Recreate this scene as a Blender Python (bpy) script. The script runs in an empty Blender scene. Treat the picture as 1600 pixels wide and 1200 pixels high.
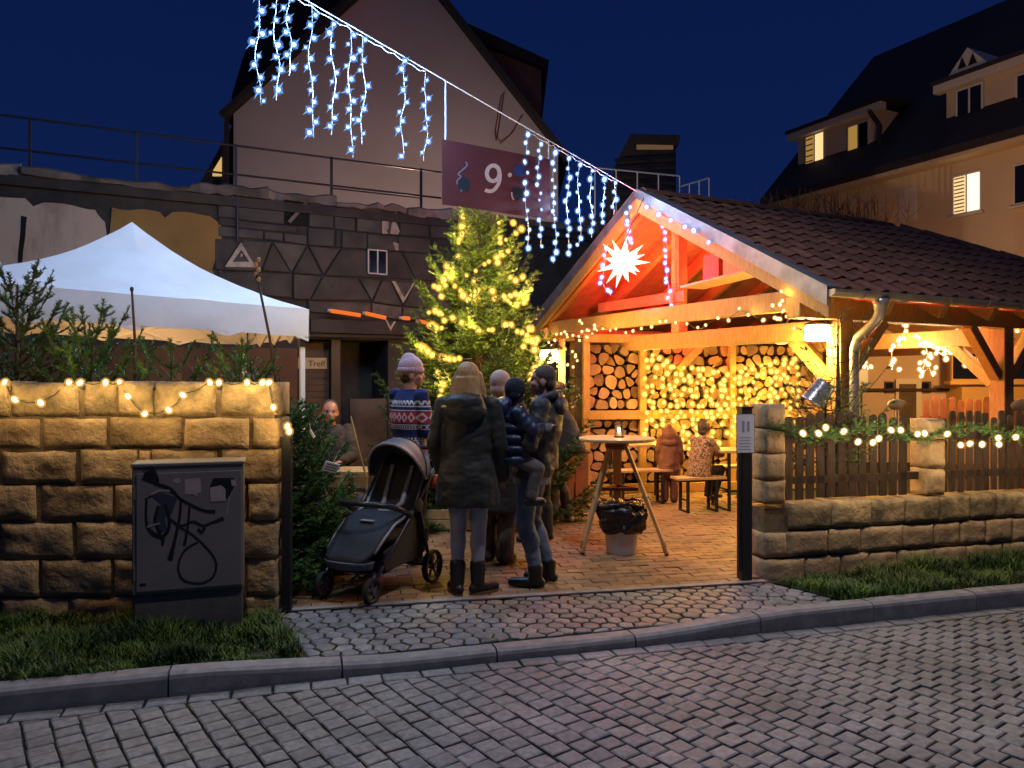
import bpy, bmesh, math, random
from mathutils import Vector as V, Matrix, noise

S = bpy.context.scene
COL = S.collection
R = random.Random(11)
rad = math.radians

# ---------------------------------------------------------------- camera
cam_data = bpy.data.cameras.new('camera')
cam = bpy.data.objects.new('camera', cam_data)
COL.objects.link(cam)
cam.location = (0, 0, 1.6)
cam.rotation_euler = (rad(90), 0, 0)
cam_data.sensor_fit = 'HORIZONTAL'
cam_data.sensor_width = 36
cam_data.lens = 27.0
cam_data.shift_y = -8 / 1600
cam_data.clip_start = 0.05
cam_data.clip_end = 600
S.camera = cam

# ---------------------------------------------------------------- night sky
world = bpy.data.worlds.new('World')
S.world = world
world.use_nodes = True
wn = world.node_tree.nodes
wl = world.node_tree.links
wn.clear()
tc = wn.new('ShaderNodeTexCoord')
sx = wn.new('ShaderNodeSeparateXYZ')
wl.new(tc.outputs['Generated'], sx.inputs[0])
rp = wn.new('ShaderNodeValToRGB')
rp.color_ramp.elements[0].position = 0.0
rp.color_ramp.elements[0].color = (0.0042, 0.0125, 0.066, 1)
rp.color_ramp.elements[1].position = 0.7
rp.color_ramp.elements[1].color = (0.0014, 0.006, 0.040, 1)
wl.new(sx.outputs[2], rp.inputs[0])
bg = wn.new('ShaderNodeBackground')
bg.inputs[1].default_value = 1.0
wl.new(rp.outputs[0], bg.inputs[0])
wo = wn.new('ShaderNodeOutputWorld')
wl.new(bg.outputs[0], wo.inputs[0])

S.view_settings.view_transform = 'Standard'
S.view_settings.look = 'None'
S.view_settings.exposure = 0.28
S.view_settings.gamma = 1.0
S.view_settings.use_curve_mapping = False
S.cycles.use_denoising = True
S.cycles.denoiser = 'OPENIMAGEDENOISE'
S.cycles.sample_clamp_indirect = 2.5
S.cycles.sample_clamp_direct = 0
S.cycles.max_bounces = 5
S.cycles.diffuse_bounces = 3
S.cycles.glossy_bounces = 2
S.cycles.transmission_bounces = 3
S.cycles.transparent_max_bounces = 12
S.cycles.caustics_reflective = False
S.cycles.caustics_refractive = False
S.cycles.use_light_tree = True


def lamp(name, kind, loc, power, color, radius=0.05, target=None, spot=140, blend=0.6):
    d = bpy.data.lights.new(name, kind)
    d.energy = power
    d.color = color
    if kind == 'SUN':
        d.angle = radius
    else:
        d.shadow_soft_size = radius
    if kind == 'SPOT':
        d.spot_size = rad(spot)
        d.spot_blend = blend
    o = bpy.data.objects.new(name, d)
    o.location = loc
    if target is not None:
        o.rotation_euler = (V(target) - V(loc)).to_track_quat('-Z', 'Y').to_euler()
    COL.objects.link(o)
    return o


WARM = (1.0, 0.56, 0.15)
ICE = (0.38, 0.62, 1.0)
# dusk glow of the overcast town sky: very weak and soft, from above
lamp('sun', 'SUN', (0, 0, 30), 0.055, (0.80, 0.78, 1.0), rad(60), target=(1, 6, 0))

# ---------------------------------------------------------------- helpers
HOR = 592.0


def P(u, v, y):
    """point at depth y seen at photograph pixel (u, v); used to take measurements off the photo"""
    return V(((u - 800) / 1200 * y, y, 1.6 - (v - HOR) / 1200 * y))


GZ = 0.07          # level of everything behind the kerb


def gy(v, z=GZ):
    return (1.6 - z) * 1200 / (v - HOR)


def G(u, v, z=GZ):
    y = gy(v, z)
    return V(((u - 800) / 1200 * y, y, z))


def wm(o):
    m = Matrix.LocRotScale(o.location, o.rotation_euler, o.scale)
    return wm(o.parent) @ m if o.parent else m


def link(o, parent=None):
    COL.objects.link(o)
    if parent:
        o.parent = parent
    return o


def thing(name, label, cat, loc=(0, 0, 0), rz=0.0, group=None):
    o = bpy.data.objects.new(name, None)
    o.empty_display_size = 0.1
    o.location = loc
    o.rotation_euler = (0, 0, rz)
    o['label'] = label
    o['category'] = cat
    if group:
        o['group'] = group
    COL.objects.link(o)
    return o


def tag(o, label, cat, group=None):
    o['label'] = label
    o['category'] = cat
    if group:
        o['group'] = group
    return o


def structure(o):
    o['kind'] = 'structure'
    return o


def stuff(o):
    o['kind'] = 'stuff'
    return o


class MB:
    def __init__(s):
        s.v, s.f, s.m = [], [], []

    def add(s, vs, fs, mi=0):
        n = len(s.v)
        s.v.extend([V(a) for a in vs])
        s.f.extend([tuple(i + n for i in f) for f in fs])
        s.m.extend([mi] * len(fs))
        return s

    def box(s, c, size, rot=None, mi=0):
        c = V(c)
        hx, hy, hz = size[0] / 2, size[1] / 2, size[2] / 2
        vs = [V((x, y, z)) for z in (-hz, hz) for y in (-hy, hy) for x in (-hx, hx)]
        if rot is not None:
            m = rot if isinstance(rot, Matrix) else Matrix.Rotation(rot, 3, 'Z')
            vs = [m @ a for a in vs]
        return s.add([c + a for a in vs],
                     [(0, 2, 3, 1), (4, 5, 7, 6), (0, 1, 5, 4), (2, 6, 7, 3), (0, 4, 6, 2), (1, 3, 7, 5)], mi)

    def beam(s, p, q, w, h, up=(0, 0, 1), mi=0):
        p, q = V(p), V(q)
        d = (q - p)
        L = d.length
        d.normalize()
        x = d.cross(V(up))
        if x.length < 1e-4:
            x = d.cross(V((0, 1, 0)))
        x.normalize()
        z = x.cross(d)
        m = Matrix((x, d, z)).transposed()
        return s.box((p + q) / 2, (w, L, h), m, mi)

    def tube(s, pts, r, n=6, mi=0, caps=True):
        pts = [V(p) for p in pts]
        rs = r if isinstance(r, (list, tuple)) else [r] * len(pts)
        vs = []
        ref = None
        for i, p in enumerate(pts):
            t = (pts[min(i + 1, len(pts) - 1)] - pts[max(i - 1, 0)])
            if t.length < 1e-7:
                t = V((0, 0, 1))
            t.normalize()
            if ref is None:
                a = V((0, 0, 1)) if abs(t.z) < 0.9 else V((1, 0, 0))
                ref = t.cross(a).normalized()
            else:
                ref = (ref - t * ref.dot(t))
                if ref.length < 1e-6:
                    ref = t.orthogonal()
                ref.normalize()
            b = t.cross(ref)
            for k in range(n):
                an = 2 * math.pi * k / n
                vs.append(p + (ref * math.cos(an) + b * math.sin(an)) * rs[i])
        fs = []
        for i in range(len(pts) - 1):
            for k in range(n):
                a, b2 = i * n + k, i * n + (k + 1) % n
                fs.append((a, b2, b2 + n, a + n))
        if caps:
            fs.append(tuple(range(n - 1, -1, -1)))
            e = (len(pts) - 1) * n
            fs.append(tuple(range(e, e + n)))
        return s.add(vs, fs, mi)

    def ell(s, c, r, seg=10, ring=6, rot=None, mi=0):
        c = V(c)
        if not hasattr(r, '__len__'):
            r = (r, r, r)
        vs = [V((0, 0, -r[2]))]
        for i in range(1, ring):
            a = -math.pi / 2 + math.pi * i / ring
            for k in range(seg):
                b = 2 * math.pi * k / seg
                vs.append(V((r[0] * math.cos(a) * math.cos(b), r[1] * math.cos(a) * math.sin(b), r[2] * math.sin(a))))
        vs.append(V((0, 0, r[2])))
        if rot is not None:
            vs = [rot @ a for a in vs]
        fs = []
        for k in range(seg):
            fs.append((0, 1 + (k + 1) % seg, 1 + k))
        for i in range(ring - 2):
            for k in range(seg):
                a, b = 1 + i * seg + k, 1 + i * seg + (k + 1) % seg
                fs.append((a, b, b + seg, a + seg))
        t = len(vs) - 1
        o = 1 + (ring - 2) * seg
        for k in range(seg):
            fs.append((o + k, o + (k + 1) % seg, t))
        return s.add([c + a for a in vs], fs, mi)

    def prism(s, poly, off, mi=0):
        """poly: 3-D polygon, off: extrusion vector"""
        n = len(poly)
        off = V(off)
        vs = [V(p) for p in poly] + [V(p) + off for p in poly]
        fs = [tuple(range(n - 1, -1, -1)), tuple(range(n, 2 * n))]
        for i in range(n):
            j = (i + 1) % n
            fs.append((i, j, j + n, i + n))
        return s.add(vs, fs, mi)

    def lathe(s, c, prof, n=16, mi=0):
        """prof: list of (r, z) from bottom to top"""
        c = V(c)
        vs = []
        for r, z in prof:
            for k in range(n):
                a = 2 * math.pi * k / n
                vs.append(c + V((r * math.cos(a), r * math.sin(a), z)))
        fs = []
        for i in range(len(prof) - 1):
            for k in range(n):
                a, b = i * n + k, i * n + (k + 1) % n
                fs.append((a, b, b + n, a + n))
        fs.append(tuple(range(n - 1, -1, -1)))
        e = (len(prof) - 1) * n
        fs.append(tuple(range(e, e + n)))
        return s.add(vs, fs, mi)

    def loft(s, rings, n=20, mi=0, caps=True):
        """rings: (centre, rx, ry[, rotz]) stacked along any path, each ring horizontal"""
        vs = []
        for rg in rings:
            c, rx, ry = V(rg[0]), rg[1], rg[2]
            rz = rg[3] if len(rg) > 3 else 0
            for k in range(n):
                a = 2 * math.pi * k / n
                x, y = rx * math.cos(a), ry * math.sin(a)
                vs.append(c + V((x * math.cos(rz) - y * math.sin(rz), x * math.sin(rz) + y * math.cos(rz), 0)))
        fs = []
        for i in range(len(rings) - 1):
            for k in range(n):
                a, b = i * n + k, i * n + (k + 1) % n
                fs.append((a, b, b + n, a + n))
        if caps:
            fs.append(tuple(range(n - 1, -1, -1)))
            e = (len(rings) - 1) * n
            fs.append(tuple(range(e, e + n)))
        return s.add(vs, fs, mi)

    def data(s, name, mats, bevel=0.0, smooth=False, fix=False, segs=1):
        me = bpy.data.meshes.new(name)
        me.from_pydata(s.v, [], s.f)
        for m in mats if isinstance(mats, (list, tuple)) else [mats]:
            me.materials.append(m)
        if any(s.m):
            me.polygons.foreach_set('material_index', s.m)
        if bevel or fix:
            bm = bmesh.new()
            bm.from_mesh(me)
            if fix:
                bmesh.ops.recalc_face_normals(bm, faces=bm.faces)
            if bevel:
                es = [e for e in bm.edges if len(e.link_faces) == 2 and e.calc_face_angle(0) > 0.5]
                bmesh.ops.bevel(bm, geom=es, offset=bevel, segments=segs, affect='EDGES', profile=0.6, clamp_overlap=True)
            bm.to_mesh(me)
            bm.free()
        if smooth:
            me.polygons.foreach_set('use_smooth', [True] * len(me.polygons))
        me.update()
        return me

    def obj(s, name, mats, parent=None, local=False, **kw):
        """geometry is given in world coordinates unless local"""
        if parent is not None and not local:
            inv = wm(parent).inverted()
            s.v = [inv @ a for a in s.v]
        me = s.data(name, mats, **kw)
        return link(bpy.data.objects.new(name, me), parent)


def inst(me, name, parent, loc, rot=(0, 0, 0), scale=(1, 1, 1), world=True):
    o = bpy.data.objects.new(name, me)
    loc = V(loc)
    if parent is not None and world:
        loc = wm(parent).inverted() @ loc
    o.location = loc
    o.rotation_euler = rot
    o.scale = scale if hasattr(scale, '__len__') else (scale,) * 3
    return link(o, parent)


# ---------------------------------------------------------------- polygons
def clip_poly(poly, n, d):
    """keep the part of a 2-D convex polygon with n.p <= d"""
    out = []
    m = len(poly)
    for i in range(m):
        a, b = poly[i], poly[(i + 1) % m]
        da, db = n[0] * a[0] + n[1] * a[1] - d, n[0] * b[0] + n[1] * b[1] - d
        if da <= 0:
            out.append(a)
        if (da < 0 < db) or (db < 0 < da):
            t = da / (da - db)
            out.append((a[0] + (b[0] - a[0]) * t, a[1] + (b[1] - a[1]) * t))
    return out


def area(poly):
    return 0.5 * sum(poly[i][0] * poly[(i + 1) % len(poly)][1] - poly[(i + 1) % len(poly)][0] * poly[i][1]
                     for i in range(len(poly))) if len(poly) > 2 else 0


def cen(poly):
    return (sum(p[0] for p in poly) / len(poly), sum(p[1] for p in poly) / len(poly))


def shrink(poly, g):
    """inset every edge of a convex polygon by g"""
    if area(poly) < 0:
        poly = poly[::-1]
    out = list(poly)
    for i in range(len(poly)):
        a, b = poly[i], poly[(i + 1) % len(poly)]
        ex, ey = b[0] - a[0], b[1] - a[1]
        L = math.hypot(ex, ey)
        if L < 1e-6:
            continue
        n = (ey / L, -ex / L)
        out = clip_poly(out, n, n[0] * a[0] + n[1] * a[1] - g)
        if len(out) < 3:
            return []
    # drop doubled points
    res = []
    for p in out:
        if not res or math.hypot(p[0] - res[-1][0], p[1] - res[-1][1]) > 1e-4:
            res.append(p)
    if len(res) > 2 and math.hypot(res[0][0] - res[-1][0], res[0][1] - res[-1][1]) < 1e-4:
        res.pop()
    return res if len(res) > 2 else []


def voronoi(seeds, rmax, bound=None):
    cells = []
    for i, a in enumerate(seeds):
        poly = [(a[0] + rmax * math.cos(k * math.pi / 6), a[1] + rmax * math.sin(k * math.pi / 6)) for k in range(12)]
        if bound:
            for n, d in bound:
                poly = clip_poly(poly, n, d)
                if len(poly) < 3:
                    break
        for j, b in enumerate(seeds):
            if i == j or abs(a[0] - b[0]) > 2 * rmax or abs(a[1] - b[1]) > 2 * rmax or len(poly) < 3:
                continue
            n = (b[0] - a[0], b[1] - a[1])
            poly = clip_poly(poly, n, (b[0] ** 2 + b[1] ** 2 - a[0] ** 2 - a[1] ** 2) / 2)
        cells.append(poly if len(poly) > 2 else [])
    return cells


def halfplane(a, b, keep):
    """half-plane bounded by the line a-b that contains the point keep"""
    n = (b[1] - a[1], a[0] - b[0])
    L = math.hypot(*n)
    n = (n[0] / L, n[1] / L)
    d = n[0] * a[0] + n[1] * a[1]
    if n[0] * keep[0] + n[1] * keep[1] > d:
        n, d = (-n[0], -n[1]), -d
    return n, d


def slab(poly, to3, h, ch, mb=None, tilt=0.0, dome=0.0, rng=R):
    """a stone: convex 2-D polygon, chamfered upper edge.  to3(x, y, z) places it"""
    mb = mb or MB()
    n = len(poly)
    c = cen(poly)
    inner = shrink(poly, ch)
    if len(inner) != n:
        inner = [(p[0] + (c[0] - p[0]) * 0.14, p[1] + (c[1] - p[1]) * 0.14) for p in poly]
    tx, ty = rng.uniform(-tilt, tilt), rng.uniform(-tilt, tilt)

    def zz(p):
        return (p[0] - c[0]) * tx + (p[1] - c[1]) * ty
    vs = [to3(p[0], p[1], -h) for p in poly] + [to3(p[0], p[1], zz(p) - ch * 0.8) for p in poly] + \
         [to3(p[0], p[1], zz(p)) for p in inner] + [to3(c[0], c[1], dome)]
    fs = []
    for i in range(n):
        j = (i + 1) % n
        fs.append((i, j, n + j, n + i))
        fs.append((n + i, n + j, 2 * n + j, 2 * n + i))
        fs.append((2 * n + i, 2 * n + j, 3 * n))
    mb.add(vs, fs)
    return mb


# ---------------------------------------------------------------- materials
def M(name, col, rough=0.7, col2=None, scale=6.0, detail=5, bump=0.0, bscale=None, metal=0.0, emit=None, es=0.0,
      var=0.0, spec=0.5, stretch=None, ramp=(0.35, 0.65), trans=0.0, alpha=1.0, sheen=0.0, bdist=0.02, patch=0.0):
    m = bpy.data.materials.new(name)
    m.use_nodes = True
    nt = m.node_tree
    n, l = nt.nodes, nt.links
    b = n['Principled BSDF']
    b.inputs['Roughness'].default_value = rough
    b.inputs['Metallic'].default_value = metal
    b.inputs['Specular IOR Level'].default_value = spec
    b.inputs['Transmission Weight'].default_value = trans
    b.inputs['Alpha'].default_value = alpha
    if sheen:
        b.inputs['Sheen Weight'].default_value = sheen
    c4 = (*col, 1)
    b.inputs['Base Color'].default_value = c4
    tc = n.new('ShaderNodeTexCoord')
    src = tc.outputs['Object']
    if stretch:
        mp = n.new('ShaderNodeMapping')
        mp.inputs['Scale'].default_value = stretch
        l.new(src, mp.inputs[0])
        src = mp.outputs[0]
    out = None
    if var:
        # every object reads its own stretch of the noise
        oi0 = n.new('ShaderNodeObjectInfo')
        ad = n.new('ShaderNodeVectorMath')
        ad.operation = 'MULTIPLY_ADD'
        l.new(oi0.outputs['Random'], ad.inputs[0])
        ad.inputs[1].default_value = (37, 53, 71)
        l.new(src, ad.inputs[2])
        src = ad.outputs[0]
    if col2 is not None:
        nz = n.new('ShaderNodeTexNoise')
        nz.inputs['Scale'].default_value = scale
        nz.inputs['Detail'].default_value = detail
        nz.inputs['Roughness'].default_value = 0.6
        l.new(src, nz.inputs['Vector'])
        rp = n.new('ShaderNodeValToRGB')
        rp.color_ramp.elements[0].position = ramp[0]
        rp.color_ramp.elements[1].position = ramp[1]
        rp.color_ramp.elements[0].color = c4
        rp.color_ramp.elements[1].color = (*col2, 1)
        l.new(nz.outputs['Fac'], rp.inputs[0])
        out = rp.outputs[0]
    if var:
        oi = n.new('ShaderNodeObjectInfo')
        hs = n.new('ShaderNodeHueSaturation')
        mr = n.new('ShaderNodeMapRange')
        mr.inputs[3].default_value = 1 - var
        mr.inputs[4].default_value = 1 + var
        l.new(oi.outputs['Random'], mr.inputs[0])
        l.new(mr.outputs[0], hs.inputs['Value'])
        if out is None:
            hs.inputs['Color'].default_value = c4
        else:
            l.new(out, hs.inputs['Color'])
        out = hs.outputs[0]
    if patch:
        # broad uneven wear and dirt over neighbouring pieces
        ge = n.new('ShaderNodeNewGeometry')
        pz = n.new('ShaderNodeTexNoise')
        pz.inputs['Scale'].default_value = 1.3
        pz.inputs['Detail'].default_value = 4
        l.new(ge.outputs['Position'], pz.inputs['Vector'])
        pm = n.new('ShaderNodeMapRange')
        pm.inputs[1].default_value = 0.35
        pm.inputs[2].default_value = 0.65
        pm.inputs[3].default_value = 1 - patch
        pm.inputs[4].default_value = 1 + patch * 0.5
        l.new(pz.outputs['Fac'], pm.inputs[0])
        ph = n.new('ShaderNodeHueSaturation')
        l.new(pm.outputs[0], ph.inputs['Value'])
        if out is None:
            ph.inputs['Color'].default_value = c4
        else:
            l.new(out, ph.inputs['Color'])
        out = ph.outputs[0]
    if out is not None:
        l.new(out, b.inputs['Base Color'])
    if bump:
        nb = n.new('ShaderNodeTexNoise')
        nb.inputs['Scale'].default_value = bscale or scale * 3
        nb.inputs['Detail'].default_value = 6
        nb.inputs['Roughness'].default_value = 0.65
        l.new(src, nb.inputs['Vector'])
        bp = n.new('ShaderNodeBump')
        bp.inputs['Strength'].default_value = bump
        bp.inputs['Distance'].default_value = bdist
        l.new(nb.outputs['Fac'], bp.inputs['Height'])
        l.new(bp.outputs[0], b.inputs['Normal'])
    if emit is not None:
        b.inputs['Emission Color'].default_value = (*emit, 1)
        b.inputs['Emission Strength'].default_value = es
    return m


def E(name, col, strength, sample=False):
    m = bpy.data.materials.new(name)
    m.use_nodes = True
    n, l = m.node_tree.nodes, m.node_tree.links
    n.clear()
    e = n.new('ShaderNodeEmission')
    e.inputs[0].default_value = (*col, 1)
    e.inputs[1].default_value = strength
    o = n.new('ShaderNodeOutputMaterial')
    l.new(e.outputs[0], o.inputs[0])
    m.cycles.emission_sampling = 'AUTO' if sample else 'NONE'
    return m


m_sett = M('sett', (0.165, 0.160, 0.155), 0.6, (0.27, 0.262, 0.25), 30, bump=0.35, bscale=220, var=0.20, bdist=0.004, patch=0.30)
m_cobble = M('cobble', (0.13, 0.13, 0.135), 0.5, (0.24, 0.235, 0.23), 22, bump=0.4, bscale=120, var=0.22, bdist=0.005, patch=0.3)
m_paver = M('yard_paver', (0.20, 0.110, 0.055), 0.6, (0.31, 0.185, 0.09), 14, bump=0.3, bscale=120, var=0.28, bdist=0.004, patch=0.35)
m_bed = M('joint_bed', (0.018, 0.017, 0.014), 0.95, (0.02, 0.035, 0.010), 5, bump=0.6, bscale=60, ramp=(0.5, 0.62))
m_kerb = M('kerb_stone', (0.17, 0.165, 0.165), 0.7, (0.26, 0.25, 0.25), 12, bump=0.4, bscale=90, var=0.08, bdist=0.006)
m_soil = M('soil', (0.03, 0.024, 0.014), 0.95, (0.018, 0.03, 0.008), 6, bump=0.8, bscale=30)
m_stone = M('sandstone', (0.46, 0.335, 0.175), 0.85, (0.27, 0.18, 0.09), 6, detail=9, bump=0.9, bscale=16, var=0.26, bdist=0.03, patch=0.35)
m_stone_top = M('mossy_sandstone', (0.12, 0.10, 0.055), 0.9, (0.42, 0.31, 0.165), 6, detail=8, bump=0.9, bscale=18, var=0.25, bdist=0.03)
m_mortar = M('mortar', (0.20, 0.145, 0.08), 0.95, (0.10, 0.072, 0.042), 15, bump=0.6, bscale=60)
m_pillar = M('cut_sandstone', (0.44, 0.32, 0.18), 0.85, (0.26, 0.18, 0.10), 7, detail=9, bump=0.7, bscale=22, var=0.15, bdist=0.02)
m_wood = M('spruce_timber', (0.52, 0.31, 0.085), 0.55, (0.38, 0.20, 0.050), 9, bump=0.15, bscale=40, stretch=(6, 6, 1), var=0.1)
m_wood_y = M('pale_timber', (0.55, 0.36, 0.16), 0.5, (0.42, 0.25, 0.10), 9, bump=0.1, bscale=40, var=0.1)
m_wood_r = M('reddish_plank', (0.30, 0.10, 0.035), 0.55, (0.20, 0.065, 0.025), 9, var=0.15)
m_fence = M('fence_wood', (0.060, 0.033, 0.020), 0.75, (0.030, 0.017, 0.011), 8, bump=0.4, bscale=50, stretch=(8, 8, 1), var=0.22)
m_black = M('black_metal', (0.012, 0.012, 0.013), 0.45)
m_rail = M('railing_paint', (0.012, 0.014, 0.022), 0.5)
m_tile = M('roof_tile', (0.175, 0.070, 0.040), 0.75, (0.105, 0.043, 0.026), 10, bump=0.2, bscale=60, var=0.25)
m_zinc = M('zinc', (0.30, 0.31, 0.34), 0.5, (0.16, 0.165, 0.18), 5, metal=0.6, bump=0.1, bscale=20)
m_gutter = M('gutter_metal', (0.45, 0.42, 0.38), 0.35, (0.32, 0.30, 0.27), 6, metal=0.5)
m_cable = M('cable', (0.55, 0.58, 0.62), 0.5)
m_dcable = M('dark_cable', (0.02, 0.03, 0.015), 0.6)
m_led_ice = E('ice_led', (0.62, 0.84, 1.0), 2.2)
m_led_spike = E('ice_led_spike', (0.20, 0.48, 1.0), 1.0)  # blue glare rays of the LEDs, modelled as glowing spikes
m_led_warm = E('warm_led', (1.0, 0.66, 0.26), 4.5)
m_led_gold = E('gold_led', (1.0, 0.58, 0.12), 2.6)
m_led_white = E('warm_white_led', (1.0, 0.74, 0.42), 5.0)


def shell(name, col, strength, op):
    """larger see-through shell whose faint emission makes a halo round a bulb"""
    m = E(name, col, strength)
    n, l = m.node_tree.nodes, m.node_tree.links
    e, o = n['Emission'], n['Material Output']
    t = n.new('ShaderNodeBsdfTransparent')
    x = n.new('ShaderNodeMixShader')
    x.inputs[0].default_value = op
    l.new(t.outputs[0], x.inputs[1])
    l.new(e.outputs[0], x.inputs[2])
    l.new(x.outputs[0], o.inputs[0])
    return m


m_sh_ice = shell('ice_halo', (0.10, 0.34, 1.0), 0.9, 0.30)  # bloom round the bulbs, put in as glowing shells
m_sh_warm = shell('warm_halo', (1.0, 0.50, 0.10), 1.0, 0.28)
m_sh_gold = shell('gold_halo', (1.0, 0.50, 0.04), 1.0, 0.28)
m_lampglass = E('lamp_glass', (1.0, 0.66, 0.28), 22.0, True)
m_star = E('star_paper', (1.0, 0.070, 0.050), 26.0, True)
# ================================================================ GROUND
def sheet(name, poly, z, mat, parent=None):
    o = MB().add([(p[0], p[1], z) for p in poly], [tuple(range(len(poly)))]).obj(name, mat, parent)
    return o


ground = structure(sheet('ground', [(-150, -60), (150, -60), (150, 240), (-150, 240)], -0.08, m_soil))
KX = 0.279 / 0.960


def kerb_y(x):
    return 4.383 + KX * x


KD = V((0.960, 0.279, 0))
KN = V((-0.279, 0.960, 0))
road = structure(sheet('road', [(-9, -6), (11, -6), (11, kerb_y(11)), (-9, kerb_y(-9))], -0.014, m_bed))


def split_parts(items, parent, name, mat, n_max=300):
    """items: (rank, poly, z).  the largest-looking 300 are parts of their own, the rest one part"""
    items.sort(key=lambda t: -t[0])
    rest = MB()
    for k, (rk, poly, z, h, ch, tilt) in enumerate(items):
        if k < n_max and rk > 0:
            c = cen(poly)
            lp = [(p[0] - c[0], p[1] - c[1]) for p in poly]
            me = slab(lp, lambda x, y, zz: V((x, y, zz)), h, ch, tilt=tilt, dome=0.001).data(name, mat)
            inst(me, name, parent, (c[0], c[1], z))
        else:
            slab(poly, lambda x, y, zz, z=z: V((x, y, z + zz)), h, ch, rest, tilt=tilt, dome=0.001)
    if rest.v:
        stuff(rest.obj(name + 's', mat, parent))


def seen_rank(poly):
    c = cen(poly)
    if c[1] < 3.0 or abs(c[0]) > 0.70 * c[1]:
        return 0
    return abs(area(poly)) / c[1] ** 3


def jit(poly, a):
    return [(p[0] + R.uniform(-a, a), p[1] + R.uniform(-a, a)) for p in poly]


# --- setts of the street: continuous joints run obliquely to the kerb
items = []
d1, d2 = (0.588, -0.809), (0.809, 0.588)
a1, a2 = 0.099, 0.113
kn, kd = (-0.279, 0.960), 4.383 * 0.960
border = kd - 0.115
for i in range(-80, 80):
    for j in range(-85, 85):
        off = 0.5 * (i % 2)
        s0, s1 = (j + off) * a1, (j + off + 1) * a1
        t0, t1 = i * a2, (i + 1) * a2
        poly = [(d1[0] * s + d2[0] * t, d1[1] * s + d2[1] * t) for s, t in ((s0, t0), (s1, t0), (s1, t1), (s0, t1))]
        poly = [(p[0], p[1] + 3.5) for p in poly]
        c = cen(poly)
        if not (-4.6 < c[0] < 6.2 and 1.6 < c[1] < 7):
            continue
        poly = clip_poly(poly, kn, border)
        if len(poly) < 3 or abs(area(poly)) < 0.002:
            continue
        poly = shrink(poly, 0.0052)
        if not poly:
            continue
        poly = jit(poly, 0.0032)
        items.append((seen_rank(poly), poly, R.uniform(-0.004, 0.002), 0.03, R.uniform(0.004, 0.007), 0.035))
x = -5.0
while x < 6.5:
    L = R.uniform(0.17, 0.22)
    o = V((x, kerb_y(x), 0))
    q = [o + KD * 0.006 - KN * 0.012, o + KD * (L - 0.006) - KN * 0.012, o + KD * (L - 0.006) - KN * 0.108, o + KD * 0.006 - KN * 0.108]
    poly = jit([(p.x, p.y) for p in q], 0.003)
    if area(poly) < 0:
        poly = poly[::-1]
    items.append((seen_rank(poly) * 3, poly, R.uniform(-0.003, 0.001), 0.03, 0.006, 0.03))
    x += L * 0.960
split_parts(items, road, 'paving_stone', m_sett)


# --- kerb stones, lowered in front of the drive
def kerb_h(x):
    if x < -1.6:
        return 0.112
    if x < -0.7:
        return 0.112 - 0.052 * (x + 1.6) / 0.9
    if x < 0.9:
        return 0.060
    if x < 1.75:
        return 0.060 + 0.055 * (x - 0.9) / 0.85
    return 0.115


kerb = structure(MB().prism([(-6, kerb_y(-6) + 0.03, -0.07), (8, kerb_y(8) + 0.03, -0.07), (8, kerb_y(8) + 0.10, -0.07),
                             (-6, kerb_y(-6) + 0.10, -0.07)], (0, 0, 0.09)).obj('kerb', m_mortar))
x = -5.04
while x < 6.5:
    x1 = x + 0.826
    mb = MB()
    prof = lambda h: [(0, -0.06), (0, h - 0.03), (0.008, h - 0.012), (0.03, h), (0.118, h), (0.12, -0.06)]
    ns = 5
    vs = []
    for k in range(ns):
        xx = x + 0.005 + (x1 - x - 0.01) * k / (ns - 1)
        for dy, z in prof(kerb_h(xx)):
            jz = R.uniform(-0.002, 0.002) if z > 0 else 0
            vs.append(V((xx, kerb_y(xx), 0)) + KN * (dy + (R.uniform(-0.002, 0.002) if 0 < k < ns - 1 else 0)) + V((0, 0, z + jz)))
    fs = []
    for k in range(ns - 1):
        for q in range(6):
            a, b = k * 6 + q, k * 6 + (q + 1) % 6
            fs.append((a, a + 6, b + 6, b))
    fs += [tuple(range(6)), tuple(range((ns - 1) * 6 + 5, (ns - 1) * 6 - 1, -1))]
    c = sum(vs, V()) / len(vs)
    mb.add([v - c for v in vs], fs)
    inst(mb.data('kerb_stone', m_kerb, fix=True), 'kerb_stone', kerb, c)
    x = x1

# --- cobbled drive between the kerb and the gate line
TL, TR = V((-1.54, 5.06, GZ)), V((1.92, 5.80, GZ))
TD = (TR - TL).normalized()
TN = V((-TD.y, TD.x, 0))
dl0, dl1 = (-1.56, 5.02), (-1.10, kerb_y(-1.10) + 0.125)
dr0, dr1 = (1.93, 5.80), (2.35, kerb_y(2.35) + 0.125)
drive = structure(sheet('driveway', [dl0, dl1, dr1, dr0], GZ - 0.016, m_bed))
mid = (0.3, 5.0)
bound = [halfplane(dl0, dl1, mid), halfplane(dr0, dr1, mid),
         halfplane((-3, kerb_y(-3) + 0.132), (3, kerb_y(3) + 0.132), mid),
         halfplane((TL.x, TL.y - 0.03), (TR.x, TR.y - 0.03), mid)]
seeds = []
for i in range(-20, 48):
    for j in range(-5, 30):
        px = -2.2 + i * 0.112 + (0.056 if j % 2 else 0)
        py = 4.0 + j * 0.098
        p = (px + R.uniform(-.022, .022), py + R.uniform(-.018, .018))
        if all(n[0] * p[0] + n[1] * p[1] < d + 0.03 for n, d in bound):
            seeds.append(p)
items = []
for poly in voronoi(seeds, 0.16, bound):
    poly = shrink(poly, 0.007) if poly else poly
    if poly and abs(area(poly)) > 0.0015:
        items.append((1, poly, GZ + R.uniform(-0.005, 0.002), 0.03, 0.007, 0.05))
split_parts(items, drive, 'cobblestone', m_cobble)

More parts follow.
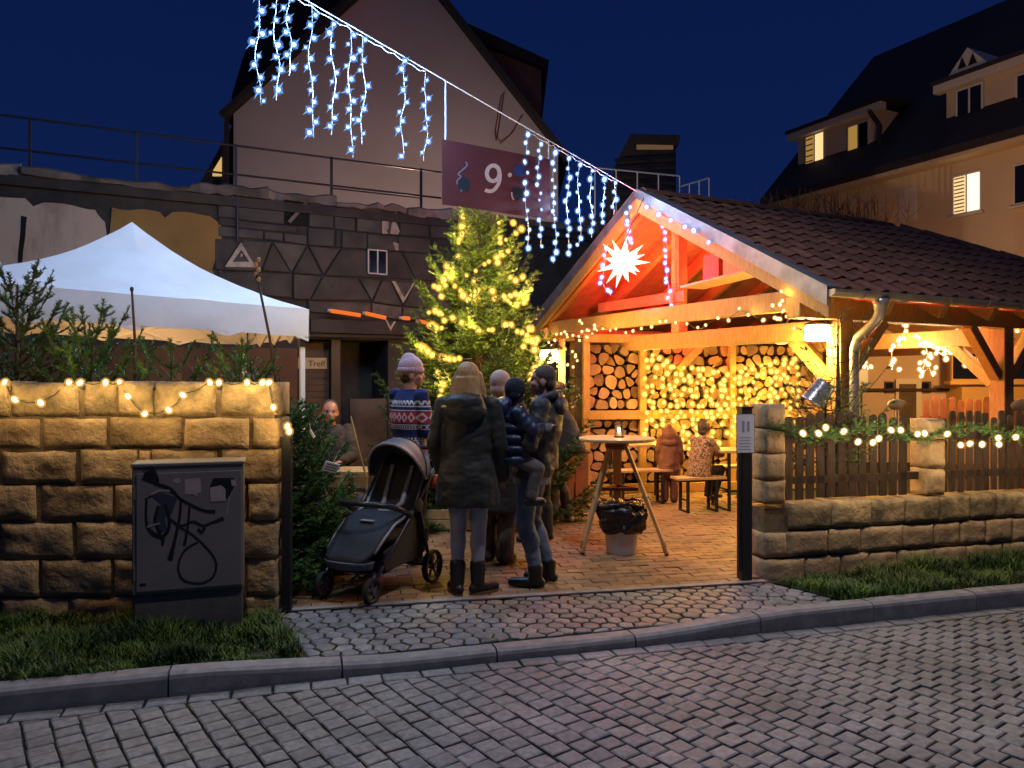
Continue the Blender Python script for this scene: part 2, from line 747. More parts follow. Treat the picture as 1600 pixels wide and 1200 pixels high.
edge = structure(MB().prism([TL - TN * 0.025, TR - TN * 0.025, TR + TN * 0.035, TL + TN * 0.035], (0, 0, 0.009)).obj('threshold', m_kerb))

# --- yard of brick pavers
yard = structure(sheet('yard', [(TL.x, TL.y), (TR.x, TR.y), (9.5, 8.0), (14, 17), (-12, 17), (-9, 5.12), (-1.54, 5.12)], GZ - 0.014, m_bed))
items = []
pl, pw = 0.205, 0.104
for j in range(0, 60):
    for i in range(-22, 26):
        o = TL + TN * (0.042 + j * pw) + TD * (i * pl + (pl / 2 if j % 2 else 0))
        q = [o + TD * 0.003 + TN * 0.003, o + TD * (pl - 0.003) + TN * 0.003, o + TD * (pl - 0.003) + TN * (pw - 0.003), o + TD * 0.003 + TN * (pw - 0.003)]
        c = o + TD * pl / 2
        if c.y > 11.2 or c.x < -2.6 or c.x > 4.2 or (c.x < -1.5 and c.y < 5.35) or (c.x > 1.9 and c.y < 6.2 + 0.27 * (c.x - 1.9)):
            continue
        poly = jit([(p.x, p.y) for p in q], 0.002)
        rk = abs(area(poly)) / c.y ** 3 if -1.5 < c.x < 0.31 * c.y else 0
        items.append((rk, poly, GZ + R.uniform(-0.003, 0.002), 0.03, 0.004, 0.03))
split_parts(items, yard, 'brick_paver', m_paver)

# --- grass verges
vl = [(-9, 5.0), (-9, kerb_y(-9) + 0.12), (dl1[0], dl1[1]), (dl0[0], dl0[1])]
vr = [dr0, dr1, (9, kerb_y(9) + 0.12), (9, 7.75)]
verge_l = structure(sheet('grass_verge', vl, 0.072, m_soil))
verge_r = structure(sheet('grass_verge', vr, 0.074, m_soil))


def in_poly(p, poly):
    c = False
    j = len(poly) - 1
    for i in range(len(poly)):
        a, b = poly[i], poly[j]
        if (a[1] > p[1]) != (b[1] > p[1]) and p[0] < (b[0] - a[0]) * (p[1] - a[1]) / (b[1] - a[1]) + a[0]:
            c = not c
        j = i
    return c


def grass(name, poly, n, hfun, z0, seed):
    rg = random.Random(seed)
    xs, ys = [p[0] for p in poly], [p[1] for p in poly]
    vs, fs = [], []
    k = 0
    while k < n:
        p = (rg.uniform(min(xs), max(xs)), rg.uniform(min(ys), max(ys)))
        if not in_poly(p, poly):
            continue
        k += 1
        h = hfun(p) * rg.uniform(0.45, 1.25)
        if h <= 0.012:
            continue
        a = rg.uniform(0, 6.283)
        ln = rg.uniform(0.2, 0.9) * h
        w = rg.uniform(0.002, 0.0042)
        dx, dy = math.cos(a), math.sin(a)
        b = len(vs)
        for t, ww in ((0, 1), (0.5, 0.85), (0.85, 0.5)):
            c = V((p[0] + dx * ln * t * t, p[1] + dy * ln * t * t, z0 + h * (t - 0.25 * t * t)))
            vs.append(c + V((-dy, dx, 0)) * w * ww)
            vs.append(c - V((-dy, dx, 0)) * w * ww)
        vs.append(V((p[0] + dx * ln, p[1] + dy * ln, z0 + h * 0.75)))
        fs += [(b, b + 1, b + 3, b + 2), (b + 2, b + 3, b + 5, b + 4), (b + 4, b + 5, b + 6)]
    o = MB().add(vs, fs).obj(name, m_grass)
    return stuff(o)


m_grass = M('grass_blade', (0.018, 0.055, 0.006), 0.6, (0.10, 0.175, 0.020), 2.6, ramp=(0.42, 0.62))


def clump(p, s=1.0, lo=0.012, hi=0.165):
    n = noise.noise(V((p[0] * 2.3 * s, p[1] * 2.3 * s, 1.7))) * 0.6 + noise.noise(V((p[0] * 6.1, p[1] * 6.1, 4.2))) * 0.4
    return lo + (hi - lo) * max(0, min(1, 0.46 + 1.25 * n))


gl = [(-3.6, 4.88), (-3.3, kerb_y(-3.3) + 0.115), (-1.12, kerb_y(-1.12) + 0.125), (-1.56, 5.0)]
tag(grass('grass', gl, 22000, lambda p: clump(p) * (1.0 if p[0] < -1.75 else 0.75), 0.072, 3),
    'green grass tufts along the foot of the left stone wall', 'grass')
gr = [(1.98, 5.75), (2.33, kerb_y(2.33) + 0.14), (5.6, kerb_y(5.6) + 0.12), (5.6, 6.78)]
tag(grass('grass', gr, 22000, lambda p: clump(p, 1.0, 0.02, 0.20) * min(1, 0.35 + 0.9 * max(0, (p[0] - 1.95))), 0.074, 4),
    'dark low grass along the foot of the right stone wall', 'grass')


# ================================================================ STONE WALLS AND FENCE
def rough_block(mb, x0, x1, z0, z1, to3, depth, out, seed, nx=11, nz=7, rnd=0.010, amp=0.014):
    """a hewn stone on a wall face; to3(s, z, d): d is the distance out of the face"""
    w, h = x1 - x0, z1 - z0
    vs, idx = [], {}
    for j in range(nz + 1):
        for i in range(nx + 1):
            fx, fz = i / nx, j / nz
            # slightly wavy outline
            wob = noise.noise(V((x0 * 7 + fx * w * 9, z0 * 5 + fz * h * 9, seed))) * 0.012
            xx = x0 + w * fx + (wob if i in (0, nx) else 0)
            zz = z0 + h * fz + (wob if j in (0, nz) else 0)
            ed = min(fx * w, (1 - fx) * w, fz * h, (1 - fz) * h)
            d = out - rnd * max(0, 1 - ed / 0.022) ** 2
            if ed > 0.001:
                q = V((xx * 6 + seed * 3.1, zz * 9, seed))
                d += amp * noise.noise(q) + amp * 1.2 * abs(noise.noise(q * 1.7)) + amp * 0.5 * noise.noise(q * 4.1)
            idx[i, j] = len(vs)
            vs.append(to3(xx, zz, d))
    fs = []
    for j in range(nz):
        for i in range(nx):
            fs.append((idx[i, j], idx[i + 1, j], idx[i + 1, j + 1], idx[i, j + 1]))
    ring = [idx[i, 0] for i in range(nx)] + [idx[nx, j] for j in range(nz)] + [idx[i, nz] for i in range(nx, 0, -1)] + [idx[0, j] for j in range(nz, 0, -1)]
    base = len(vs)
    rim = [(0, 0), (1, 0), (1, 1), (0, 1)]
    pr = []
    for i in range(nx):
        pr.append((i / nx, 0))
    for j in range(nz):
        pr.append((1, j / nz))
    for i in range(nx, 0, -1):
        pr.append((i / nx, 1))
    for j in range(nz, 0, -1):
        pr.append((0, j / nz))
    for fx, fz in pr:
        vs.append(to3(x0 + w * fx, z0 + h * fz, -depth))
    n = len(ring)
    for k in range(n):
        fs.append((ring[k], base + k, base + (k + 1) % n, ring[(k + 1) % n]))
    fs.append(tuple(range(base, base + n)))
    mb.add(vs, fs)


def wall_stone(parent, x0, x1, z0, z1, to3, depth, out, mat, name='stone', **kw):
    c = to3((x0 + x1) / 2, (z0 + z1) / 2, 0)
    mb = MB()
    rough_block(mb, x0, x1, z0, z1, lambda s, z, d: to3(s, z, d) - c, depth, out, R.uniform(0, 90), **kw)
    return inst(mb.data(name, mat, smooth=True, fix=True), name, parent, c)


LA = V((-1.53, 5.00, 0))
LD = V((-0.9996, -0.028, 0)).normalized()     # along the wall, to the left
LN = V((0.028, -0.9996, 0)).normalized()      # out of its face, to the street


def l3(s, z, d):
    return LA + LD * s + LN * d + V((0, 0, z))


def lu(u):
    """distance from the wall's right end of photograph column u"""
    k = (u - 800) / 1200
    return (k * LA.y - LA.x) / (LD.x - k * LD.y)


wall_l = thing('stone_wall', 'rough sandstone garden wall behind the grey cabinet, left of the gateway', 'wall', (-2.6, 5.1, 0.05))
core = [l3(0.02, 0.0, -0.010), l3(3.6, 0.0, -0.010), l3(3.6, 0.0, -0.30), l3(0.02, 0.0, -0.30)]
MB().prism(core, (0, 0, 1.525)).obj('mortar_core', m_mortar, wall_l, fix=True)
rows_v = [598, 652, 702, 756, 813, 873, 932, 985]
rows_u = [
    [(-120, -30), (-24, 15), (19, 122), (131, 181), (185, 238), (243, 337), (346, 437)],
    [(-150, -60), (-54, 61), (67, 165), (173, 283), (289, 388), (396, 437)],
    [(-180, -75), (-70, -4), (4, 117), (126, 213), (218, 233), (238, 338), (347, 435)],
    [(-140, -50), (-42, 55), (66, 175), (181, 280), (287, 383), (389, 437)],
    [(-110, -6), (2, 112), (120, 235), (241, 338), (345, 434)],
    [(-150, -55), (-48, 60), (66, 172), (179, 280), (286, 379), (385, 434)],
    [(-130, -8), (0, 104), (110, 208), (214, 300), (306, 376), (382, 433)],
]
for r in range(7):
    z1 = 1.6 - (rows_v[r] - HOR) / 240 - 0.002
    z0 = 1.6 - (rows_v[r + 1] - HOR) / 240 + 0.006
    rk = rows_u[r]
    far = lu(rk[0][0])
    while far < 3.4:
        L = R.uniform(0.3, 0.48)
        wall_stone(wall_l, far + 0.02, far + L, z0, z1, l3, 0.06, R.uniform(0.0, 0.02), m_stone_top if r == 0 else m_stone)
        far += L
    for (ua, ub) in rk:
        s1, s0 = lu(ua), lu(ub)
        end = ub > 430
        top = r == 0
        wall_stone(wall_l, max(0, s0), s1, z0 + R.uniform(0, .008), z1 - R.uniform(0, 0.012) + (0.012 if top else 0), l3,
                   0.31 if (end or top) else 0.06, R.uniform(0.0, 0.016), m_stone_top if top else m_stone)

# --- right wall with pillar, stone post and picket fence
W0 = V((1.93, 5.87, 0))
WD = V((0.965, 0.262, 0)).normalized()
WN = V((0.262, -0.965, 0)).normalized()


def r3(s, z, d):
    return W0 + WD * s + WN * d + V((0, 0, z))


wall_r = thing('stone_wall', 'low cut stone wall under the picket fence, right of the gateway', 'wall', tuple(r3(2, 0.05, -0.1)))
MB().prism([r3(0.02, 0, -0.03), r3(4.6, 0, -0.03), r3(4.6, 0, -0.2), r3(0.02, 0, -0.2)], (0, 0, 0.6)).obj('mortar_core', m_mortar, wall_r, fix=True)
for (z0, z1, st) in ((0.43, 0.635, 0.20), (0.225, 0.42, 0.0), (0.02, 0.215, 0.12)):
    s = 0.215 if z0 > 0.4 else 0.0
    first = True
    while s < 4.5:
        L = R.uniform(0.26, 0.42) if not (first and st == 0.12) else 0.36
        if first and st == 0.0:
            L = 0.2
        first = False
        wall_stone(wall_r, s + 0.004, s + L - 0.004, z0 + R.uniform(0, .006), z1 - R.uniform(0, 0.008), r3, 0.21 if (z0 > 0.4 or s < 0.05) else 0.06,
                   R.uniform(0.0, 0.014), m_pillar if z0 < 0.4 else m_stone_top, rnd=0.014, amp=0.008)
        s += L
pil = thing('gate_pillar', 'slim pillar of cut stone beside the black gate post', 'pillar', tuple(r3(0.1, 0.63, -0.1)))
for (z0, z1) in ((1.225, 1.405), (1.03, 1.215), (0.825, 1.02), (0.642, 0.815)):
    wall_stone(pil, R.uniform(0, 0.006), 0.19 - R.uniform(0, 0.008), z0, z1, r3, 0.2, 0.006, m_pillar, rnd=0.015, amp=0.007)
MB().prism([r3(0.025, 0.637, -0.02), r3(0.17, 0.637, -0.02), r3(0.17, 0.637, -0.18), r3(0.025, 0.637, -0.18)], (0, 0, 0.74)).obj('mortar_core', m_mortar, pil, fix=True)
post2 = thing('fence_pillar', 'pale stone post standing between the two picket fence panels', 'pillar', tuple(r3(1.6, 0.63, -0.1)))
for (z0, z1) in ((1.10, 1.27), (0.87, 1.09), (0.645, 0.86)):
    wall_stone(post2, 1.515, 1.70, z0, z1, r3, 0.19, 0.0, m_pillar, rnd=0.018, amp=0.012)


def picket_me(w, h, seed):
    rg = random.Random(seed)
    n = 5
    pts = [(-w / 2, 0), (w / 2, 0), (w / 2, h - w * 0.42)]
    for k in range(1, n):
        a = math.pi * k / n
        pts.append((w / 2 * math.cos(a), h - w * 0.42 + w * 0.42 * math.sin(a)))
    pts.append((-w / 2, h - w * 0.42))
    return MB().prism([V((p[0], 0, p[1])) for p in pts], (0, 0.02, 0)).data('picket', m_fence, fix=True, bevel=0.002)


wr_rz = math.atan2(WD.y, WD.x)
for k, (s0, s1, sp, lab) in enumerate(((0.235, 1.505, 0.0985, 'dark picket fence panel between the gate pillar and the stone post'),
                                       (1.735, 4.4, 0.088, 'dark picket fence panel to the right of the stone post'))):
    f = thing('picket_fence', lab, 'fence', tuple(r3((s0 + s1) / 2, 0.65, -0.1)), 0, 'picket fence panels on the low wall')
    for z in (0.80, 1.12):
        MB().beam(r3(s0 - 0.02, z, -0.115), r3(s1 + 0.02, z, -0.115), 0.03, 0.06).obj('rail', m_fence, f)
    n = int((s1 - s0) / sp)
    pm = [picket_me(sp - 0.029, 0.62 + q * 0.02, q) for q in range(4)]
    for i in range(n):
        s = s0 + (i + 0.5) * sp
        fr = i / n
        dip = 1 if (k == 0 and fr > 0.78) else (0 if R.random() < 0.2 else 2)
        inst(pm[min(3, dip + R.randint(0, 1))], 'picket', f, r3(s, 0.652 + R.uniform(-.01, .012), -0.10),
             (0, R.uniform(-.012, .012), wr_rz))

# --- black gate posts
gp = thing('gate_post', 'black steel gate post beside the stone pillar, carrying the notice', 'gate post', (1.765, 5.83, GZ), 0.21)
MB().box((0, 0, 0.66), (0.085, 0.085, 1.3)).obj('post', m_black, gp, local=True, bevel=0.004)
MB().box((0, 0, 1.315), (0.095, 0.095, 0.012)).obj('cap', m_black, gp, local=True)
MB().tube([(-0.055, -0.03, 0.08), (-0.055, -0.03, 1.22)], 0.012, 8).obj('guide_rod', m_black, gp, local=True)
gp = thing('gate_post', 'black steel gate post at the end of the left stone wall', 'gate post', (-1.485, 5.07, GZ), 0.1)
MB().box((0, 0, 0.57), (0.06, 0.07, 1.14)).obj('post', m_black, gp, local=True, bevel=0.004)
MB().box((0, 0, 1.145), (0.07, 0.08, 0.012)).obj('cap', m_black, gp, local=True)
# ================================================================ TIMBER PAVILION
PC = V((2.76, 6.76, 0))
PE = V((0.891, 0.454, 0)).normalized()      # along the ridge
PG = V((-0.454, 0.891, 0)).normalized()     # along the gable
PW, PLEN, EAVE, RISE = 2.72, 7.4, 2.40, 1.43
SL = RISE / PW


def pv(a, b, z):
    return PC + PG * a + PE * b + V((0, 0, z))


def roofz(a):
    return EAVE + SL * min(a, 2 * PW - a)


pav = thing('pavilion', 'open timber pavilion with brown tiled roof and red lit gable', 'pavilion', tuple(pv(PW, 2, GZ)))
post_at = [(0.35, 0.60), (5.09, 0.60), (0.35, 3.17), (5.09, 3.17), (0.35, 5.9), (5.09, 5.9)]
for a, b in post_at:
    p = pv(a, b, 0)
    mb = MB().beam(p + V((0, 0, GZ)), p + V((0, 0, 2.16)), 0.17, 0.17, up=PE)
    mb.obj('post', m_wood, pav, bevel=0.006)
for a in (0.35, 5.09):
    MB().beam(pv(a, -0.02, 2.255), pv(a, 6.6, 2.255), 0.165, 0.19).obj('wall_plate', m_wood, pav, bevel=0.006)
for b in (0.60, 3.17, 5.9):
    MB().beam(pv(0.44, b, 2.075), pv(5.0, b, 2.075), 0.14, 0.19).obj('tie_beam', m_wood, pav, bevel=0.006)
# front tie between the barge rafters
MB().beam(pv(0.42, 0.10, 2.335), pv(5.02, 0.10, 2.335), 0.10, 0.19).obj('tie_beam', m_wood, pav, bevel=0.006)
MB().beam(pv(PW, 0.60, 2.172), pv(PW, 0.60, 3.64), 0.14, 0.14, up=PE).obj('king_post', m_wood, pav, bevel=0.005)
MB().beam(pv(2.5, 0.50, 2.60), pv(4.35, 0.50, 2.60), 0.03, 0.13).obj('collar_board', m_wood, pav, bevel=0.003)
MB().beam(pv(1.0, 0.36, 2.72), pv(2.2, 0.36, 2.655), 0.34, 0.022).obj('loft_board', m_wood_y, pav)
MB().box(pv(1.92, 0.56, 2.86), (0.34, 0.26, 0.30), math.atan2(PE.y, PE.x)).obj('stored_crate', m_wood_r, pav, bevel=0.004)
MB().box(pv(1.52, 0.42, 2.82), (0.24, 0.22, 0.20), 0.7).obj('stored_crate', m_wood, pav, bevel=0.004)
# knee braces
for a, b in post_at:
    for s in (-1, 1):
        if not (b < 1 and s < 0) and not (b > 5 and s > 0):
            MB().beam(pv(a, b + s * 0.09, 1.62), pv(a, b + s * 0.60, 2.17), 0.11, 0.11).obj('knee_brace', m_wood, pav, bevel=0.004)
    g = 1 if a < 1 else -1
    MB().beam(pv(a + g * 0.09, b, 1.55), pv(a + g * 0.56, b, 1.99), 0.10, 0.11).obj('knee_brace', m_wood, pav, bevel=0.004)
# rafters (the ridge ends at PLEN-PW, hip beyond)
bb = 0.08
rl = PLEN - PW
while bb < PLEN - 0.3:
    am = PW if bb < rl else PLEN - bb
    MB().beam(pv(0.02, bb, roofz(0.02) - 0.145), pv(am - 0.03, bb, roofz(am - 0.03) - 0.145), 0.075, 0.15).obj('rafter', m_wood, pav, bevel=0.003)
    MB().beam(pv(2 * PW - 0.02, bb, roofz(0.02) - 0.145), pv(2 * PW - am + 0.03, bb, roofz(am - 0.03) - 0.145), 0.075, 0.15).obj('rafter', m_wood, pav, bevel=0.003)
    bb += 0.80
MB().beam(pv(PW, 0.13, 3.62), pv(PW, rl, 3.62), 0.08, 0.16).obj('ridge_beam', m_wood, pav)
# roof boarding
th = 0.028
dn = V((0, 0, -th))
deck = MB()
deck.prism([pv(0, 0, EAVE - 0.03), pv(0, PLEN, EAVE - 0.03), pv(PW, rl, EAVE + RISE - 0.03), pv(PW, 0, EAVE + RISE - 0.03)], dn)
deck.prism([pv(2 * PW, 0, EAVE - 0.03), pv(PW, 0, EAVE + RISE - 0.03), pv(PW, rl, EAVE + RISE - 0.03), pv(2 * PW, PLEN, EAVE - 0.03)], dn)
deck.prism([pv(0, PLEN, EAVE - 0.03), pv(2 * PW, PLEN, EAVE - 0.03), pv(PW, rl, EAVE + RISE - 0.03)], dn)
m_board = M('roof_boards', (0.42, 0.22, 0.085), 0.6, (0.30, 0.15, 0.06), 7, bump=0.2, bscale=30)
roof = deck.obj('roof', m_board, pav, fix=True)
# felt under the tiles on the slopes seen only from behind
MB().prism([pv(2 * PW + .02, 0, EAVE - 0.025), pv(PW, 0, EAVE + RISE - 0.025), pv(PW, rl, EAVE + RISE - 0.025), pv(2 * PW + .02, PLEN, EAVE - 0.025)],
           (0, 0, 0.03)).obj('roof_covering', m_tile, roof, fix=True)
MB().prism([pv(0, PLEN, EAVE - 0.025), pv(2 * PW, PLEN, EAVE - 0.025), pv(PW, rl, EAVE + RISE - 0.025)], (0, 0, 0.03)).obj('roof_covering', m_tile, roof, fix=True)


def tile_me(seed):
    rg = random.Random(seed)
    tw, tl = 0.262, 0.345
    prof = [(-0.5, 0.010), (-0.36, 0.0), (-0.16, 0.0), (0.06, 0.008), (0.24, 0.030), (0.40, 0.034), (0.52, 0.016)]
    vs = []
    for y, lift in ((0, 0.026), (tl, 0.006)):
        for x, z in prof:
            vs.append((x * tw, y, z + lift + rg.uniform(-.002, .002)))
    for x, z in prof:
        vs.append((x * tw, 0.004, z + 0.008))
    n = len(prof)
    fs = []
    for i in range(n - 1):
        fs.append((i, i + 1, n + i + 1, n + i))
        fs.append((2 * n + i, 2 * n + i + 1, i + 1, i))
    return MB().add(vs, fs).data('roof_tile', m_tile)


tm = [tile_me(k) for k in range(4)]
up = (pv(PW, 0, EAVE + RISE) - pv(0, 0, EAVE)).normalized()
nn = PE.cross(up).normalized()
if nn.z < 0:
    nn = -nn
rows = 10
stepl = (pv(PW, 0, EAVE + RISE) - pv(0, 0, EAVE)).length / rows
inv = wm(roof).inverted()
for r in range(rows):
    a0 = PW * r / rows
    b = 0.13
    while b < PLEN - a0 - 0.05:
        rot = Matrix((PE, up, nn)).transposed()
        rot = rot @ Matrix.Rotation(R.uniform(-.015, .015), 3, 'Z') @ Matrix.Rotation(R.uniform(-.01, .01), 3, 'X')
        p = pv(a0, b, EAVE + SL * a0) - up * 0.05 + nn * (-0.012 + R.uniform(-.002, .002))
        o = inst(tm[R.randint(0, 3)], 'roof_tile', roof, p, rot.to_euler())
        b += 0.252


def cap_me(L=0.38):
    n = 7
    vs = []
    for y, r in ((0, 0.105), (L, 0.09)):
        for k in range(n):
            t = math.pi * k / (n - 1)
            vs.append((math.cos(t) * r, y, math.sin(t) * r * 0.75))
    fs = [(i, i + 1, n + i + 1, n + i) for i in range(n - 1)] + [tuple(range(n))]
    return MB().add(vs, fs).data('ridge_tile', m_tile, fix=True)


cm = cap_me()
for p, q in ((pv(PW, 0.02, EAVE + RISE - 0.02), pv(PW, rl, EAVE + RISE - 0.02)), (pv(PW, rl, EAVE + RISE - 0.02), pv(0, PLEN, EAVE + 0.0))):
    d = (q - p).normalized()
    x = d.cross(V((0, 0, 1))).normalized()
    rot = Matrix((x, d, x.cross(d))).transposed().to_euler()
    n = int((q - p).length / 0.34)
    for k in range(n):
        inst(cm, 'ridge_tile', roof, p + d * (k * 0.34) + V((0, 0, R.uniform(0, .012))), rot)
# barge boards with zinc flashing
for sgn in (0, 1):
    A = (lambda a: a) if sgn == 0 else (lambda a: 2 * PW - a)
    n1, n2 = pv(A(-0.06), -0.035, EAVE - SL * .06), pv(A(PW), -0.035, EAVE + RISE)
    bd = MB()
    off = V((0, 0, 1))
    bd.prism([n1 - off * 0.24, n2 - off * 0.24, n2 - off * 0.055, n1 - off * 0.055], PE * 0.03)
    bd.obj('barge_board', m_wood, pav, fix=True)
    zb = MB()
    zb.prism([n1 - off * 0.13 - PE * 0.006, n2 - off * 0.075 - PE * 0.006, n2 + off * 0.035 - PE * 0.006, n1 + off * 0.035 - PE * 0.006], -PE * 0.012)
    zb.prism([n1 + off * 0.030 - PE * 0.02, n2 + off * 0.030 - PE * 0.02, n2 + off * 0.044 - PE * 0.02, n1 + off * 0.044 - PE * 0.02], PE * 0.17)
    zb.obj('zinc_flashing', m_zinc, pav, fix=True)
# gutter and downpipe
gut = MB()
vs, fs = [], []
n = 9
for b in (-0.04, PLEN):
    for rr in (0.065, 0.058):
        for k in range(n):
            t = math.pi + math.pi * k / (n - 1)
            vs.append(pv(-0.075 + rr * math.cos(t), b, EAVE - 0.02 + rr * math.sin(t)))
for k in range(n - 1):
    fs += [(k, k + 1, 2 * n + k + 1, 2 * n + k), (n + k, 3 * n + k, 3 * n + k + 1, n + k + 1)]
    fs += [(k, n + k, n + k + 1, k + 1), (2 * n + k, 2 * n + k + 1, 3 * n + k + 1, 3 * n + k)]
fs += [(0, 2 * n, 3 * n, n), (n - 1, 2 * n - 1, 4 * n - 1, 3 * n - 1)]
gut.add(vs, fs)
gut.prism([pv(-0.075 + 0.06 * math.cos(math.pi + math.pi * k / 6), -0.04, EAVE - 0.02 + 0.06 * math.sin(math.pi + math.pi * k / 6)) for k in range(7)], PE * 0.01)
gutter = gut.obj('gutter', m_gutter, pav, fix=True)
for b in (0.35, 0.95, 1.55, 2.15, 2.75, 3.4, 4.1):
    pts = [pv(-0.075 + 0.070 * math.cos(math.pi + math.pi * k / 8), b, EAVE - 0.02 + 0.070 * math.sin(math.pi + math.pi * k / 8)) for k in range(9)]
    MB().tube(pts, 0.007, 5).obj('bracket', m_zinc, gutter)
dp = [pv(-0.075, 0.62, 2.325), pv(-0.075, 0.62, 2.27), pv(-0.07, 0.62, 2.20), pv(-0.03, 0.62, 2.13), pv(0.06, 0.61, 2.05), pv(0.15, 0.60, 1.98),
      pv(0.185, 0.60, 1.90), pv(0.19, 0.60, 1.80), pv(0.19, 0.60, 1.0), pv(0.19, 0.60, 0.10)]
MB().tube(dp, [0.085, 0.06, 0.047, 0.045, 0.045, 0.045, 0.045, 0.045, 0.045, 0.045], 12).obj('downpipe', m_gutter, pav, smooth=True)

# ================================================================ FIREWOOD RACK
Q0, QD = V((0.98, 10.25, 0)), V((0.987, 0.158, 0)).normalized()
QN = V((QD.y, -QD.x, 0))


def q3(s, z, d=0.0):
    return Q0 + QD * s + QN * d + V((0, 0, z))


rack = thing('firewood_rack', 'tall rack stacked with split firewood along the back of the pavilion', 'firewood rack', tuple(q3(1.6, GZ, -0.2)))
RW = 3.34
for s in (0.0, 0.78, 2.06, RW):
    MB().beam(q3(s, GZ, 0.03), q3(s, 2.2, 0.03), 0.09, 0.09, up=QD).obj('post', m_wood, rack, bevel=0.004)
for z, h in ((0.14, 0.12), (1.12, 0.12), (2.14, 0.11)):
    MB().beam(q3(-0.05, z, 0.085 if z > 1 else 0.08), q3(RW + 0.05, z, 0.085 if z > 1 else 0.08), 0.02, h).obj('rail', m_wood, rack, bevel=0.003)
MB().prism([q3(-0.05, GZ, -0.36), q3(RW + 0.05, GZ, -0.36), q3(RW + .05, GZ, -0.39), q3(-0.05, GZ, -0.39)], (0, 0, 2.1)).obj('back_board', m_fence, rack, fix=True)
MB().beam(q3(1.25, 1.72, 0.12), q3(1.72, 2.2, 0.12), 0.08, 0.10).obj('brace', m_wood, rack, bevel=0.003)
m_log = M('log_end', (0.56, 0.36, 0.17), 0.8, (0.40, 0.23, 0.10), 12, bump=0.4, bscale=70, var=0.42, ramp=(0.3, 0.7))


def add_rings(m):
    """growth rings on the sawn ends"""
    n, l = m.node_tree.nodes, m.node_tree.links
    b = n['Principled BSDF']
    src = b.inputs['Base Color'].links[0].from_socket
    tc = n.new('ShaderNodeTexCoord')
    oi = n.new('ShaderNodeObjectInfo')
    of = n.new('ShaderNodeVectorMath')
    of.operation = 'MULTIPLY_ADD'
    l.new(oi.outputs['Random'], of.inputs[0])
    of.inputs[1].default_value = (0.09, 0.0, -0.07)
    l.new(tc.outputs['Object'], of.inputs[2])
    w = n.new('ShaderNodeTexWave')
    w.wave_type = 'RINGS'
    w.rings_direction = 'Y'
    w.inputs['Scale'].default_value = 22
    w.inputs['Distortion'].default_value = 2.5
    w.inputs['Detail Scale'].default_value = 3
    l.new(of.outputs[0], w.inputs['Vector'])
    mr = n.new('ShaderNodeMapRange')
    mr.inputs[3].default_value = 0.55
    mr.inputs[4].default_value = 1.1
    l.new(w.outputs['Fac'], mr.inputs[0])
    h = n.new('ShaderNodeHueSaturation')
    l.new(mr.outputs[0], h.inputs['Value'])
    l.new(src, h.inputs['Color'])
    l.new(h.outputs[0], b.inputs['Base Color'])


add_rings(m_log)
m_bark = M('log_bark', (0.10, 0.06, 0.035), 0.9)
for (za, zb) in ((0.21, 1.05), (1.19, 2.07)):
    seeds = []
    nx, nz = 23, 6
    for j in range(nz):
        for i in range(nx):
            seeds.append((0.02 + (i + 0.5 + (0.5 if j % 2 else 0)) * (RW - 0.04) / (nx + .5) + R.uniform(-.052, .052), za + (j + 0.5) * (zb - za) / nz + R.uniform(-.048, .048)))
    bnd = [((1, 0), RW - 0.01), ((-1, 0), -0.01), ((0, 1), zb), ((0, -1), -za)]
    for poly in voronoi(seeds, 0.15, bnd):
        poly = shrink(poly, R.uniform(0.005, 0.019)) if poly else None
        if not poly or abs(area(poly)) < 0.002:
            continue
        # round the cell a little: cut its corners
        c = cen(poly)
        rp2 = []
        for i in range(len(poly)):
            a, b0, b1 = poly[i], poly[i - 1], poly[(i + 1) % len(poly)]
            for t in (b0, b1):
                L = math.hypot(t[0] - a[0], t[1] - a[1])
                k = min(0.028, 0.36 * L) / max(L, 1e-5)
                rp2.append((a[0] + (t[0] - a[0]) * k, a[1] + (t[1] - a[1]) * k))
        out = R.uniform(-0.085, 0.025)
        cc = q3(c[0], c[1], 0)
        n = len(rp2)
        tz = R.uniform(-.1, .1)
        fr = [q3(p[0], p[1], out + (p[0] - c[0]) * tz) - cc for p in rp2]
        bk = [q3(p[0], p[1], -0.30) - cc for p in rp2]
        mb = MB()
        mb.add(fr, [tuple(range(n))], 0)
        mb.add(fr + bk, [(i, (i + 1) % n, (i + 1) % n + n, i + n) for i in range(n)], 1)
        inst(mb.data('log', [m_log, m_bark]), 'log', rack, cc)

# ================================================================ LIGHT STRINGS
def star_led():
    mb = MB().ell((0, 0, 0), 0.020, 8, 5, mi=0)
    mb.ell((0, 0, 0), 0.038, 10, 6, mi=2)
    for k in range(4):
        a = 2 * math.pi * (k + 0.5) / 4
        L = (0.074, 0.052, 0.084, 0.050)[k]
        d = V((math.cos(a), 0, math.sin(a)))
        s = V((-math.sin(a), 0, math.cos(a))) * 0.009
        y = V((0, 0.009, 0))
        mb.add([d * 0.010 + s, d * 0.010 + y, d * 0.010 - s, d * 0.010 - y, d * L], [(0, 1, 4), (1, 2, 4), (2, 3, 4), (3, 0, 4)], 1)
    return mb.data('star_led', [m_led_ice, m_led_spike, m_sh_ice])


def drop_led(r, mat, name='bulb', el=1.25, seg=8, ring=6, halo_=None, cs=1.75):
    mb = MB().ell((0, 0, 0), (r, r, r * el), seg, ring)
    if halo_:
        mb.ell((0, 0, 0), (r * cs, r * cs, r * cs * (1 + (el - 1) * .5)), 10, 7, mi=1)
    return mb.data(name, [mat, halo_] if halo_ else mat, smooth=True)


me_star_led = star_led()
me_ice_drop = drop_led(0.021, m_led_ice, 'led', halo_=m_sh_ice)
CA, CB = V((1.525, 9.18, 3.84)) - PE * 0.05, V((-1.87, 7.0, 5.05))
CV = CB - CA


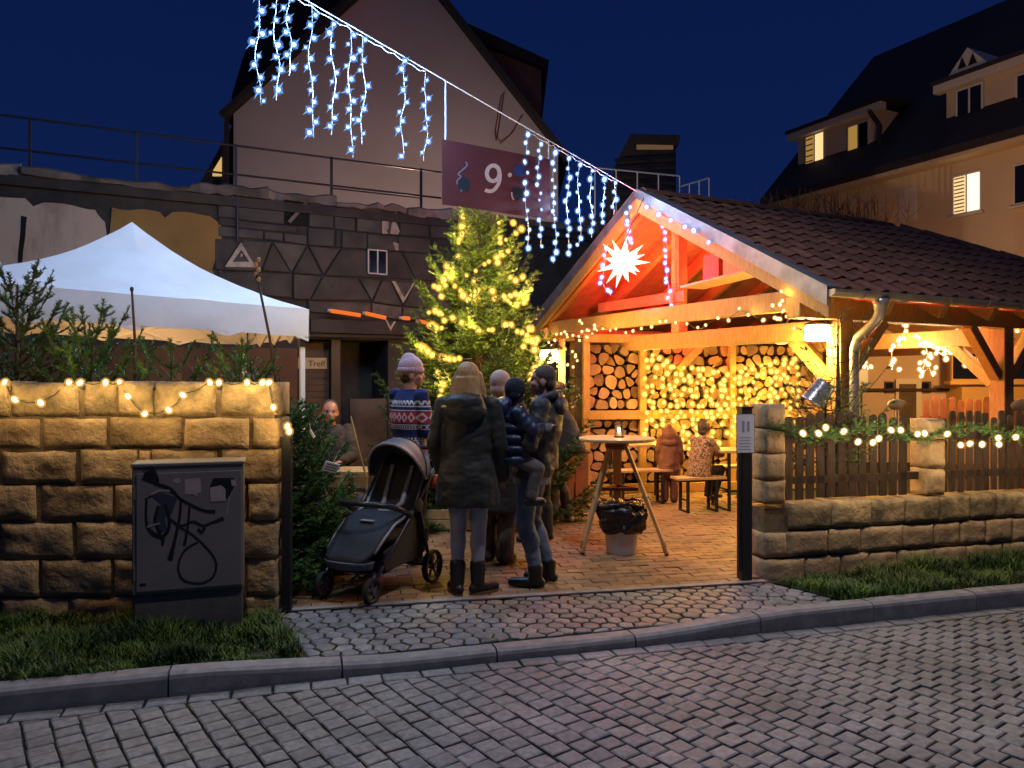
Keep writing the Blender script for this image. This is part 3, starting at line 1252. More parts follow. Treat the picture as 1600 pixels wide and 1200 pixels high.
def cable_t(u):
    k = (u - 800) / 1200
    return (k * CA.y - CA.x) / (CV.x - k * CV.y)


def cpt(t):
    p = CA + CV * t
    return p + V((0, 0, -0.10 * math.sin(math.pi * max(0, min(1.0, t / 2.0))) * 0))


mast = thing('cable_mast', 'tall wooden pole outside the yard that holds the light cable', 'pole', (-5.45, 4.70, 0.0))
MB().tube([(-5.45, 4.70, -0.05), (-5.45, 4.70, 6.55)], [0.10, 0.07], 10).obj('pole', m_fence, mast, smooth=True)
cab = thing('span_cable', 'thin steel cable running up to the left from the pavilion gable', 'cable', tuple(CA))
MB().tube([CA, CA + CV * 1.0, CA + CV * 2.05], 0.006, 6).obj('wire', m_cable, cab)


def icicles(name, label, spec, led, spacing, jit_r, seed, group, lamp_w):
    rg = random.Random(seed)
    t = thing(name, label, 'icicle lights', tuple(cpt(cable_t(spec[len(spec) // 2][0]))), 0, group)
    # feed wire slung along the cable
    ts = [cable_t(s[0]) for s in spec]
    pts = []
    k = 24
    for i in range(k + 1):
        tt = min(ts) + (max(ts) - min(ts)) * i / k
        pts.append(cpt(tt) + V((0, 0, -0.02 - 0.03 * abs(math.sin(i * 1.3)))))
    MB().tube(pts, 0.005, 5).obj('feed_wire', m_cable, t)
    for (u, v1) in spec:
        tt = cable_t(u)
        top = cpt(tt) + V((0, 0, -0.03))
        zend = 1.6 - (v1 - HOR) / 1200 * top.y
        L = top.z - zend
        n = max(3, int(L / 0.055))
        ph, ph2 = rg.uniform(0, 6), rg.uniform(0, 6)
        cv = V((CV.x, CV.y, 0)).normalized()
        pts = []
        for i in range(n + 1):
            f = i / n
            w = 0.018 * math.sin(f * 7 + ph) + 0.010 * math.sin(f * 15 + ph2)
            w *= min(1, f * 4)
            pts.append(top + V((0, 0, -L * f)) + cv * w + V((0, 0.015 * math.sin(f * 9 + ph2), 0)))
        st = MB().tube(pts, 0.003, 5).obj('strand', m_cable, t)
        d = rg.uniform(0.02, 0.08)
        k = 0
        while d < L:
            f = d / L * n
            i = min(n - 1, int(f))
            p = pts[i].lerp(pts[i + 1], f - i)
            sd = (1 if k % 2 else -1) * rg.uniform(0.4, 1) * jit_r
            inst(led, 'led', st, p + cv * sd + V((0, -0.008, 0)), (rg.uniform(-.4, .4), rg.uniform(-.35, .35), rg.uniform(-.5, .5)), rg.uniform(0.6, 1.15))
            d += spacing * rg.uniform(0.75, 1.2)
            k += 1
        p = pts[len(pts) // 2]
        if not 700 < u < 870:
            lamp('ice_glow', 'POINT', p + V((0.02, -0.40 if u < 700 else -0.09, 0)), lamp_w * L, ICE, 0.03)
    return t


icicles('icicle_lights', 'bluish white icicle lights with star shaped sparks hanging high at the left', [(404, 160), (432, 158), (452, 118), (487, 215), (520, 212), (548, 246), (567, 226), (630, 246), (665, 252)],
        me_star_led, 0.108, 0.035, 5, 'icicle lights on the cable', 26.0)
icicles('icicle_lights', 'bluish white icicle lights with drop shaped bulbs between banner and gable', [(823, 392), (843, 386), (866, 412), (888, 402), (905, 385), (924, 372), (943, 352), (960, 335)],
        me_ice_drop, 0.098, 0.022, 6, 'icicle lights on the cable', 12.0)

# banner with the number
bz0, bz1 = 3.36, 4.02
b0, b1 = cpt(cable_t(691)), cpt(cable_t(859))
b0, b1 = V((b0.x, b0.y, 0)), V((b1.x, b1.y, 0))
bd_ = (b1 - b0).normalized()
bn_ = V((bd_.y, -bd_.x, 0))
m_banner = M('banner_cloth', (0.060, 0.009, 0.014), 0.6, (0.048, 0.007, 0.012), 3)
m_print = M('banner_print', (0.36, 0.33, 0.32), 0.6)
m_pblue = M('banner_blue', (0.008, 0.03, 0.13), 0.5)
m_pteal = M('banner_teal', (0.006, 0.016, 0.026), 0.5)
m_pgrey = M('banner_grey', (0.12, 0.13, 0.19), 0.5)
BWI = (b1 - b0).length
ban = thing('banner', 'dark red banner with a white 9 hanging from the cable', 'banner', tuple((b0 + b1) / 2 + V((0, 0, bz0))))


def bp(x, z, d=0.0):
    """banner coordinates: x 0..1 from the left, z 0..1 from the bottom"""
    sag = 0.012 * math.sin(x * 7) * (1 - z)
    return b0 + bd_ * (x * BWI) + bn_ * (d + sag) + V((0, 0, bz0 + (bz1 - bz0) * z))


vs, fs = [], []
nx, nz = 16, 6
for d in (0.003, -0.003):
    for j in range(nz + 1):
        for i in range(nx + 1):
            vs.append(bp(i / nx, j / nz, d))
q = (nx + 1) * (nz + 1)
for j in range(nz):
    for i in range(nx):
        a = j * (nx + 1) + i
        fs.append((a, a + 1, a + nx + 2, a + nx + 1))
        fs.append((q + a, q + a + nx + 1, q + a + nx + 2, q + a + 1))
MB().add(vs, fs).obj('cloth', m_banner, ban, smooth=True)
for x in (0.03, 0.99):
    tp = cpt(cable_t(691 + (859 - 691) * x))
    MB().tube([tp, bp(x, 0.98, -0.006)], 0.008, 6).obj('cord', m_cable, ban)


def flat(pts2, name, mat, parent, to3, d0, d1):
    a = [to3(p[0], p[1], d0) for p in pts2]
    n = len(a)
    b = [to3(p[0], p[1], d1) for p in pts2]
    mb = MB().add(a + b, [tuple(range(n)), tuple(range(2 * n - 1, n - 1, -1))] + [(i, (i + 1) % n, (i + 1) % n + n, i + n) for i in range(n)])
    return mb.obj(name, mat, parent, fix=True)


def stroke(pts2, w, name, mat, parent, to3, d0, d1):
    """a painted line of width w along 2-D points"""
    if len(pts2) > 2:
        # smooth the hand-drawn line
        ws = list(w) if hasattr(w, '__len__') else [w] * len(pts2)
        q2, w2 = [], []
        for i in range(len(pts2) - 1):
            p0, p1, p2, p3 = pts2[max(0, i - 1)], pts2[i], pts2[i + 1], pts2[min(len(pts2) - 1, i + 2)]
            for k in range(4):
                f = k / 4
                q2.append(tuple(0.5 * (2 * p1[c] + (p2[c] - p0[c]) * f + (2 * p0[c] - 5 * p1[c] + 4 * p2[c] - p3[c]) * f * f
                                       + (3 * p1[c] - p0[c] - 3 * p2[c] + p3[c]) * f ** 3) for c in (0, 1)))
                w2.append(ws[i] + (ws[i + 1] - ws[i]) * f)
        pts2, w = q2 + [pts2[-1]], w2 + [ws[-1]]
    vs = []
    for i, p in enumerate(pts2):
        a, b = pts2[max(0, i - 1)], pts2[min(len(pts2) - 1, i + 1)]
        t = (b[0] - a[0], b[1] - a[1])
        L = math.hypot(*t) or 1
        n = (-t[1] / L, t[0] / L)
        ww = w[i] if hasattr(w, '__len__') else w
        vs.append((to3(p[0] + n[0] * ww / 2, p[1] + n[1] * ww / 2, d1), to3(p[0] - n[0] * ww / 2, p[1] - n[1] * ww / 2, d1)))
    mb = MB()
    fl = [v for pr in vs for v in pr]
    fs = [(2 * i, 2 * i + 1, 2 * i + 3, 2 * i + 2) for i in range(len(vs) - 1)]
    return mb.add(fl, fs).obj(name, mat, parent)


def bq(x, y, d):
    """pixel of the enlarged banner photograph (1500 px wide) to the cloth"""
    return bp((x - 70) / (1345 - 70), 1 - (y - (150 + (x - 120) * 0.215)) / 745, d)


nine = []
for k in range(0, 25):
    a = math.pi * 2 * k / 24 + 0.2
    nine.append((643 + 75 * math.cos(a), 555 + 92 * math.sin(a)))
stroke(nine, 48, 'digit', m_print, ban, bq, 0, 0.0045)
stroke([(722, 560), (724, 610), (712, 670), (680, 725), (640, 760), (590, 765), (545, 748)], 44, 'digit', m_print, ban, bq, 0, 0.0055)
flat([(845 + 26 * math.cos(k), 583 + 28 * math.sin(k)) for k in [i * 0.785 for i in range(8)]], 'full_stop', m_print, ban, bq, 0.0035, 0.005)
flat([(960 + 72 * math.cos(i * 0.52), 535 + 75 * math.sin(i * 0.52)) for i in range(12)], 'blue_bauble', m_pblue, ban, bq, 0.0035, 0.005)
flat([(930 + 75 * math.cos(i * 0.52), 815 + 85 * math.sin(i * 0.52)) for i in range(12)], 'teal_bauble', m_pteal, ban, bq, 0.0035, 0.005)
stroke([(868, 790), (872, 840), (895, 885)], 16, 'bauble_gleam', m_print, ban, bq, 0, 0.006)
flat([(305 + 68 * math.cos(i * 0.52), 675 + 90 * math.sin(i * 0.52)) for i in range(12)], 'teal_bauble', m_pteal, ban, bq, 0.0035, 0.005)
stroke([(325, 410), (340, 450), (290, 500), (240, 545), (268, 580), (230, 620), (225, 665)], 17, 'ribbon', m_pgrey, ban, bq, 0, 0.006)
stroke([(262, 740), (282, 745)], 26, 'bauble_gleam', m_pgrey, ban, bq, 0, 0.006)

# star lantern in the gable
st_p = pv(2.57, -0.35, 2.95)
stl = thing('star_lantern', 'glowing many pointed paper star hanging in the pavilion gable', 'star lantern', tuple(st_p))
mb = MB().ell(st_p, 0.12, 12, 8)
ga = math.pi * (3 - math.sqrt(5))
for k in range(26):
    z = 1 - 2 * (k + 0.5) / 26
    rr = math.sqrt(1 - z * z)
    d = V((rr * math.cos(ga * k), rr * math.sin(ga * k), z))
    L = 0.315 if k % 3 else 0.22
    x = d.orthogonal().normalized()
    y = d.cross(x)
    mb.add([st_p + d * 0.07 + (x * math.cos(t) + y * math.sin(t)) * 0.055 for t in (0, 1.571, 3.142, 4.712)] + [st_p + d * L],
           [(0, 1, 4), (1, 2, 4), (2, 3, 4), (3, 0, 4)])
mb.obj('star', m_star, stl)
lamp('star_glow', 'POINT', st_p + V((-0.1, -0.42, -0.12)), 42, (1.0, 0.035, 0.05), 0.10)
lamp('gable_glow', 'SPOT', pv(2.55, -0.12, 2.62), 330, (1.0, 0.008, 0.040), 0.10, target=pv(2.6, 1.4, 3.35), spot=165, blend=0.25)  # added red spot that boosts the star's glow inside the gable
MB().tube([st_p + V((0, 0, 0.2)), st_p + PE * 0.31 + V((0, 0, 0.80))], 0.006, 5).obj('cord', m_dcable, stl)


def string_lights(name, label, pts, spacing, me, wire, group=None, jit_p=0.012, cat='string lights', seed=1, lamps=0, lw=1.0, lcol=WARM, loff=(0, -0.06, -0.02), wr=0.003):
    rg = random.Random(seed)
    t = thing(name, label, cat, tuple(pts[0]), 0, group)
    MB().tube(pts, wr, 5).obj('wire', wire, t)
    d = spacing * 0.5
    acc = 0
    k = 0
    for a, b in zip(pts, pts[1:]):
        L = (V(b) - V(a)).length
        while d < acc + L:
            p = V(a).lerp(V(b), (d - acc) / max(L, 1e-6))
            p = p + V((rg.uniform(-1, 1), rg.uniform(-1, 0.2), rg.uniform(-1, 1))) * jit_p
            inst(me, 'bulb', t, p, (rg.uniform(-.6, .6), rg.uniform(-.6, .6), 0), rg.uniform(0.8, 1.15))
            if lamps and k % lamps == 0:
                lamp('bulb_glow', 'POINT', p + V(loff), lw, lcol, 0.02)
            k += 1
            d += spacing * rg.uniform(0.75, 1.25)
        acc += L
    return t


me_gold = drop_led(0.026, m_led_gold, 'bulb', 1.1, halo_=m_sh_gold)
me_gold_s = drop_led(0.019, m_led_gold, 'bulb', 1.1, halo_=m_sh_gold)
me_warm = drop_led(0.020, m_led_warm, 'bulb', 1.3, halo_=m_sh_warm)
me_white = drop_led(0.022, m_led_white, 'bulb', 1.2, halo_=m_sh_warm)
me_tiny = drop_led(0.013, m_led_warm, 'bulb', 1.2, halo_=m_sh_warm)

# net of lights over the firewood
net = thing('net_lights', 'dense net of golden fairy lights spread over the firewood', 'net lights', tuple(q3(1.9, 1.4, 0.14)))
ncol, nrow = 22, 12
wires = MB()
grid = {}
rg = random.Random(21)
for i in range(ncol):
    f = i / (ncol - 1)
    s = 0.80 + 2.16 * f
    zt = 1.98 - 0.62 * f * (1 - f) * 1.9 + 0.02 * math.sin(i)
    zb = 0.72 + 0.05 * math.sin(i * 0.7)
    for j in range(nrow):
        g = j / (nrow - 1)
        grid[i, j] = q3(s + rg.uniform(-.035, .035), zt + (zb - zt) * g + rg.uniform(-.03, .03), 0.13 + rg.uniform(-.02, .02))
for i in range(ncol):
    wires.tube([grid[i, j] for j in range(nrow)], 0.003, 3)
for j in range(nrow):
    wires.tube([grid[i, j] for i in range(ncol)], 0.003, 3)
wires.obj('net_wire', m_dcable, net)
for (i, j), p in grid.items():
    if rg.random() < (0.06 if j < 8 else 0.3):
        continue
    inst(me_gold, 'bulb', net, p + V((0, -0.02, 0)), (rg.uniform(-.5, .5), rg.uniform(-.5, .5), 0), rg.uniform(0.75, 1.2))
for i in range(1, ncol, 3):
    for j in range(1, nrow, 3):
        lamp('net_glow', 'POINT', grid[i, j] + QN * 0.13, 3.6, (1, 0.58, 0.08), 0.03)

# lights along the front tie beam and the gable
pts = []
for k in range(40):
    f = k / 39
    a = 4.95 - 4.45 * f
    pts.append(pv(a, 0.02, 2.21 + 0.03 * math.sin(k * 1.7) + 0.05 * math.sin(k * 0.6)))
string_lights('string_lights', 'small warm lights along the front tie beam of the pavilion', pts, 0.16, me_tiny, m_dcable, 'string lights on the pavilion', 0.03, seed=3, lamps=5, lw=0.9)
pts = [pv(0.48, 0.0, 2.44 - 0.02 * k) + PG * 0.06 * math.sin(k * 0.9) + PE * 0.1 * math.sin(k * 0.5) for k in range(18)]
string_lights('string_lights', 'small warm lights dangling above the right lamp at the pavilion corner', pts, 0.06, me_tiny, m_dcable, 'string lights on the pavilion', 0.09, seed=4, lamps=4, lw=0.8)
pts = [P(900 + 40 * math.sin(k * 0.7) * (1 - k / 26) - k * 1.6, 505 + k * 5.2, 9.75) for k in range(22)]
string_lights('string_lights', 'tangle of warm lights hanging left of the firewood by the tree', pts, 0.065, me_tiny, m_dcable, 'string lights on the pavilion', 0.06, seed=5, lamps=5, lw=1.2)
for lab, us, sd in (('white gable lights hanging down in front of the king post', [(1034, 350), (1041, 372), (1043, 395), (1040, 420), (1044, 442), (1046, 455), (1047, 478)], 7),
                    ('white gable lights hanging behind the left side of the star', [(950, 380), (946, 398), (944, 420), (940, 440), (948, 455), (955, 462)], 8),
                    ('white gable lights trailing from the roof apex over the star', [(986, 316), (983, 330), (975, 352), (985, 356), (976, 372), (990, 380), (984, 390)], 9)):
    k = [P(u, v, 9.3 + 0.0 * v) for u, v in us]
    string_lights('string_lights', lab, k, 0.085, me_ice_drop, m_cable, 'string lights on the pavilion', 0.03, seed=sd)
pts = [pv(0.9 - 0.02 * k, -0.06, 0) + V((0, 0, roofz(0.9) - 0.05)) for k in range(2)]
pts = [pv(2.6 - 0.16 * k, -0.075, roofz(2.6 - 0.16 * k) - 0.10 - 0.02 * (k % 2)) for k in range(9)]
string_lights('string_lights', 'white lights along the right barge board below the roof apex', pts, 0.26, me_ice_drop, m_cable, 'string lights on the pavilion', 0.02, seed=10)
# warm white garlands inside the right bay
def bay(us, y, seed, lab, lamps=5):
    k = [P(u, v, y + 0.15 * math.sin(i)) for i, (u, v) in enumerate(us)]
    string_lights('string_lights', lab, k, 0.062, me_white, m_cable, 'string lights in the right bay of the pavilion', 0.06, seed=seed, lamps=lamps, lw=5.0, lcol=(1, 0.62, 0.26))


bay([(1382, 480), (1391, 491), (1408, 497), (1414, 513), (1408, 530), (1425, 525), (1438, 534), (1455, 540), (1468, 545), (1482, 532), (1498, 520), (1510, 508), (1530, 512), (1560, 498), (1598, 515)], 9.2, 12, 'warm white lights slung in an arc across the right bay')
bay([(1446, 538), (1449, 556), (1444, 570), (1440, 582), (1452, 575), (1458, 588)], 9.25, 13, 'warm white lights hanging in the lowest cluster of the right bay', 3)
bay([(1503, 520), (1507, 535), (1505, 552), (1512, 565), (1527, 557), (1528, 575)], 9.3, 14, 'warm white lights hanging just left of the middle post', 3)
bay([(1394, 540), (1393, 553), (1395, 566), (1394, 578)], 9.4, 15, 'short strand of warm white lights hanging by itself in the right bay', 3)
bay([(1342, 549), (1348, 560), (1354, 570), (1357, 577)], 9.0, 16, 'short slanting strand of warm white lights beside the downpipe', 3)
bay([(1475, 540), (1483, 552), (1476, 556), (1462, 548)], 9.2, 17, 'warm white lights bunched in the middle of the right bay', 3)


def lantern(label, pos, post_pos):
    t = thing('wall_lamp', label, 'lamp', tuple(pos), 0, 'bright drum lamps on the pavilion')
    MB().lathe(pos, [(0.10, -0.075), (0.115, -0.06), (0.12, 0.0), (0.115, 0.06), (0.10, 0.075)], 18).obj('glass', m_lampglass, t, smooth=True)
    MB().lathe(pos + V((0, 0, 0.079)), [(0.125, 0.0), (0.12, 0.018), (0.05, 0.04)], 18).obj('cap', m_black, t)
    MB().tube([pos + V((0, 0, 0.10)), pos.lerp(post_pos, 0.5) + V((0, 0, 0.16)), post_pos + V((0, 0, 0.09))], 0.012, 8).obj('bracket', m_black, t)
    return t


lpA = V((2.946, 7.40, 2.04))
lantern('bright white drum lamp on the front right post of the pavilion', lpA, pv(0.40, 0.53, 2.04))
lamp('lamp_glow', 'POINT', lpA + V((-0.10, -0.05, -0.16)), 66, (1, 0.60, 0.16), 0.08)
lpB = P(858, 557, 9.45)
lpost = thing('lamp_post', 'slim wooden lamp post half hidden between tree and firewood', 'lamp post', (0.62, 9.55, GZ))
MB().beam((0.62, 9.55, GZ), (0.62, 9.55, 2.1), 0.08, 0.08, up=(1, 0, 0)).obj('post', m_wood, lpost, bevel=0.004)
lantern('bright white drum lamp at the right edge of the Christmas tree', lpB, V((0.62, 9.51, lpB.z)))
lamp('lamp_glow', 'POINT', lpB + V((0.0, -0.16, -0.14)), 90, (1, 0.60, 0.15), 0.08)
# added fill lights under the pavilion roof for the warm glow inside
lamp('bay_glow', 'SPOT', pv(2.7, 2.3, 2.04), 150, (1, 0.58, 0.11), 0.12, target=pv(2.7, 2.3, 0), spot=150, blend=0.3)
lamp('bay_glow', 'POINT', pv(2.0, 6.2, 2.0), 240, (1, 0.52, 0.15), 0.12)
for b, a, lab in ((2.3, 2.7, 'round ceiling lamp under the pavilion roof above the benches'), (6.2, 2.0, 'round ceiling lamp far back under the pavilion roof')):
    cl = thing('added_ceiling_lamp', lab, 'lamp', tuple(pv(a, b, 2.05)))
    MB().lathe(pv(a, b, 2.06), [(0.05, 0), (0.11, 0.03), (0.12, 0.08)], 14).obj('glass', m_led_gold, cl, smooth=True)
    MB().lathe(pv(a, b, 2.10), [(0.20, 0), (0.19, 0.02), (0.05, 0.10)], 16).obj('shade', m_black, cl)
    MB().tube([pv(a, b, 2.13), pv(a, b, roofz(a) - 0.06)], 0.012, 6).obj('cord', m_dcable, cl)

# street lamp over the road (outside the picture, its light is what shows)
sl = thing('street_lamp', 'tall street lamp leaning over the road outside the picture', 'street lamp', (3.6, 1.9, 0))
MB().tube([(3.6, 1.9, -0.02), (3.6, 1.9, 6.6), (3.4, 2.1, 7.05), (2.7, 2.6, 7.25), (1.6, 3.35, 7.25)], [0.09, 0.06, 0.05, 0.045, 0.04], 10).obj('mast', m_black, sl, smooth=True)
MB().box((1.3, 3.55, 7.25), (0.75, 0.24, 0.10), -0.6).obj('lamp_head', m_black, sl, bevel=0.02)
lamp('street_light', 'SPOT', (1.3, 3.55, 7.17), 620, (0.95, 0.91, 1.0), 0.15, target=(0.8, 3.7, 0), spot=150, blend=0.5)
# ================================================================ OLD TERRACE BUILDING (left, behind the tent)
F0 = V((-1.04, 12.5, 0))
FN = V((PE.y, -PE.x, 0))            # out of the facade, towards the street
FD = PE


def f3(s, z, d=0.0):
    return F0 + FD * s + FN * d + V((0, 0, z))


def fsz(u, v):
    k = (u - 800) / 1200
    s = (k * F0.y - F0.x) / (FD.x - k * FD.y)
    y = F0.y + FD.y * s
    return s, 1.6 - (v - HOR) / 1200 * y


def crop(pts, ox=340.0, oy=260.0, sc=4.21):
    return [fsz(ox + x / sc, oy + y / sc) for x, y in pts]


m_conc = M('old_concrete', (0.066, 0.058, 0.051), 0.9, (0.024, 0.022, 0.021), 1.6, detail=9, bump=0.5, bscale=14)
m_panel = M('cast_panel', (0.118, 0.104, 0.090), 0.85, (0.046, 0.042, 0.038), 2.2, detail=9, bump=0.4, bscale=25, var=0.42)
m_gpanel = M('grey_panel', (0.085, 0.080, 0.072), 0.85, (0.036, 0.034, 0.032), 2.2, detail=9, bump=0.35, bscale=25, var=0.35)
m_pink = M('pink_plaster', (0.56, 0.43, 0.34), 0.9, (0.27, 0.195, 0.15), 2.2, detail=9, bump=0.3, bscale=30, stretch=(1.6, 1.6, 0.45), ramp=(0.48, 0.72))
m_ochre = M('ochre_plaster', (0.34, 0.20, 0.055), 0.9, (0.25, 0.145, 0.045), 1.2, bump=0.2, bscale=30)
m_coping = M('coping_concrete', (0.27, 0.225, 0.20), 0.9, (0.075, 0.062, 0.056), 2.0, detail=9, bump=0.6, bscale=18, var=0.2)
m_dark = M('dark_opening', (0.006, 0.006, 0.006), 0.9)
m_wpaint = M('white_paint_marks', (0.50, 0.44, 0.36), 0.8, (0.30, 0.26, 0.21), 9)
m_frame_w = M('white_frame', (0.55, 0.52, 0.47), 0.6)
m_glass_d = M('dark_glass', (0.01, 0.012, 0.016), 0.08)
m_shutter = M('brown_shutter', (0.10, 0.065, 0.035), 0.7, (0.07, 0.045, 0.025), 5)
m_brown = M('brown_render', (0.15, 0.075, 0.038), 0.9, (0.10, 0.05, 0.026), 1.3, bump=0.3, bscale=20)

ter = thing('terrace_building', 'dark old concrete building with a railed roof terrace behind the tent', 'building', tuple(f3(-2, GZ, -1)))
FT = 4.22
# the wall body
wb = MB()
sL, sR = -16.0, 3.6
door0, door1 = fsz(466, 600)[0], fsz(607, 600)[0]
wb.prism([f3(sL, 0, -0.02), f3(door0, 0, -0.02), f3(door0, 0, -3.2), f3(sL, 0, -3.2)], (0, 0, FT))
wb.prism([f3(door1, 0, -0.02), f3(sR, 0, -0.02), f3(sR, 0, -3.2), f3(door1, 0, -3.2)], (0, 0, FT))
wb.prism([f3(door0, 2.2, -0.02), f3(door1, 2.2, -0.02), f3(door1, 2.2, -3.2), f3(door0, 2.2, -3.2)], (0, 0, FT - 2.2))
wb.prism([f3(door0, 0, -0.9), f3(door1, 0, -0.9), f3(door1, 0, -1.0), f3(door0, 0, -1.0)], (0, 0, 2.2))
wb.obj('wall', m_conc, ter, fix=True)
# brown render at the foot of the wall
MB().prism([f3(sL, 0, -0.02), f3(door0 - 0.02, 0, -0.02), f3(door0 - 0.02, 0, 0.02), f3(sL, 0, 0.02)], (0, 0, 2.05)).obj('base_render', m_brown, ter, fix=True)


def fpanel(pts, mat, name, d0=-0.02, d1=0.03, gap=0.005, raw=False, parent=None):
    poly = pts if raw else crop(pts)
    if area(poly) < 0:
        poly = poly[::-1]
    if gap:
        p2 = shrink(poly, gap)
        poly = p2 or poly
    mb = MB()
    n = len(poly)
    inner = shrink(poly, 0.012)
    if len(inner) != n:
        inner = poly
    vs = [f3(p[0], p[1], d0) for p in poly] + [f3(p[0], p[1], d1 - 0.01) for p in poly] + [f3(p[0], p[1], d1) for p in inner]
    fs = [tuple(range(2 * n, 3 * n))]
    for i in range(n):
        j = (i + 1) % n
        fs += [(i, j, n + j, n + i), (n + i, n + j, 2 * n + j, 2 * n + i)]
    return mb.add(vs, fs).obj(name, mat, parent or ter, fix=True)


for q in ([(0, 172), (125, 180), (125, 348), (0, 333)], [(130, 180), (438, 202), (438, 383), (130, 350)],
          [(597, 218), (760, 238), (760, 410), (597, 398)], [(765, 240), (900, 262), (900, 430), (765, 412)],
          [(912, 268), (1075, 283), (1075, 445), (912, 430)], [(1080, 285), (1190, 295), (1190, 455), (1080, 448)],
          [(1195, 295), (1390, 310), (1390, 470), (1195, 455)], [(1395, 310), (1600, 326), (1600, 486), (1395, 470)], [(1605, 326), (1900, 350), (1900, 505), (1605, 486)],
          [(0, 337), (128, 352), (128, 402), (0, 388)], [(132, 354), (515, 397), (515, 440), (132, 404)],
          [(0, 392), (300, 425), (300, 480), (0, 462)], [(303, 426), (430, 440), (430, 494), (303, 482)],
          [(434, 441), (585, 452), (585, 518), (434, 496)], [(590, 404), (762, 415), (762, 530), (590, 520)],
          [(775, 418), (808, 422), (808, 536), (775, 532)], [(815, 423), (980, 440), (980, 546), (815, 537)],
          [(985, 447), (1180, 460), (1180, 558), (985, 547)], [(1185, 460), (1400, 478), (1400, 577), (1185, 559)], [(1405, 478), (1800, 505), (1800, 602), (1405, 578)]):
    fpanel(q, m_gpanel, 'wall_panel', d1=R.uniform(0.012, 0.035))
for q in ([(-20, 474), (155, 484), (40, 684), (-20, 680)], [(160, 485), (355, 498), (283, 690), (45, 684)],
          [(358, 500), (478, 700), (287, 690)], [(359, 498), (588, 520), (482, 700)], [(591, 524), (688, 716), (484, 705)],
          [(593, 522), (805, 545), (693, 714)], [(808, 546), (1205, 563), (1298, 745), (700, 720)], [(1210, 565), (1500, 583), (1500, 760), (1304, 746)],
          [(1505, 585), (1900, 610), (1900, 780), (1505, 760)],
          [(0, 688), (490, 705), (490, 868), (0, 826)], [(494, 708), (686, 723), (602, 880), (494, 874)],
          [(692, 725), (920, 738), (1008, 884), (606, 880)], [(925, 738), (1076, 748), (1012, 884)], [(1080, 750), (1137, 755), (1210, 922), (1016, 892)],
          [(1140, 757), (1292, 765), (1214, 916)], [(1296, 767), (1600, 785), (1600, 945), (1217, 922)],
          [(592, 884), (1005, 898), (1005, 984), (592, 960)], [(1010, 898), (1212, 926), (1204, 1010), (1010, 986)], [(1216, 926), (1600, 950), (1600, 1030), (1208, 1010)]):
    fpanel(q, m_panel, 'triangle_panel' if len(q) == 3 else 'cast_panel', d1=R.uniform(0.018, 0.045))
fpanel([(440, 203), (594, 216), (594, 398), (440, 384)], m_dark, 'vent_opening', d1=-0.010, gap=0.004)
a_, b_ = crop([(465, 372), (580, 245)])
MB().beam(f3(a_[0], a_[1], 0.01), f3(b_[0], b_[1], 0.01), 0.05, 0.09, up=FN).obj('loose_plank', m_coping, ter)
# down conduit
c0, c1 = fsz(370, 300), fsz(372, 380)
MB().tube([f3(c0[0], FT, 0.06), f3(c0[0], c1[1], 0.06)], 0.018, 6).obj('conduit', m_black, ter)
# ledge above the doors
l0, l1 = fsz(482, 505), fsz(640, 520)
zb = fsz(560, 522)[1]
MB().prism([f3(l0[0], 0, -0.02), f3(2.6, 0, -0.02), f3(2.6, 0, 0.16), f3(l0[0], 0, 0.16)], (0, 0, 0.20)).obj('ledge', m_conc, ter, fix=True).location.z += zb
MB().prism([f3(l0[0], 0, -0.02), f3(2.6, 0, -0.02), f3(2.6, 0, 0.10), f3(l0[0], 0, 0.10)], (0, 0, 0.05)).obj('ledge_trim', m_conc, ter, fix=True).location.z += zb - 0.06
# warm glowing tubes on the ledge
m_tube = E('orange_tube', (1.0, 0.20, 0.03), 0.75)
for (ua, va, ub, vb) in ((512, 487, 558, 494), (566, 491, 597, 498), (622, 498, 634, 499), (648, 503, 672, 508)):
    pa, pb = fsz(ua, va), fsz(ub, vb)
    t = thing('tube_light', {512: 'long orange tube light lying on the ledge nearest the tent', 566: 'second orange tube light on the ledge right of the long one',
                             622: 'shortest orange tube light on the ledge, left of the tree', 648: 'orange tube light on the ledge among the tree branches'}[ua],
              'tube light', tuple(f3(pa[0], pa[1], 0.2)), 0, 'orange tube lights on the ledge')
    MB().tube([f3(pa[0], pa[1], 0.19), f3(pb[0], pb[1], 0.19)], 0.030, 8).obj('tube', m_tube, t, smooth=True)
    MB().tube([f3(pa[0] - 0.05, pa[1] + 0.004, 0.19), f3(pa[0], pa[1], 0.19)], 0.024, 8).obj('socket', m_frame_w, t)
# plaster remains on the left
def blob_edge(pts, seed, n=6, amp=0.05):
    out = []
    for i, p in enumerate(pts):
        q = pts[(i + 1) % len(pts)]
        for k in range(n):
            f = k / n
            x, z = p[0] + (q[0] - p[0]) * f, p[1] + (q[1] - p[1]) * f
            out.append((x + amp * noise.noise(V((x * 3, z * 3, seed))), z + amp * noise.noise(V((x * 3, z * 3, seed + 9)))))
    return out


def plaster(name, upts, mat, seed, d=0.018, lab=None):
    pts = blob_edge([fsz(u, v) for u, v in upts], seed)
    mb = MB().prism([f3(p[0], p[1], -0.01) for p in pts], FN * (d + 0.01))
    o = mb.obj(name, mat, ter, fix=True)
    if lab:
        o['label'] = lab
    return o


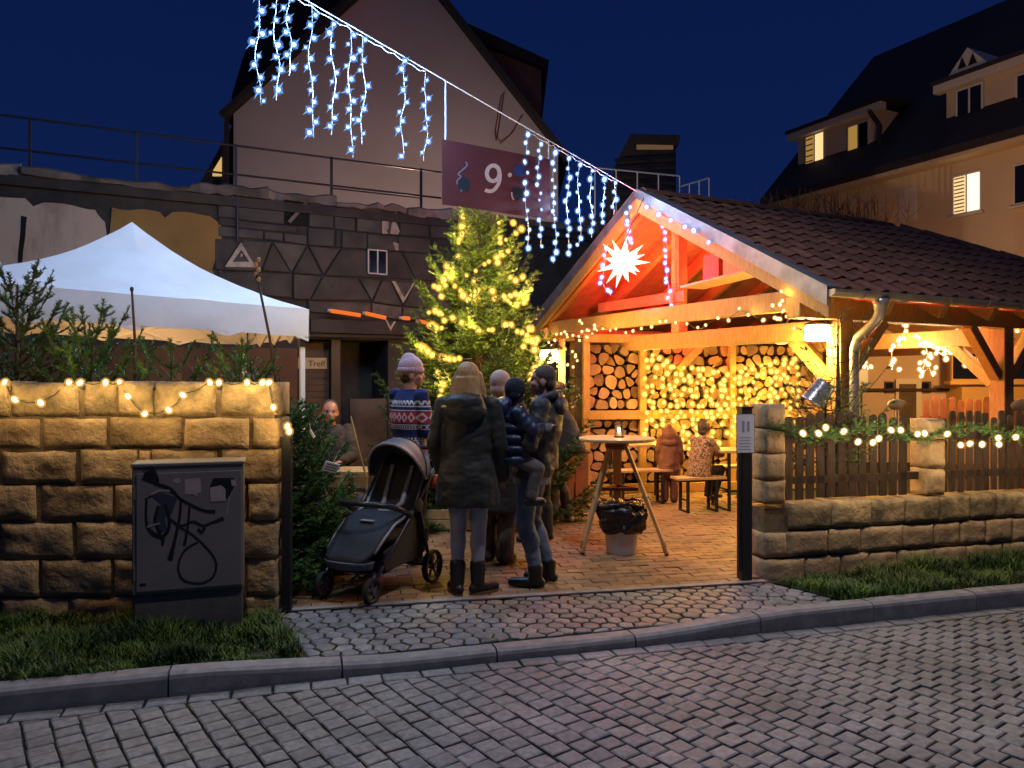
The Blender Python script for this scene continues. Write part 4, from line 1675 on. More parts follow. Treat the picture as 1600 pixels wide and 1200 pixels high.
plaster('plaster_patch', [(-160, 298), (45, 312), (55, 325), (70, 318), (150, 325), (165, 345), (160, 452), (-160, 440)], m_pink, 1.0, lab='cracked pale pink plaster')
plaster('plaster_patch', [(172, 326), (250, 330), (258, 340), (270, 332), (330, 338), (347, 352), (345, 392), (332, 420), (340, 452), (170, 452)], m_ochre, 2.0, lab='smooth ochre plaster')
plaster('dark_streak', [(32, 336), (41, 338), (38, 420), (30, 424)], m_dark, 3.0, 0.022)
plaster('plaster_patch', [(345, 425), (372, 440), (374, 462), (350, 470)], m_pink, 4.0, lab='small torn remnant of pale plaster')
# old triangular emblem and paint marks
tri_o, tri_i = crop([(150, 503), (248, 668), (45, 664)]), crop([(152, 552), (205, 630), (95, 632)])
mb = MB()
for k in range(3):
    j = (k + 1) % 3
    mb.prism([f3(*tri_o[k], 0.048), f3(*tri_o[j], 0.048), f3(*tri_i[j], 0.048), f3(*tri_i[k], 0.048)], FN * 0.012)
em = thing('triangle_sign', 'white outlined triangle emblem on the old wall above the tent', 'sign', tuple(f3(*tri_o[1], 0.05)))
mb.obj('outline', m_wpaint, em, fix=True)
fl = crop([(150, 575), (166, 580), (158, 596), (146, 602)])
MB().prism([f3(*p, 0.042) for p in fl], FN * 0.012).obj('emblem_mark', m_wpaint, em, fix=True)
for pts, nm in (([(1138, 757), (1160, 757), (1222, 868), (1278, 768), (1292, 768), (1215, 898)], 'chevron'), ):
    MB().prism([f3(*p, 0.046) for p in crop(pts)], FN * 0.008).obj('painted_chevron', m_wpaint, ter, fix=True)
MB().prism([f3(*p, 0.165) for p in crop([(1082, 1015), (1092, 1012), (1115, 1060), (1140, 1022), (1150, 1026), (1116, 1086)])], FN * 0.004).obj('painted_chevron', m_wpaint, ter, fix=True)
for pts in ([(1075, 325), (1105, 318), (1125, 360), (1120, 410), (1105, 425), (1118, 445), (1078, 445)], [(1150, 318), (1172, 300), (1170, 380), (1195, 430), (1180, 452), (1130, 445), (1140, 380)],
            [(1150, 500), (1185, 510), (1185, 555), (1165, 552)]):
    MB().prism([f3(*p, 0.034) for p in crop(pts)], FN * 0.006).obj('paint_remnant', m_wpaint, ter, fix=True)
# small window
wz = crop([(985, 550), (1105, 560), (1105, 715), (985, 705)])
wn_ = fpanel(wz, m_glass_d, 'window', 0.0, 0.05, 0, raw=True)
for a, b in ((0, 1), (1, 2), (2, 3), (3, 0)):
    MB().beam(f3(*wz[a], 0.055), f3(*wz[b], 0.055), 0.02, 0.022, up=FN).obj('frame', m_frame_w, wn_)
MB().beam(f3((wz[0][0] + wz[1][0]) / 2, wz[0][1], 0.056), f3((wz[0][0] + wz[1][0]) / 2, wz[2][1], 0.056), 0.02, 0.022, up=FN).obj('frame', m_frame_w, wn_)
# doors: slatted shutter, black gap, concrete panel
sh0, sh1 = fsz(478, 600)[0], fsz(521, 600)[0]
dr = MB().prism([f3(sh0, GZ, -0.30), f3(sh1, GZ, -0.30), f3(sh1, GZ, -0.34), f3(sh0, GZ, -0.34)], (0, 0, 2.08)).obj('shutter_door', m_shutter, ter, fix=True)
z = 0.15
while z < 2.05:
    MB().beam(f3(sh0 + 0.03, z, -0.29), f3(sh1 - 0.03, z, -0.29), 0.02, 0.075).obj('slat', m_shutter, dr)
    z += 0.10
MB().beam(f3(sh1 + 0.07, GZ, -0.2), f3(sh1 + 0.07, 2.2, -0.2), 0.14, 0.14, up=FD).obj('door_post', m_black, ter)
pn0, pn1 = fsz(548, 640)[0], fsz(604, 640)[0]
MB().prism([f3(pn0, GZ, -0.05), f3(door1, GZ, -0.05), f3(door1, GZ, -0.12), f3(pn0, GZ, -0.12)], (0, 0, 1.22)).obj('low_screen', m_panel, ter, fix=True)
sg0, sg1 = fsz(466, 558), fsz(517, 576)
sgn = thing('door_sign', 'cream wooden sign board on the slatted door beside the tent leg', 'sign', tuple(f3((sg0[0] + sg1[0]) / 2, sg1[1], -0.25)))
m_sign = M('cream_sign', (0.50, 0.40, 0.20), 0.6, (0.42, 0.32, 0.15), 8)
MB().prism([f3(sg0[0], sg1[1], -0.27), f3(sg1[0], sg1[1], -0.27), f3(sg1[0], sg0[1], -0.27), f3(sg0[0], sg0[1], -0.27)], FN * 0.025).obj('board', m_sign, sgn, fix=True)
m_ink = M('dark_lettering', (0.04, 0.03, 0.02), 0.7)


def text3(txt, size, o, xdir, zdir, mat, parent, name='lettering', depth=0.003):
    cu = bpy.data.curves.new('lettering', 'FONT')
    cu.body = txt
    cu.size = size
    cu.extrude = depth
    t = bpy.data.objects.new('lettering', cu)
    COL.objects.link(t)
    dg = bpy.context.evaluated_depsgraph_get()
    me = bpy.data.meshes.new_from_object(t.evaluated_get(dg))
    bpy.data.objects.remove(t)
    xd, zd = V(xdir).normalized(), V(zdir).normalized()
    nd = xd.cross(zd)
    inv = wm(parent).inverted()
    for v in me.vertices:
        v.co = inv @ (V(o) + xd * v.co.x + zd * v.co.y + nd * v.co.z)
    me.materials.clear()
    me.materials.append(mat)
    return link(bpy.data.objects.new(name, me), parent)


text3('Treff', 0.13, f3(fsz(487, 573)[0], sg1[1] + 0.035, -0.243), FD, (0, 0, 1), m_ink, sgn)

# coping of the terrace: broken slabs
s = sL
k = 0
rg = random.Random(31)
while s < sR:
    L = rg.uniform(0.9, 2.2)
    h = rg.uniform(0.10, 0.17)
    out = rg.uniform(0.10, 0.19)
    z0 = FT - 0.02 + rg.uniform(-0.03, 0.03)
    ri = 0.02 * rg.random()
    mb = MB()
    nseg = 9
    fr = []
    for i in range(nseg + 1):
        f = i / nseg
        ss = s + 0.006 + (L - 0.012) * f
        o1 = out + rg.uniform(-.09, .03)
        zt = z0 + h + rg.uniform(-.055, .02)
        fr.append([f3(ss, z0 + rg.uniform(-.03, .01), o1 - 0.03), f3(ss, zt - 0.03, o1), f3(ss, zt, o1 - 0.05), f3(ss, zt, -0.5), f3(ss, z0, -0.5)])
    vs = [p for q in fr for p in q]
    fs = []
    for i in range(nseg):
        for q in range(5):
            a, b = i * 5 + q, i * 5 + (q + 1) % 5
            fs.append((a, a + 5, b + 5, b))
    fs += [tuple(range(5)), tuple(range(nseg * 5 + 4, nseg * 5 - 1, -1))]
    mb.add(vs, fs).obj('coping_slab', m_coping, ter, fix=True)
    s += L
MB().prism([f3(sL, FT - 0.16, -0.02), f3(sR, FT - 0.16, -0.02), f3(sR, FT - 0.16, 0.07), f3(sL, FT - 0.16, 0.07)], (0, 0, 0.13)).obj('cornice', m_conc, ter, fix=True)
MB().prism([f3(sL, FT, -3.2), f3(sR, FT, -3.2), f3(sR, FT, -0.5), f3(sL, FT, -0.5)], (0, 0, 0.08)).obj('terrace_floor', m_conc, ter, fix=True)
# railing
rail = thing('terrace_railing', 'thin dark steel railing along the edge of the roof terrace', 'railing', tuple(f3(-4, FT + 0.1, -0.12)))
D = -0.12
ps = [fsz(u, 250)[0] for u in (-250, -110, 45, 214, 370, 521, 662)]
tops = 4.98
for s in ps:
    MB().beam(f3(s, FT + 0.06, D), f3(s, tops + 0.02, D), 0.035, 0.035, up=FD).obj('post', m_rail, rail)
for z in (tops, tops - 0.42):
    MB().tube([f3(ps[0] - 0.3, z, D), f3(ps[-1] + (0.35), z, D)], 0.016, 6).obj('rail', m_rail, rail)
s662 = ps[-1]
MB().tube([f3(s662, FT + 0.30, D), f3(ps[-2], FT + 0.30, D)], 0.012, 6).obj('rail', m_rail, rail)

# parasol form standing in for the small bluish box left of the tent
p0 = P(-32, 395, 7.2)
hb = thing('box_stand_in', 'folded white parasol at the left edge behind the tent', 'parasol', (p0.x, p0.y, GZ))
m_tent = M('tent_fabric', (0.80, 0.80, 0.82), 0.75, (0.74, 0.74, 0.77), 4, bump=0.15, bscale=9, bdist=0.02)
MB().lathe((p0.x, p0.y, 0), [(0.10, 1.9), (0.19, 2.62), (0.16, 2.72), (0.10, 2.76), (0.05, 2.9)], 12).obj('canopy', m_tent, hb, smooth=True)
MB().tube([(p0.x, p0.y, GZ), (p0.x, p0.y, 2.95)], 0.025, 8).obj('pole', m_black, hb)

# ================================================================ HOUSES BEHIND
m_gable = M('rose_render', (0.50, 0.40, 0.37), 0.9, (0.44, 0.35, 0.32), 0.6, bump=0.15, bscale=14)
m_roof_d = M('dark_roof', (0.030, 0.024, 0.024), 0.8, (0.02, 0.016, 0.016), 8, bump=0.4, bscale=14)
m_brickred = M('red_brown_cladding', (0.34, 0.14, 0.085), 0.85, (0.26, 0.105, 0.065), 2)


def yplane(pts, y):
    return [P(u, v, y) for u, v in pts]


GY_ = 21.0
gh = thing('gable_house', 'pale pink house with a steep plain gable behind the terrace', 'house', (P(620, 600, GY_).x, GY_ + 4, 0))
gw = yplane([(365, 178), (633, -66), (872, 240)], GY_)
gwl, gwr = V((gw[0].x, GY_, 0)), V((gw[2].x, GY_, 0))
MB().prism([gwl, gwr, gw[2], gw[1], gw[0]], (0, 8, 0)).obj('wall', m_gable, gh, fix=True)
for a, b in ((gw[0], gw[1]), (gw[2], gw[1])):
    d = (a - b).normalized()
    e = a + d * 0.28
    n = V((-d.z, 0, d.x))
    if n.z < 0:
        n = -n
    MB().prism([e + n * 0.02 - V((0, 0.28, 0)), b + n * 0.02 - V((0, 0.28, 0)), b + n * 0.17 - V((0, 0.28, 0)), e + n * 0.17 - V((0, 0.28, 0))], (0, 8.6, 0)).obj('roof', m_roof_d, gh, fix=True)
# lean-to with a lit slit window at the left foot of the gable
lt = yplane([(310, 290), (365, 192), (365, 300)], GY_ + 0.25)
MB().prism(lt, (0, 5, 0)).obj('side_stair', m_roof_d, gh, fix=True)
m_lit_y = E('lit_window_yellow', (1.0, 0.62, 0.20), 0.55)
MB().prism(yplane([(332, 268), (346, 245), (346, 275), (332, 275)], GY_ + 0.20), (0, 0.03, 0)).obj('window', m_lit_y, gh, fix=True)
MB().beam(P(354, 190, GY_ - 0.1), P(354, 300, GY_ - 0.1), 0.10, 0.12, up=(0, 1, 0)).obj('downpipe', m_roof_d, gh)
for pts in ([(787, 145), (776, 215), (781, 222), (800, 208), (815, 180)], [(783, 148), (773, 205), (775, 220)], [(815, 182), (795, 213), (781, 225)]):
    MB().tube([P(u, v, GY_ - 0.05) for u, v in pts], 0.014, 5).obj('loose_cable', m_wood_r, gh)
# taller roof behind at the left and brown house at the right
bh = thing('back_house', 'dark steep roof rising behind the left slope of the gable house', 'house', (P(430, 600, 25).x, 26, 0))
MB().prism(yplane([(362, 330), (362, 150), (378, 95), (398, 40), (420, -40), (560, -160), (640, 330)], 25.0), (0, 4, 0)).obj('roof', m_roof_d, bh, fix=True)
MB().prism(yplane([(388, 136), (391, 133), (392, 137), (389, 140)], 24.9), (0, 0.08, 0)).obj('roof_light', m_lit_y, bh, fix=True)
rh = thing('brown_house', 'red brown clad house with flat dark eaves right of the gable house', 'house', (P(770, 600, 24).x, 26, 0))
MB().prism(yplane([(640, 500), (640, 20), (700, 40), (846, 104), (846, 500)], 24.0), (0, 6, 0)).obj('wall', m_brickred, rh, fix=True)
MB().prism(yplane([(620, -20), (708, 26), (858, 94), (852, 106), (700, 44), (620, 0)], 23.7), (0, 6.5, 0)).obj('roof', m_roof_d, rh, fix=True)
# dark louvred tower behind the pavilion
dt = thing('roof_tower', 'dark louvred roof tower with a lit strip behind the pavilion ridge', 'tower', (P(1010, 600, 19).x, 20, 0))
MB().prism(yplane([(955, 340), (958, 270), (983, 222), (1056, 222), (1056, 340)], 19.0), (0, 2.0, 0)).obj('body', m_roof_d, dt, fix=True)
MB().prism(yplane([(978, 224), (985, 209), (1063, 211), (1061, 226)], 18.9), (0, 2.3, 0)).obj('cap', m_roof_d, dt, fix=True)
m_strip = E('lit_strip', (1.0, 0.55, 0.28), 0.10)
MB().prism(yplane([(995, 226), (1052, 226), (1052, 233), (995, 233)], 18.96), (0, 0.05, 0)).obj('lit_strip', m_strip, dt, fix=True)
for z in range(6):
    v = 244 + z * 12
    MB().beam(P(960, v + 6, 18.95), P(1056, v, 18.95), 0.05, 0.07).obj('louvre', m_rail, dt)
for (ua, va, ub, vb, n) in ((930, 262, 1062, 275, 5), (1062, 292, 1108, 278, 4)):
    r2 = thing('roof_railing', 'thin railing on the roof in front of the dark tower' if ua == 930 else 'short railing on the roof right of the dark tower', 'railing',
               tuple(P((ua + ub) / 2, 330, 18.2)))
    MB().tube([P(ua, va, 18.2), P(ub, vb, 18.2)], 0.02, 5).obj('rail', m_cable, r2)
    for k in range(n):
        u = ua + (ub - ua) * k / (n - 1)
        v = va + (vb - va) * k / (n - 1)
        MB().tube([P(u, v, 18.2), P(u, 345, 18.2)], 0.018, 5).obj('post', m_cable, r2)
    MB().box(P((ua + ub) / 2, 360, 18.4), (abs(ub - ua) / 1200 * 18.2 + 0.6, 0.5, 0.6)).obj('roof_edge', m_roof_d, r2)

# --- apartment house at the right
H0 = V((12.67, 19.0, 0))
HG = PG.copy()
HE = PE.copy()
HN = -HE


def h3(t, z, d=0.0):
    """t along the facade away from the camera, d out of the facade"""
    return H0 + HG * t + HN * d + V((0, 0, z))


def htz(u, v, d=0.0):
    k = (u - 800) / 1200
    o = H0 + HN * d
    t = (k * o.y - o.x) / (HG.x - k * HG.y)
    return t, 1.6 - (v - HOR) / 1200 * (o.y + HG.y * t)


m_apt = M('cream_render', (0.62, 0.49, 0.31), 0.9, (0.56, 0.43, 0.27), 0.7, bump=0.15, bscale=14)
m_aptw = M('pale_trim', (0.62, 0.56, 0.46), 0.8)
m_winfr = M('window_frame', (0.62, 0.58, 0.52), 0.6)
m_blind_lit = E('lit_blind', (1.0, 0.66, 0.30), 0.95)
m_blind_lit2 = E('lit_room', (1.0, 0.78, 0.48), 1.6)
m_lit_dim = E('dim_lit_room', (1.0, 0.55, 0.12), 0.30)
m_slat = M('blind_slat', (0.5, 0.42, 0.3), 0.7)
apt = thing('apartment_house', 'cream apartment house with steep dark roof and dormers at the right', 'house', tuple(h3(1, 0, -5)))
HT0, HT1, HEV = -14.0, 8.0, 8.0
HDEP, HRZ = 5.14, 13.36
MB().prism([h3(HT0, 0, 0), h3(HT1, 0, 0), h3(HT1, 0, -2 * HDEP), h3(HT0, 0, -2 * HDEP)], (0, 0, HEV)).obj('wall', m_apt, apt, fix=True)
MB().prism([h3(HT1 - 0.02, HEV, 0), h3(HT1 - .02, HEV, -2 * HDEP), h3(HT1 - .02, HRZ, -HDEP)], -HG * 0.3).obj('gable_wall', m_apt, apt, fix=True)
sl_ = (HRZ - HEV) / HDEP
rf = MB()
for sg in (0, 1):
    e0 = 0.55 if sg == 0 else -2 * HDEP - 0.55
    a = [h3(HT0, HEV - 0.55 * sl_ + 0.05, e0), h3(HT1 + 0.25, HEV - 0.55 * sl_ + 0.05, e0), h3(HT1 + 0.25, HRZ + 0.05, -HDEP), h3(HT0, HRZ + 0.05, -HDEP)]
    rf.prism(a, (0, 0, 0.22))
hroof = rf.obj('roof', m_roof_d, apt, fix=True)
MB().prism([h3(HT0, HEV - 0.62, 0.0), h3(HT1 + 0.2, HEV - 0.62, 0.0), h3(HT1 + 0.2, HEV - 0.62, 0.5), h3(HT0, HEV - 0.62, 0.5)], (0, 0, 0.16)).obj('eaves_board', m_apt, apt, fix=True)


def window(parent, pts, d, lit_l, lit_r, sill=True, slats=0):
    """pts: photograph corners (left top, right bottom); the plane lies d out of the facade"""
    (u0, v0), (u1, v1) = pts
    t0, za = htz(u0, v0, d)
    t1, zb_ = htz(u1, v1, d)
    tm_, zt = (t0 + t1) / 2, max(za, htz(u1, v0, d)[1])
    zt = za
    zb2 = htz((u0 + u1) / 2, v1, d)[1]
    w = MB().prism([h3(t0, zb2, d), h3(t1, zb2, d), h3(t1, zt, d), h3(t0, zt, d)], HN * 0.04).obj('window', m_winfr, parent, fix=True)
    b = 0.055
    for (ta, tb, mat, nm) in ((t0 - b, tm_ + b / 2, lit_l, 'pane'), (tm_ - b / 2, t1 + b, lit_r, 'pane')):
        MB().prism([h3(ta, zb2 + b, d + 0.04), h3(tb, zb2 + b, d + 0.04), h3(tb, zt - b, d + 0.04), h3(ta, zt - b, d + 0.04)], HN * 0.012).obj(nm, mat, w, fix=True)
    if slats:
        n = slats
        for k in range(n):
            z = zb2 + b + (zt - zb2 - 2 * b) * (k + 0.5) / n
            MB().beam(h3(t0 - b - 0.02, z, d + 0.062), h3(tm_ + b / 2 + 0.02, z, d + 0.062), 0.012, 0.035).obj('blind_slat', m_slat, w)
    if sill:
        MB().beam(h3(t0 + 0.06, zb2 - 0.04, d + 0.06), h3(t1 - 0.06, zb2 - 0.04, d + 0.06), 0.14, 0.06).obj('sill', m_winfr, w)
    return w


window(apt, ((1489, 276), (1535, 334)), 0.0, m_blind_lit, m_blind_lit2, slats=10)
window(apt, ((1584, 258), (1630, 318)), 0.0, m_glass_d, m_glass_d)
window(apt, ((1406, 298), (1432, 346)), 0.0, m_aptw, m_aptw, sill=False)


def dormer(ua, ub, va, vb, lab_window, gable=None):
    """front face between photograph columns ua, ub; va/vb: top at ua, bottom at ua"""
    d = -0.55
    t0, zt = htz(ua, va, d)
    t1 = htz(ub, va, d)[0]
    zb0 = HEV - (-d) * -sl_ - 0.35
    zt = zt
    back = -(zt - HEV) / sl_ - 0.4
    dm = MB().prism([h3(t0, zb0, d), h3(t0, zt, d), h3(t0, zt, back)], HG * (t1 - t0)).obj('dormer', m_apt, apt, fix=True)
    # cheek boarding, eaves, roof
    MB().prism([h3(t0 + 0.25, zt - 0.12, d + 0.22), h3(t1 - 0.25, zt - 0.12, d + 0.22), h3(t1 - 0.25, zt + 0.10, d + 0.22), h3(t0 + 0.25, zt + 0.10, d + 0.22)], HN * -0.25).obj('fascia', m_aptw, dm, fix=True)
    MB().prism([h3(t0 + 0.3, zt + 0.10, d + 0.3), h3(t1 - 0.3, zt + 0.10, d + 0.3), h3(t1 - 0.3, zt + 0.38, back - 0.7), h3(t0 + 0.3, zt + 0.38, back - 0.7)], (0, 0, 0.10)).obj('dormer_roof', m_roof_d, dm, fix=True)
    return dm, t0, t1, zt


dm, t0, t1, zt = dormer(1247, 1372, 213, 275, None)
for pts, l, r, n in ((((1259, 214), (1290, 266)), m_lit_dim, m_blind_lit, 6), (((1325, 198), (1360, 248)), m_lit_dim, m_glass_d, 0)):
    (u0, v0), (u1, v1) = pts
    ta, za = htz(u0, v0, -0.55)
    tb, _ = htz(u1, v0, -0.55)
    zc = htz((u0 + u1) / 2, v1, -0.55)[1]
    w = MB().prism([h3(ta, zc, -0.55), h3(tb, zc, -0.55), h3(tb, za, -0.55), h3(ta, za, -0.55)], HN * 0.05).obj('dormer_window', m_winfr, dm, fix=True)
    tm_ = (ta + tb) / 2
    for (x0, x1, mt) in ((ta - .06, tm_ + .03, l), (tm_ - .03, tb + .06, r)):
        MB().prism([h3(x0, zc + .06, -0.5), h3(x1, zc + .06, -0.5), h3(x1, za - .06, -0.5), h3(x0, za - .06, -0.5)], HN * 0.012).obj('pane', mt, w, fix=True)
    for k in range(n):
        z = zc + .06 + (za - zc - .12) * (k + 0.5) / n
        MB().beam(h3(ta - .08, z, -0.48), h3(tm_ + .05, z, -0.48), 0.012, 0.045).obj('blind_slat', m_slat, w)
tp = htz(1362, 180, -0.4)
MB().tube([h3(tp[0], zt - 0.1, -0.3), h3(tp[0] - 0.1, zt - 0.35, -0.4), h3(tp[0] - 0.25, zt - 0.6, -0.45), h3(tp[0] - 0.25, zt - 2.0, -0.3)], 0.07, 7).obj('dormer_downpipe', m_roof_d, dm)
dm2, t0, t1, zt = dormer(1479, 1660, 138, 205, None)
for pts in (((1495, 142), (1538, 200)), ((1588, 118), (1635, 175))):
    (u0, v0), (u1, v1) = pts
    ta, za = htz(u0, v0, -0.55)
    tb, _ = htz(u1, v0, -0.55)
    zc = htz((u0 + u1) / 2, v1, -0.55)[1]
    w = MB().prism([h3(ta, zc, -0.55), h3(tb, zc, -0.55), h3(tb, za, -0.55), h3(ta, za, -0.55)], HN * 0.05).obj('dormer_window', m_winfr, dm2, fix=True)
    tm_ = (ta + tb) / 2
    for (x0, x1) in ((ta - .06, tm_ + .03), (tm_ - .03, tb + .06)):
        MB().prism([h3(x0, zc + .06, -0.5), h3(x1, zc + .06, -0.5), h3(x1, za - .06, -0.5), h3(x0, za - .06, -0.5)], HN * 0.012).obj('pane', m_glass_d, w, fix=True)
tg0, tg1, tgm = htz(1478, 125, -0.35), htz(1547, 108, -0.35), htz(1511, 74, -0.35)
gb = MB().prism([h3(tg0[0], zt + 0.16, -0.35), h3(tg1[0], zt + 0.16, -0.35), h3((tg0[0] + tg1[0]) / 2, tgm[1], -0.35)], HN * -1.6).obj('gablet', m_aptw, dm2, fix=True)
for q in (0.38, 0.62):
    tq = tg0[0] + (tg1[0] - tg0[0]) * q
    MB().prism([h3(tq - 0.12, zt + 0.32, -0.345), h3(tq + 0.12, zt + 0.32, -0.345), h3(tq, zt + 0.62, -0.345)], HN * 0.01).obj('gablet_opening', m_dark, gb, fix=True)

# low outbuilding and inner fence seen through the right bay
OY = 14.2
ob = thing('outbuilding', 'low cream outbuilding with small door and windows behind the pavilion', 'building', (P(1450, 600, OY).x, OY, 0))
m_out = M('outbuilding_render', (0.58, 0.44, 0.32), 0.9, (0.5, 0.37, 0.26), 1.2)
m_outw = M('orange_render', (0.62, 0.37, 0.12), 0.9)
MB().prism([P(1330, 592, OY) * V((1, 1, 0)) if False else V((P(1330, 600, OY).x, OY, 0)), V((P(1490, 600, OY).x, OY, 0)), V((P(1490, 600, OY).x, OY + 3, 0)), V((P(1330, 600, OY).x, OY + 3, 0))], (0, 0, 3.3)).obj('wall', m_out, ob, fix=True)
MB().prism([V((P(1478, 600, OY).x, OY - 0.5, 0)), V((P(1760, 600, OY).x, OY - 0.5, 0)), V((P(1760, 600, OY).x, OY + 3, 0)), V((P(1478, 600, OY).x, OY + 3, 0))], (0, 0, 3.5)).obj('wall', m_outw, ob, fix=True)
MB().box(((P(1330, 600, OY).x + P(1490, 600, OY).x) / 2, OY - 0.06, 1.40), (P(1490, 600, OY).x - P(1330, 600, OY).x, 0.12, 0.05)).obj('ledge', m_fence, ob)


def rect(u0, v0, u1, v1, y, mat, name, dep=0.04, parent=None):
    q = [P(u0, v0, y), P(u1, v0, y), P(u1, v1, y), P(u0, v1, y)]
    return MB().prism(q, (0, -dep, 0)).obj(name, mat, parent or ob, fix=True)


dfr = rect(1398, 592, 1438, 690, OY, m_aptw, 'door', 0.05)
rect(1405, 600, 1431, 690, OY - 0.05, m_shutter, 'door_leaf', 0.02, dfr)
for u in (1382, 1438):
    w = rect(u, 596, u + 15, 614, OY, m_shutter, 'window', 0.05)
    rect(u + 2, 598, u + 13, 612, OY - 0.05, m_glass_d, 'pane', 0.01, w)
for u in (1484, 1580):
    w = rect(u, 538, u + 50, 596, OY - 0.5, m_outw, 'window', 0.06)
    rect(u + 5, 542, u + 45, 592, OY - 0.56, m_glass_d, 'pane', 0.012, w)
    MB().beam(P(u - 4, 598, OY - 0.6), P(u + 54, 598, OY - 0.6), 0.2, 0.06).obj('sill', m_outw, w)
inf = thing('inner_fence', 'brown round topped picket fence inside the yard behind the pavilion post', 'fence', (P(1500, 600, 9.6).x, 9.6, GZ))
x0, x1 = P(1448, 600, 9.6).x, P(1640, 600, 9.6).x
pmw = [picket_me(0.082, 1.28 + 0.02 * q, 40 + q) for q in range(2)]
for m_ in pmw:
    m_.materials[0] = m_wood_r
i = 0
x = x0
while x < x1:
    inst(pmw[i % 2], 'picket', inf, (x, 9.6, GZ + 0.02 * math.sin(i)), (0, 0, 0))
    x += 0.108
    i += 1
for z in (0.5, 1.1):
    MB().beam((x0 - 0.05, 9.64, z), (x1, 9.64, z), 0.03, 0.07).obj('rail', m_wood_r, inf)

# out-of-view lamps that light the houses; the yard lamp is an added fill
yl = thing('added_yard_lamp', 'small lamp on a pole in the yard behind the terrace building', 'lamp', (-2.2, 15.9, 0))
MB().tube([(-2.2, 15.9, 0), (-2.2, 15.9, 4.6)], 0.05, 8).obj('pole', m_black, yl)
MB().box((-2.2, 15.9, 4.66), (0.3, 0.3, 0.08)).obj('head', m_black, yl)
lamp('added_yard_light', 'POINT', (-2.2, 15.9, 4.5), 1100, (1, 0.72, 0.58), 0.1)
al = thing('sodium_lamp', 'orange lamp on the outbuilding roof in front of the apartment house', 'lamp', (9.2, 15.6, 3.5))
MB().tube([(9.2, 15.6, 3.4), (9.2, 15.6, 4.0)], 0.05, 8).obj('pole', m_black, al)
MB().box((9.2, 15.6, 3.82), (0.35, 0.35, 0.06)).obj('head', m_black, al)
lamp('sodium_light', 'POINT', (9.35, 15.7, 3.98), 210, (1, 0.52, 0.22), 0.12)
# ================================================================ TENT
tn_c = V((-3.55, 7.35, 0))
TR_ = V((-1.99, 7.50, 0))
tdir = V((0.83, 0.557, 0)).normalized()
tper = V((-tdir.y, tdir.x, 0))
TWd, TDp = 3.1, 2.2
tA, tB = TR_ - tdir * TWd, TR_
tCn, tDn = TR_ + tper * TDp, TR_ - tdir * TWd + tper * TDp
tent = thing('pop_up_tent', 'white pop up tent with pointed roof behind the left stone wall', 'tent', tuple((tA + tB + tCn + tDn) / 4 + V((0, 0, GZ))))
APZ, TZ = 3.16, 2.28


def tz(fx):
    return TZ + (1 - fx) * 0.10


def tent_pt(fx, fy):
    """fx along the front from left to right, fy to the back, 0..1"""
    base = tA + tdir * (TWd * fx) + tper * (TDp * fy)
    m = max(abs(fx - 0.545) / (0.455 if fx > 0.545 else 0.545), abs(fy - 0.5) * 2)
    zb = tz(fx)
    h = (1 - m)
    z = zb + (APZ - zb) * (0.50 * h + 0.50 * h ** 2.6)
    # cloth sags between the hips
    sx_, sy = abs(fx - 0.545) / (0.455 if fx > 0.545 else 0.545), abs(fy - 0.5) * 2
    sag = 0.05 * m * (1 - abs(sx_ - sy)) * (1 - m) - 0.02 * math.sin(math.pi * min(1, m)) * (1 - min(sx_, sy) / max(m, 1e-3))
    sag += 0.26 * m * (1 - m) * max(0, 1 - sx_ / max(m, 1e-3)) * (1 if fy < .5 else 0)
    return base + V((0, 0, z + sag + 0.010 * noise.noise(V((fx * 8, fy * 8, 1))) + 0.004 * noise.noise(V((fx * 22, fy * 22, 4)))))


N = 26
vs, fs = [], []
fx_ = [0.545 * i / (N // 2) for i in range(N // 2 + 1)] + [0.545 + 0.455 * i / (N // 2) for i in range(1, N // 2 + 1)]
fy_ = [i / N for i in range(N + 1)]
for fy in fy_:
    for fx in fx_:
        vs.append(tent_pt(fx, fy))
for j in range(N):
    for i in range(N):
        a = j * (N + 1) + i
        if (i < N // 2) == (j < N // 2):
            fs += [(a, a + 1, a + N + 2), (a, a + N + 2, a + N + 1)]
        else:
            fs += [(a, a + 1, a + N + 1), (a + 1, a + N + 2, a + N + 1)]
m_tent2 = m_tent.copy()
m_tent2.name = 'tent_cloth'
MB().add(vs, fs).obj('roof_cloth', m_tent2, tent)
vl = MB()
for (p, q, fa, fb) in ((tA, tB, 0, 1), (tB, tCn, 1, 1), (tCn, tDn, 1, 0), (tDn, tA, 0, 0)):
    n = 22
    vs = []
    nrm = (q - p).cross(V((0, 0, 1))).normalized()
    for i in range(n + 1):
        f = i / n
        b = p.lerp(q, f)
        z1 = tz(fa + (fb - fa) * f)
        for k in range(4):
            zz = z1 - 0.27 * k / 3 + (0.004 * math.sin(f * 40) if k == 3 else 0)
            vs.append(b + V((0, 0, zz)) + nrm * (0.012 + 0.014 * noise.noise(V((f * 7, k * 0.8, fa * 3 + fb))) * k / 2))
    fs = []
    for i in range(n):
        for k in range(3):
            a = i * 4 + k
            fs.append((a, a + 1, a + 5, a + 4))
    vl.add(vs, fs)
vl.obj('valance', m_tent2, tent, smooth=True)
m_alu = M('tent_frame', (0.78, 0.78, 0.80), 0.45)
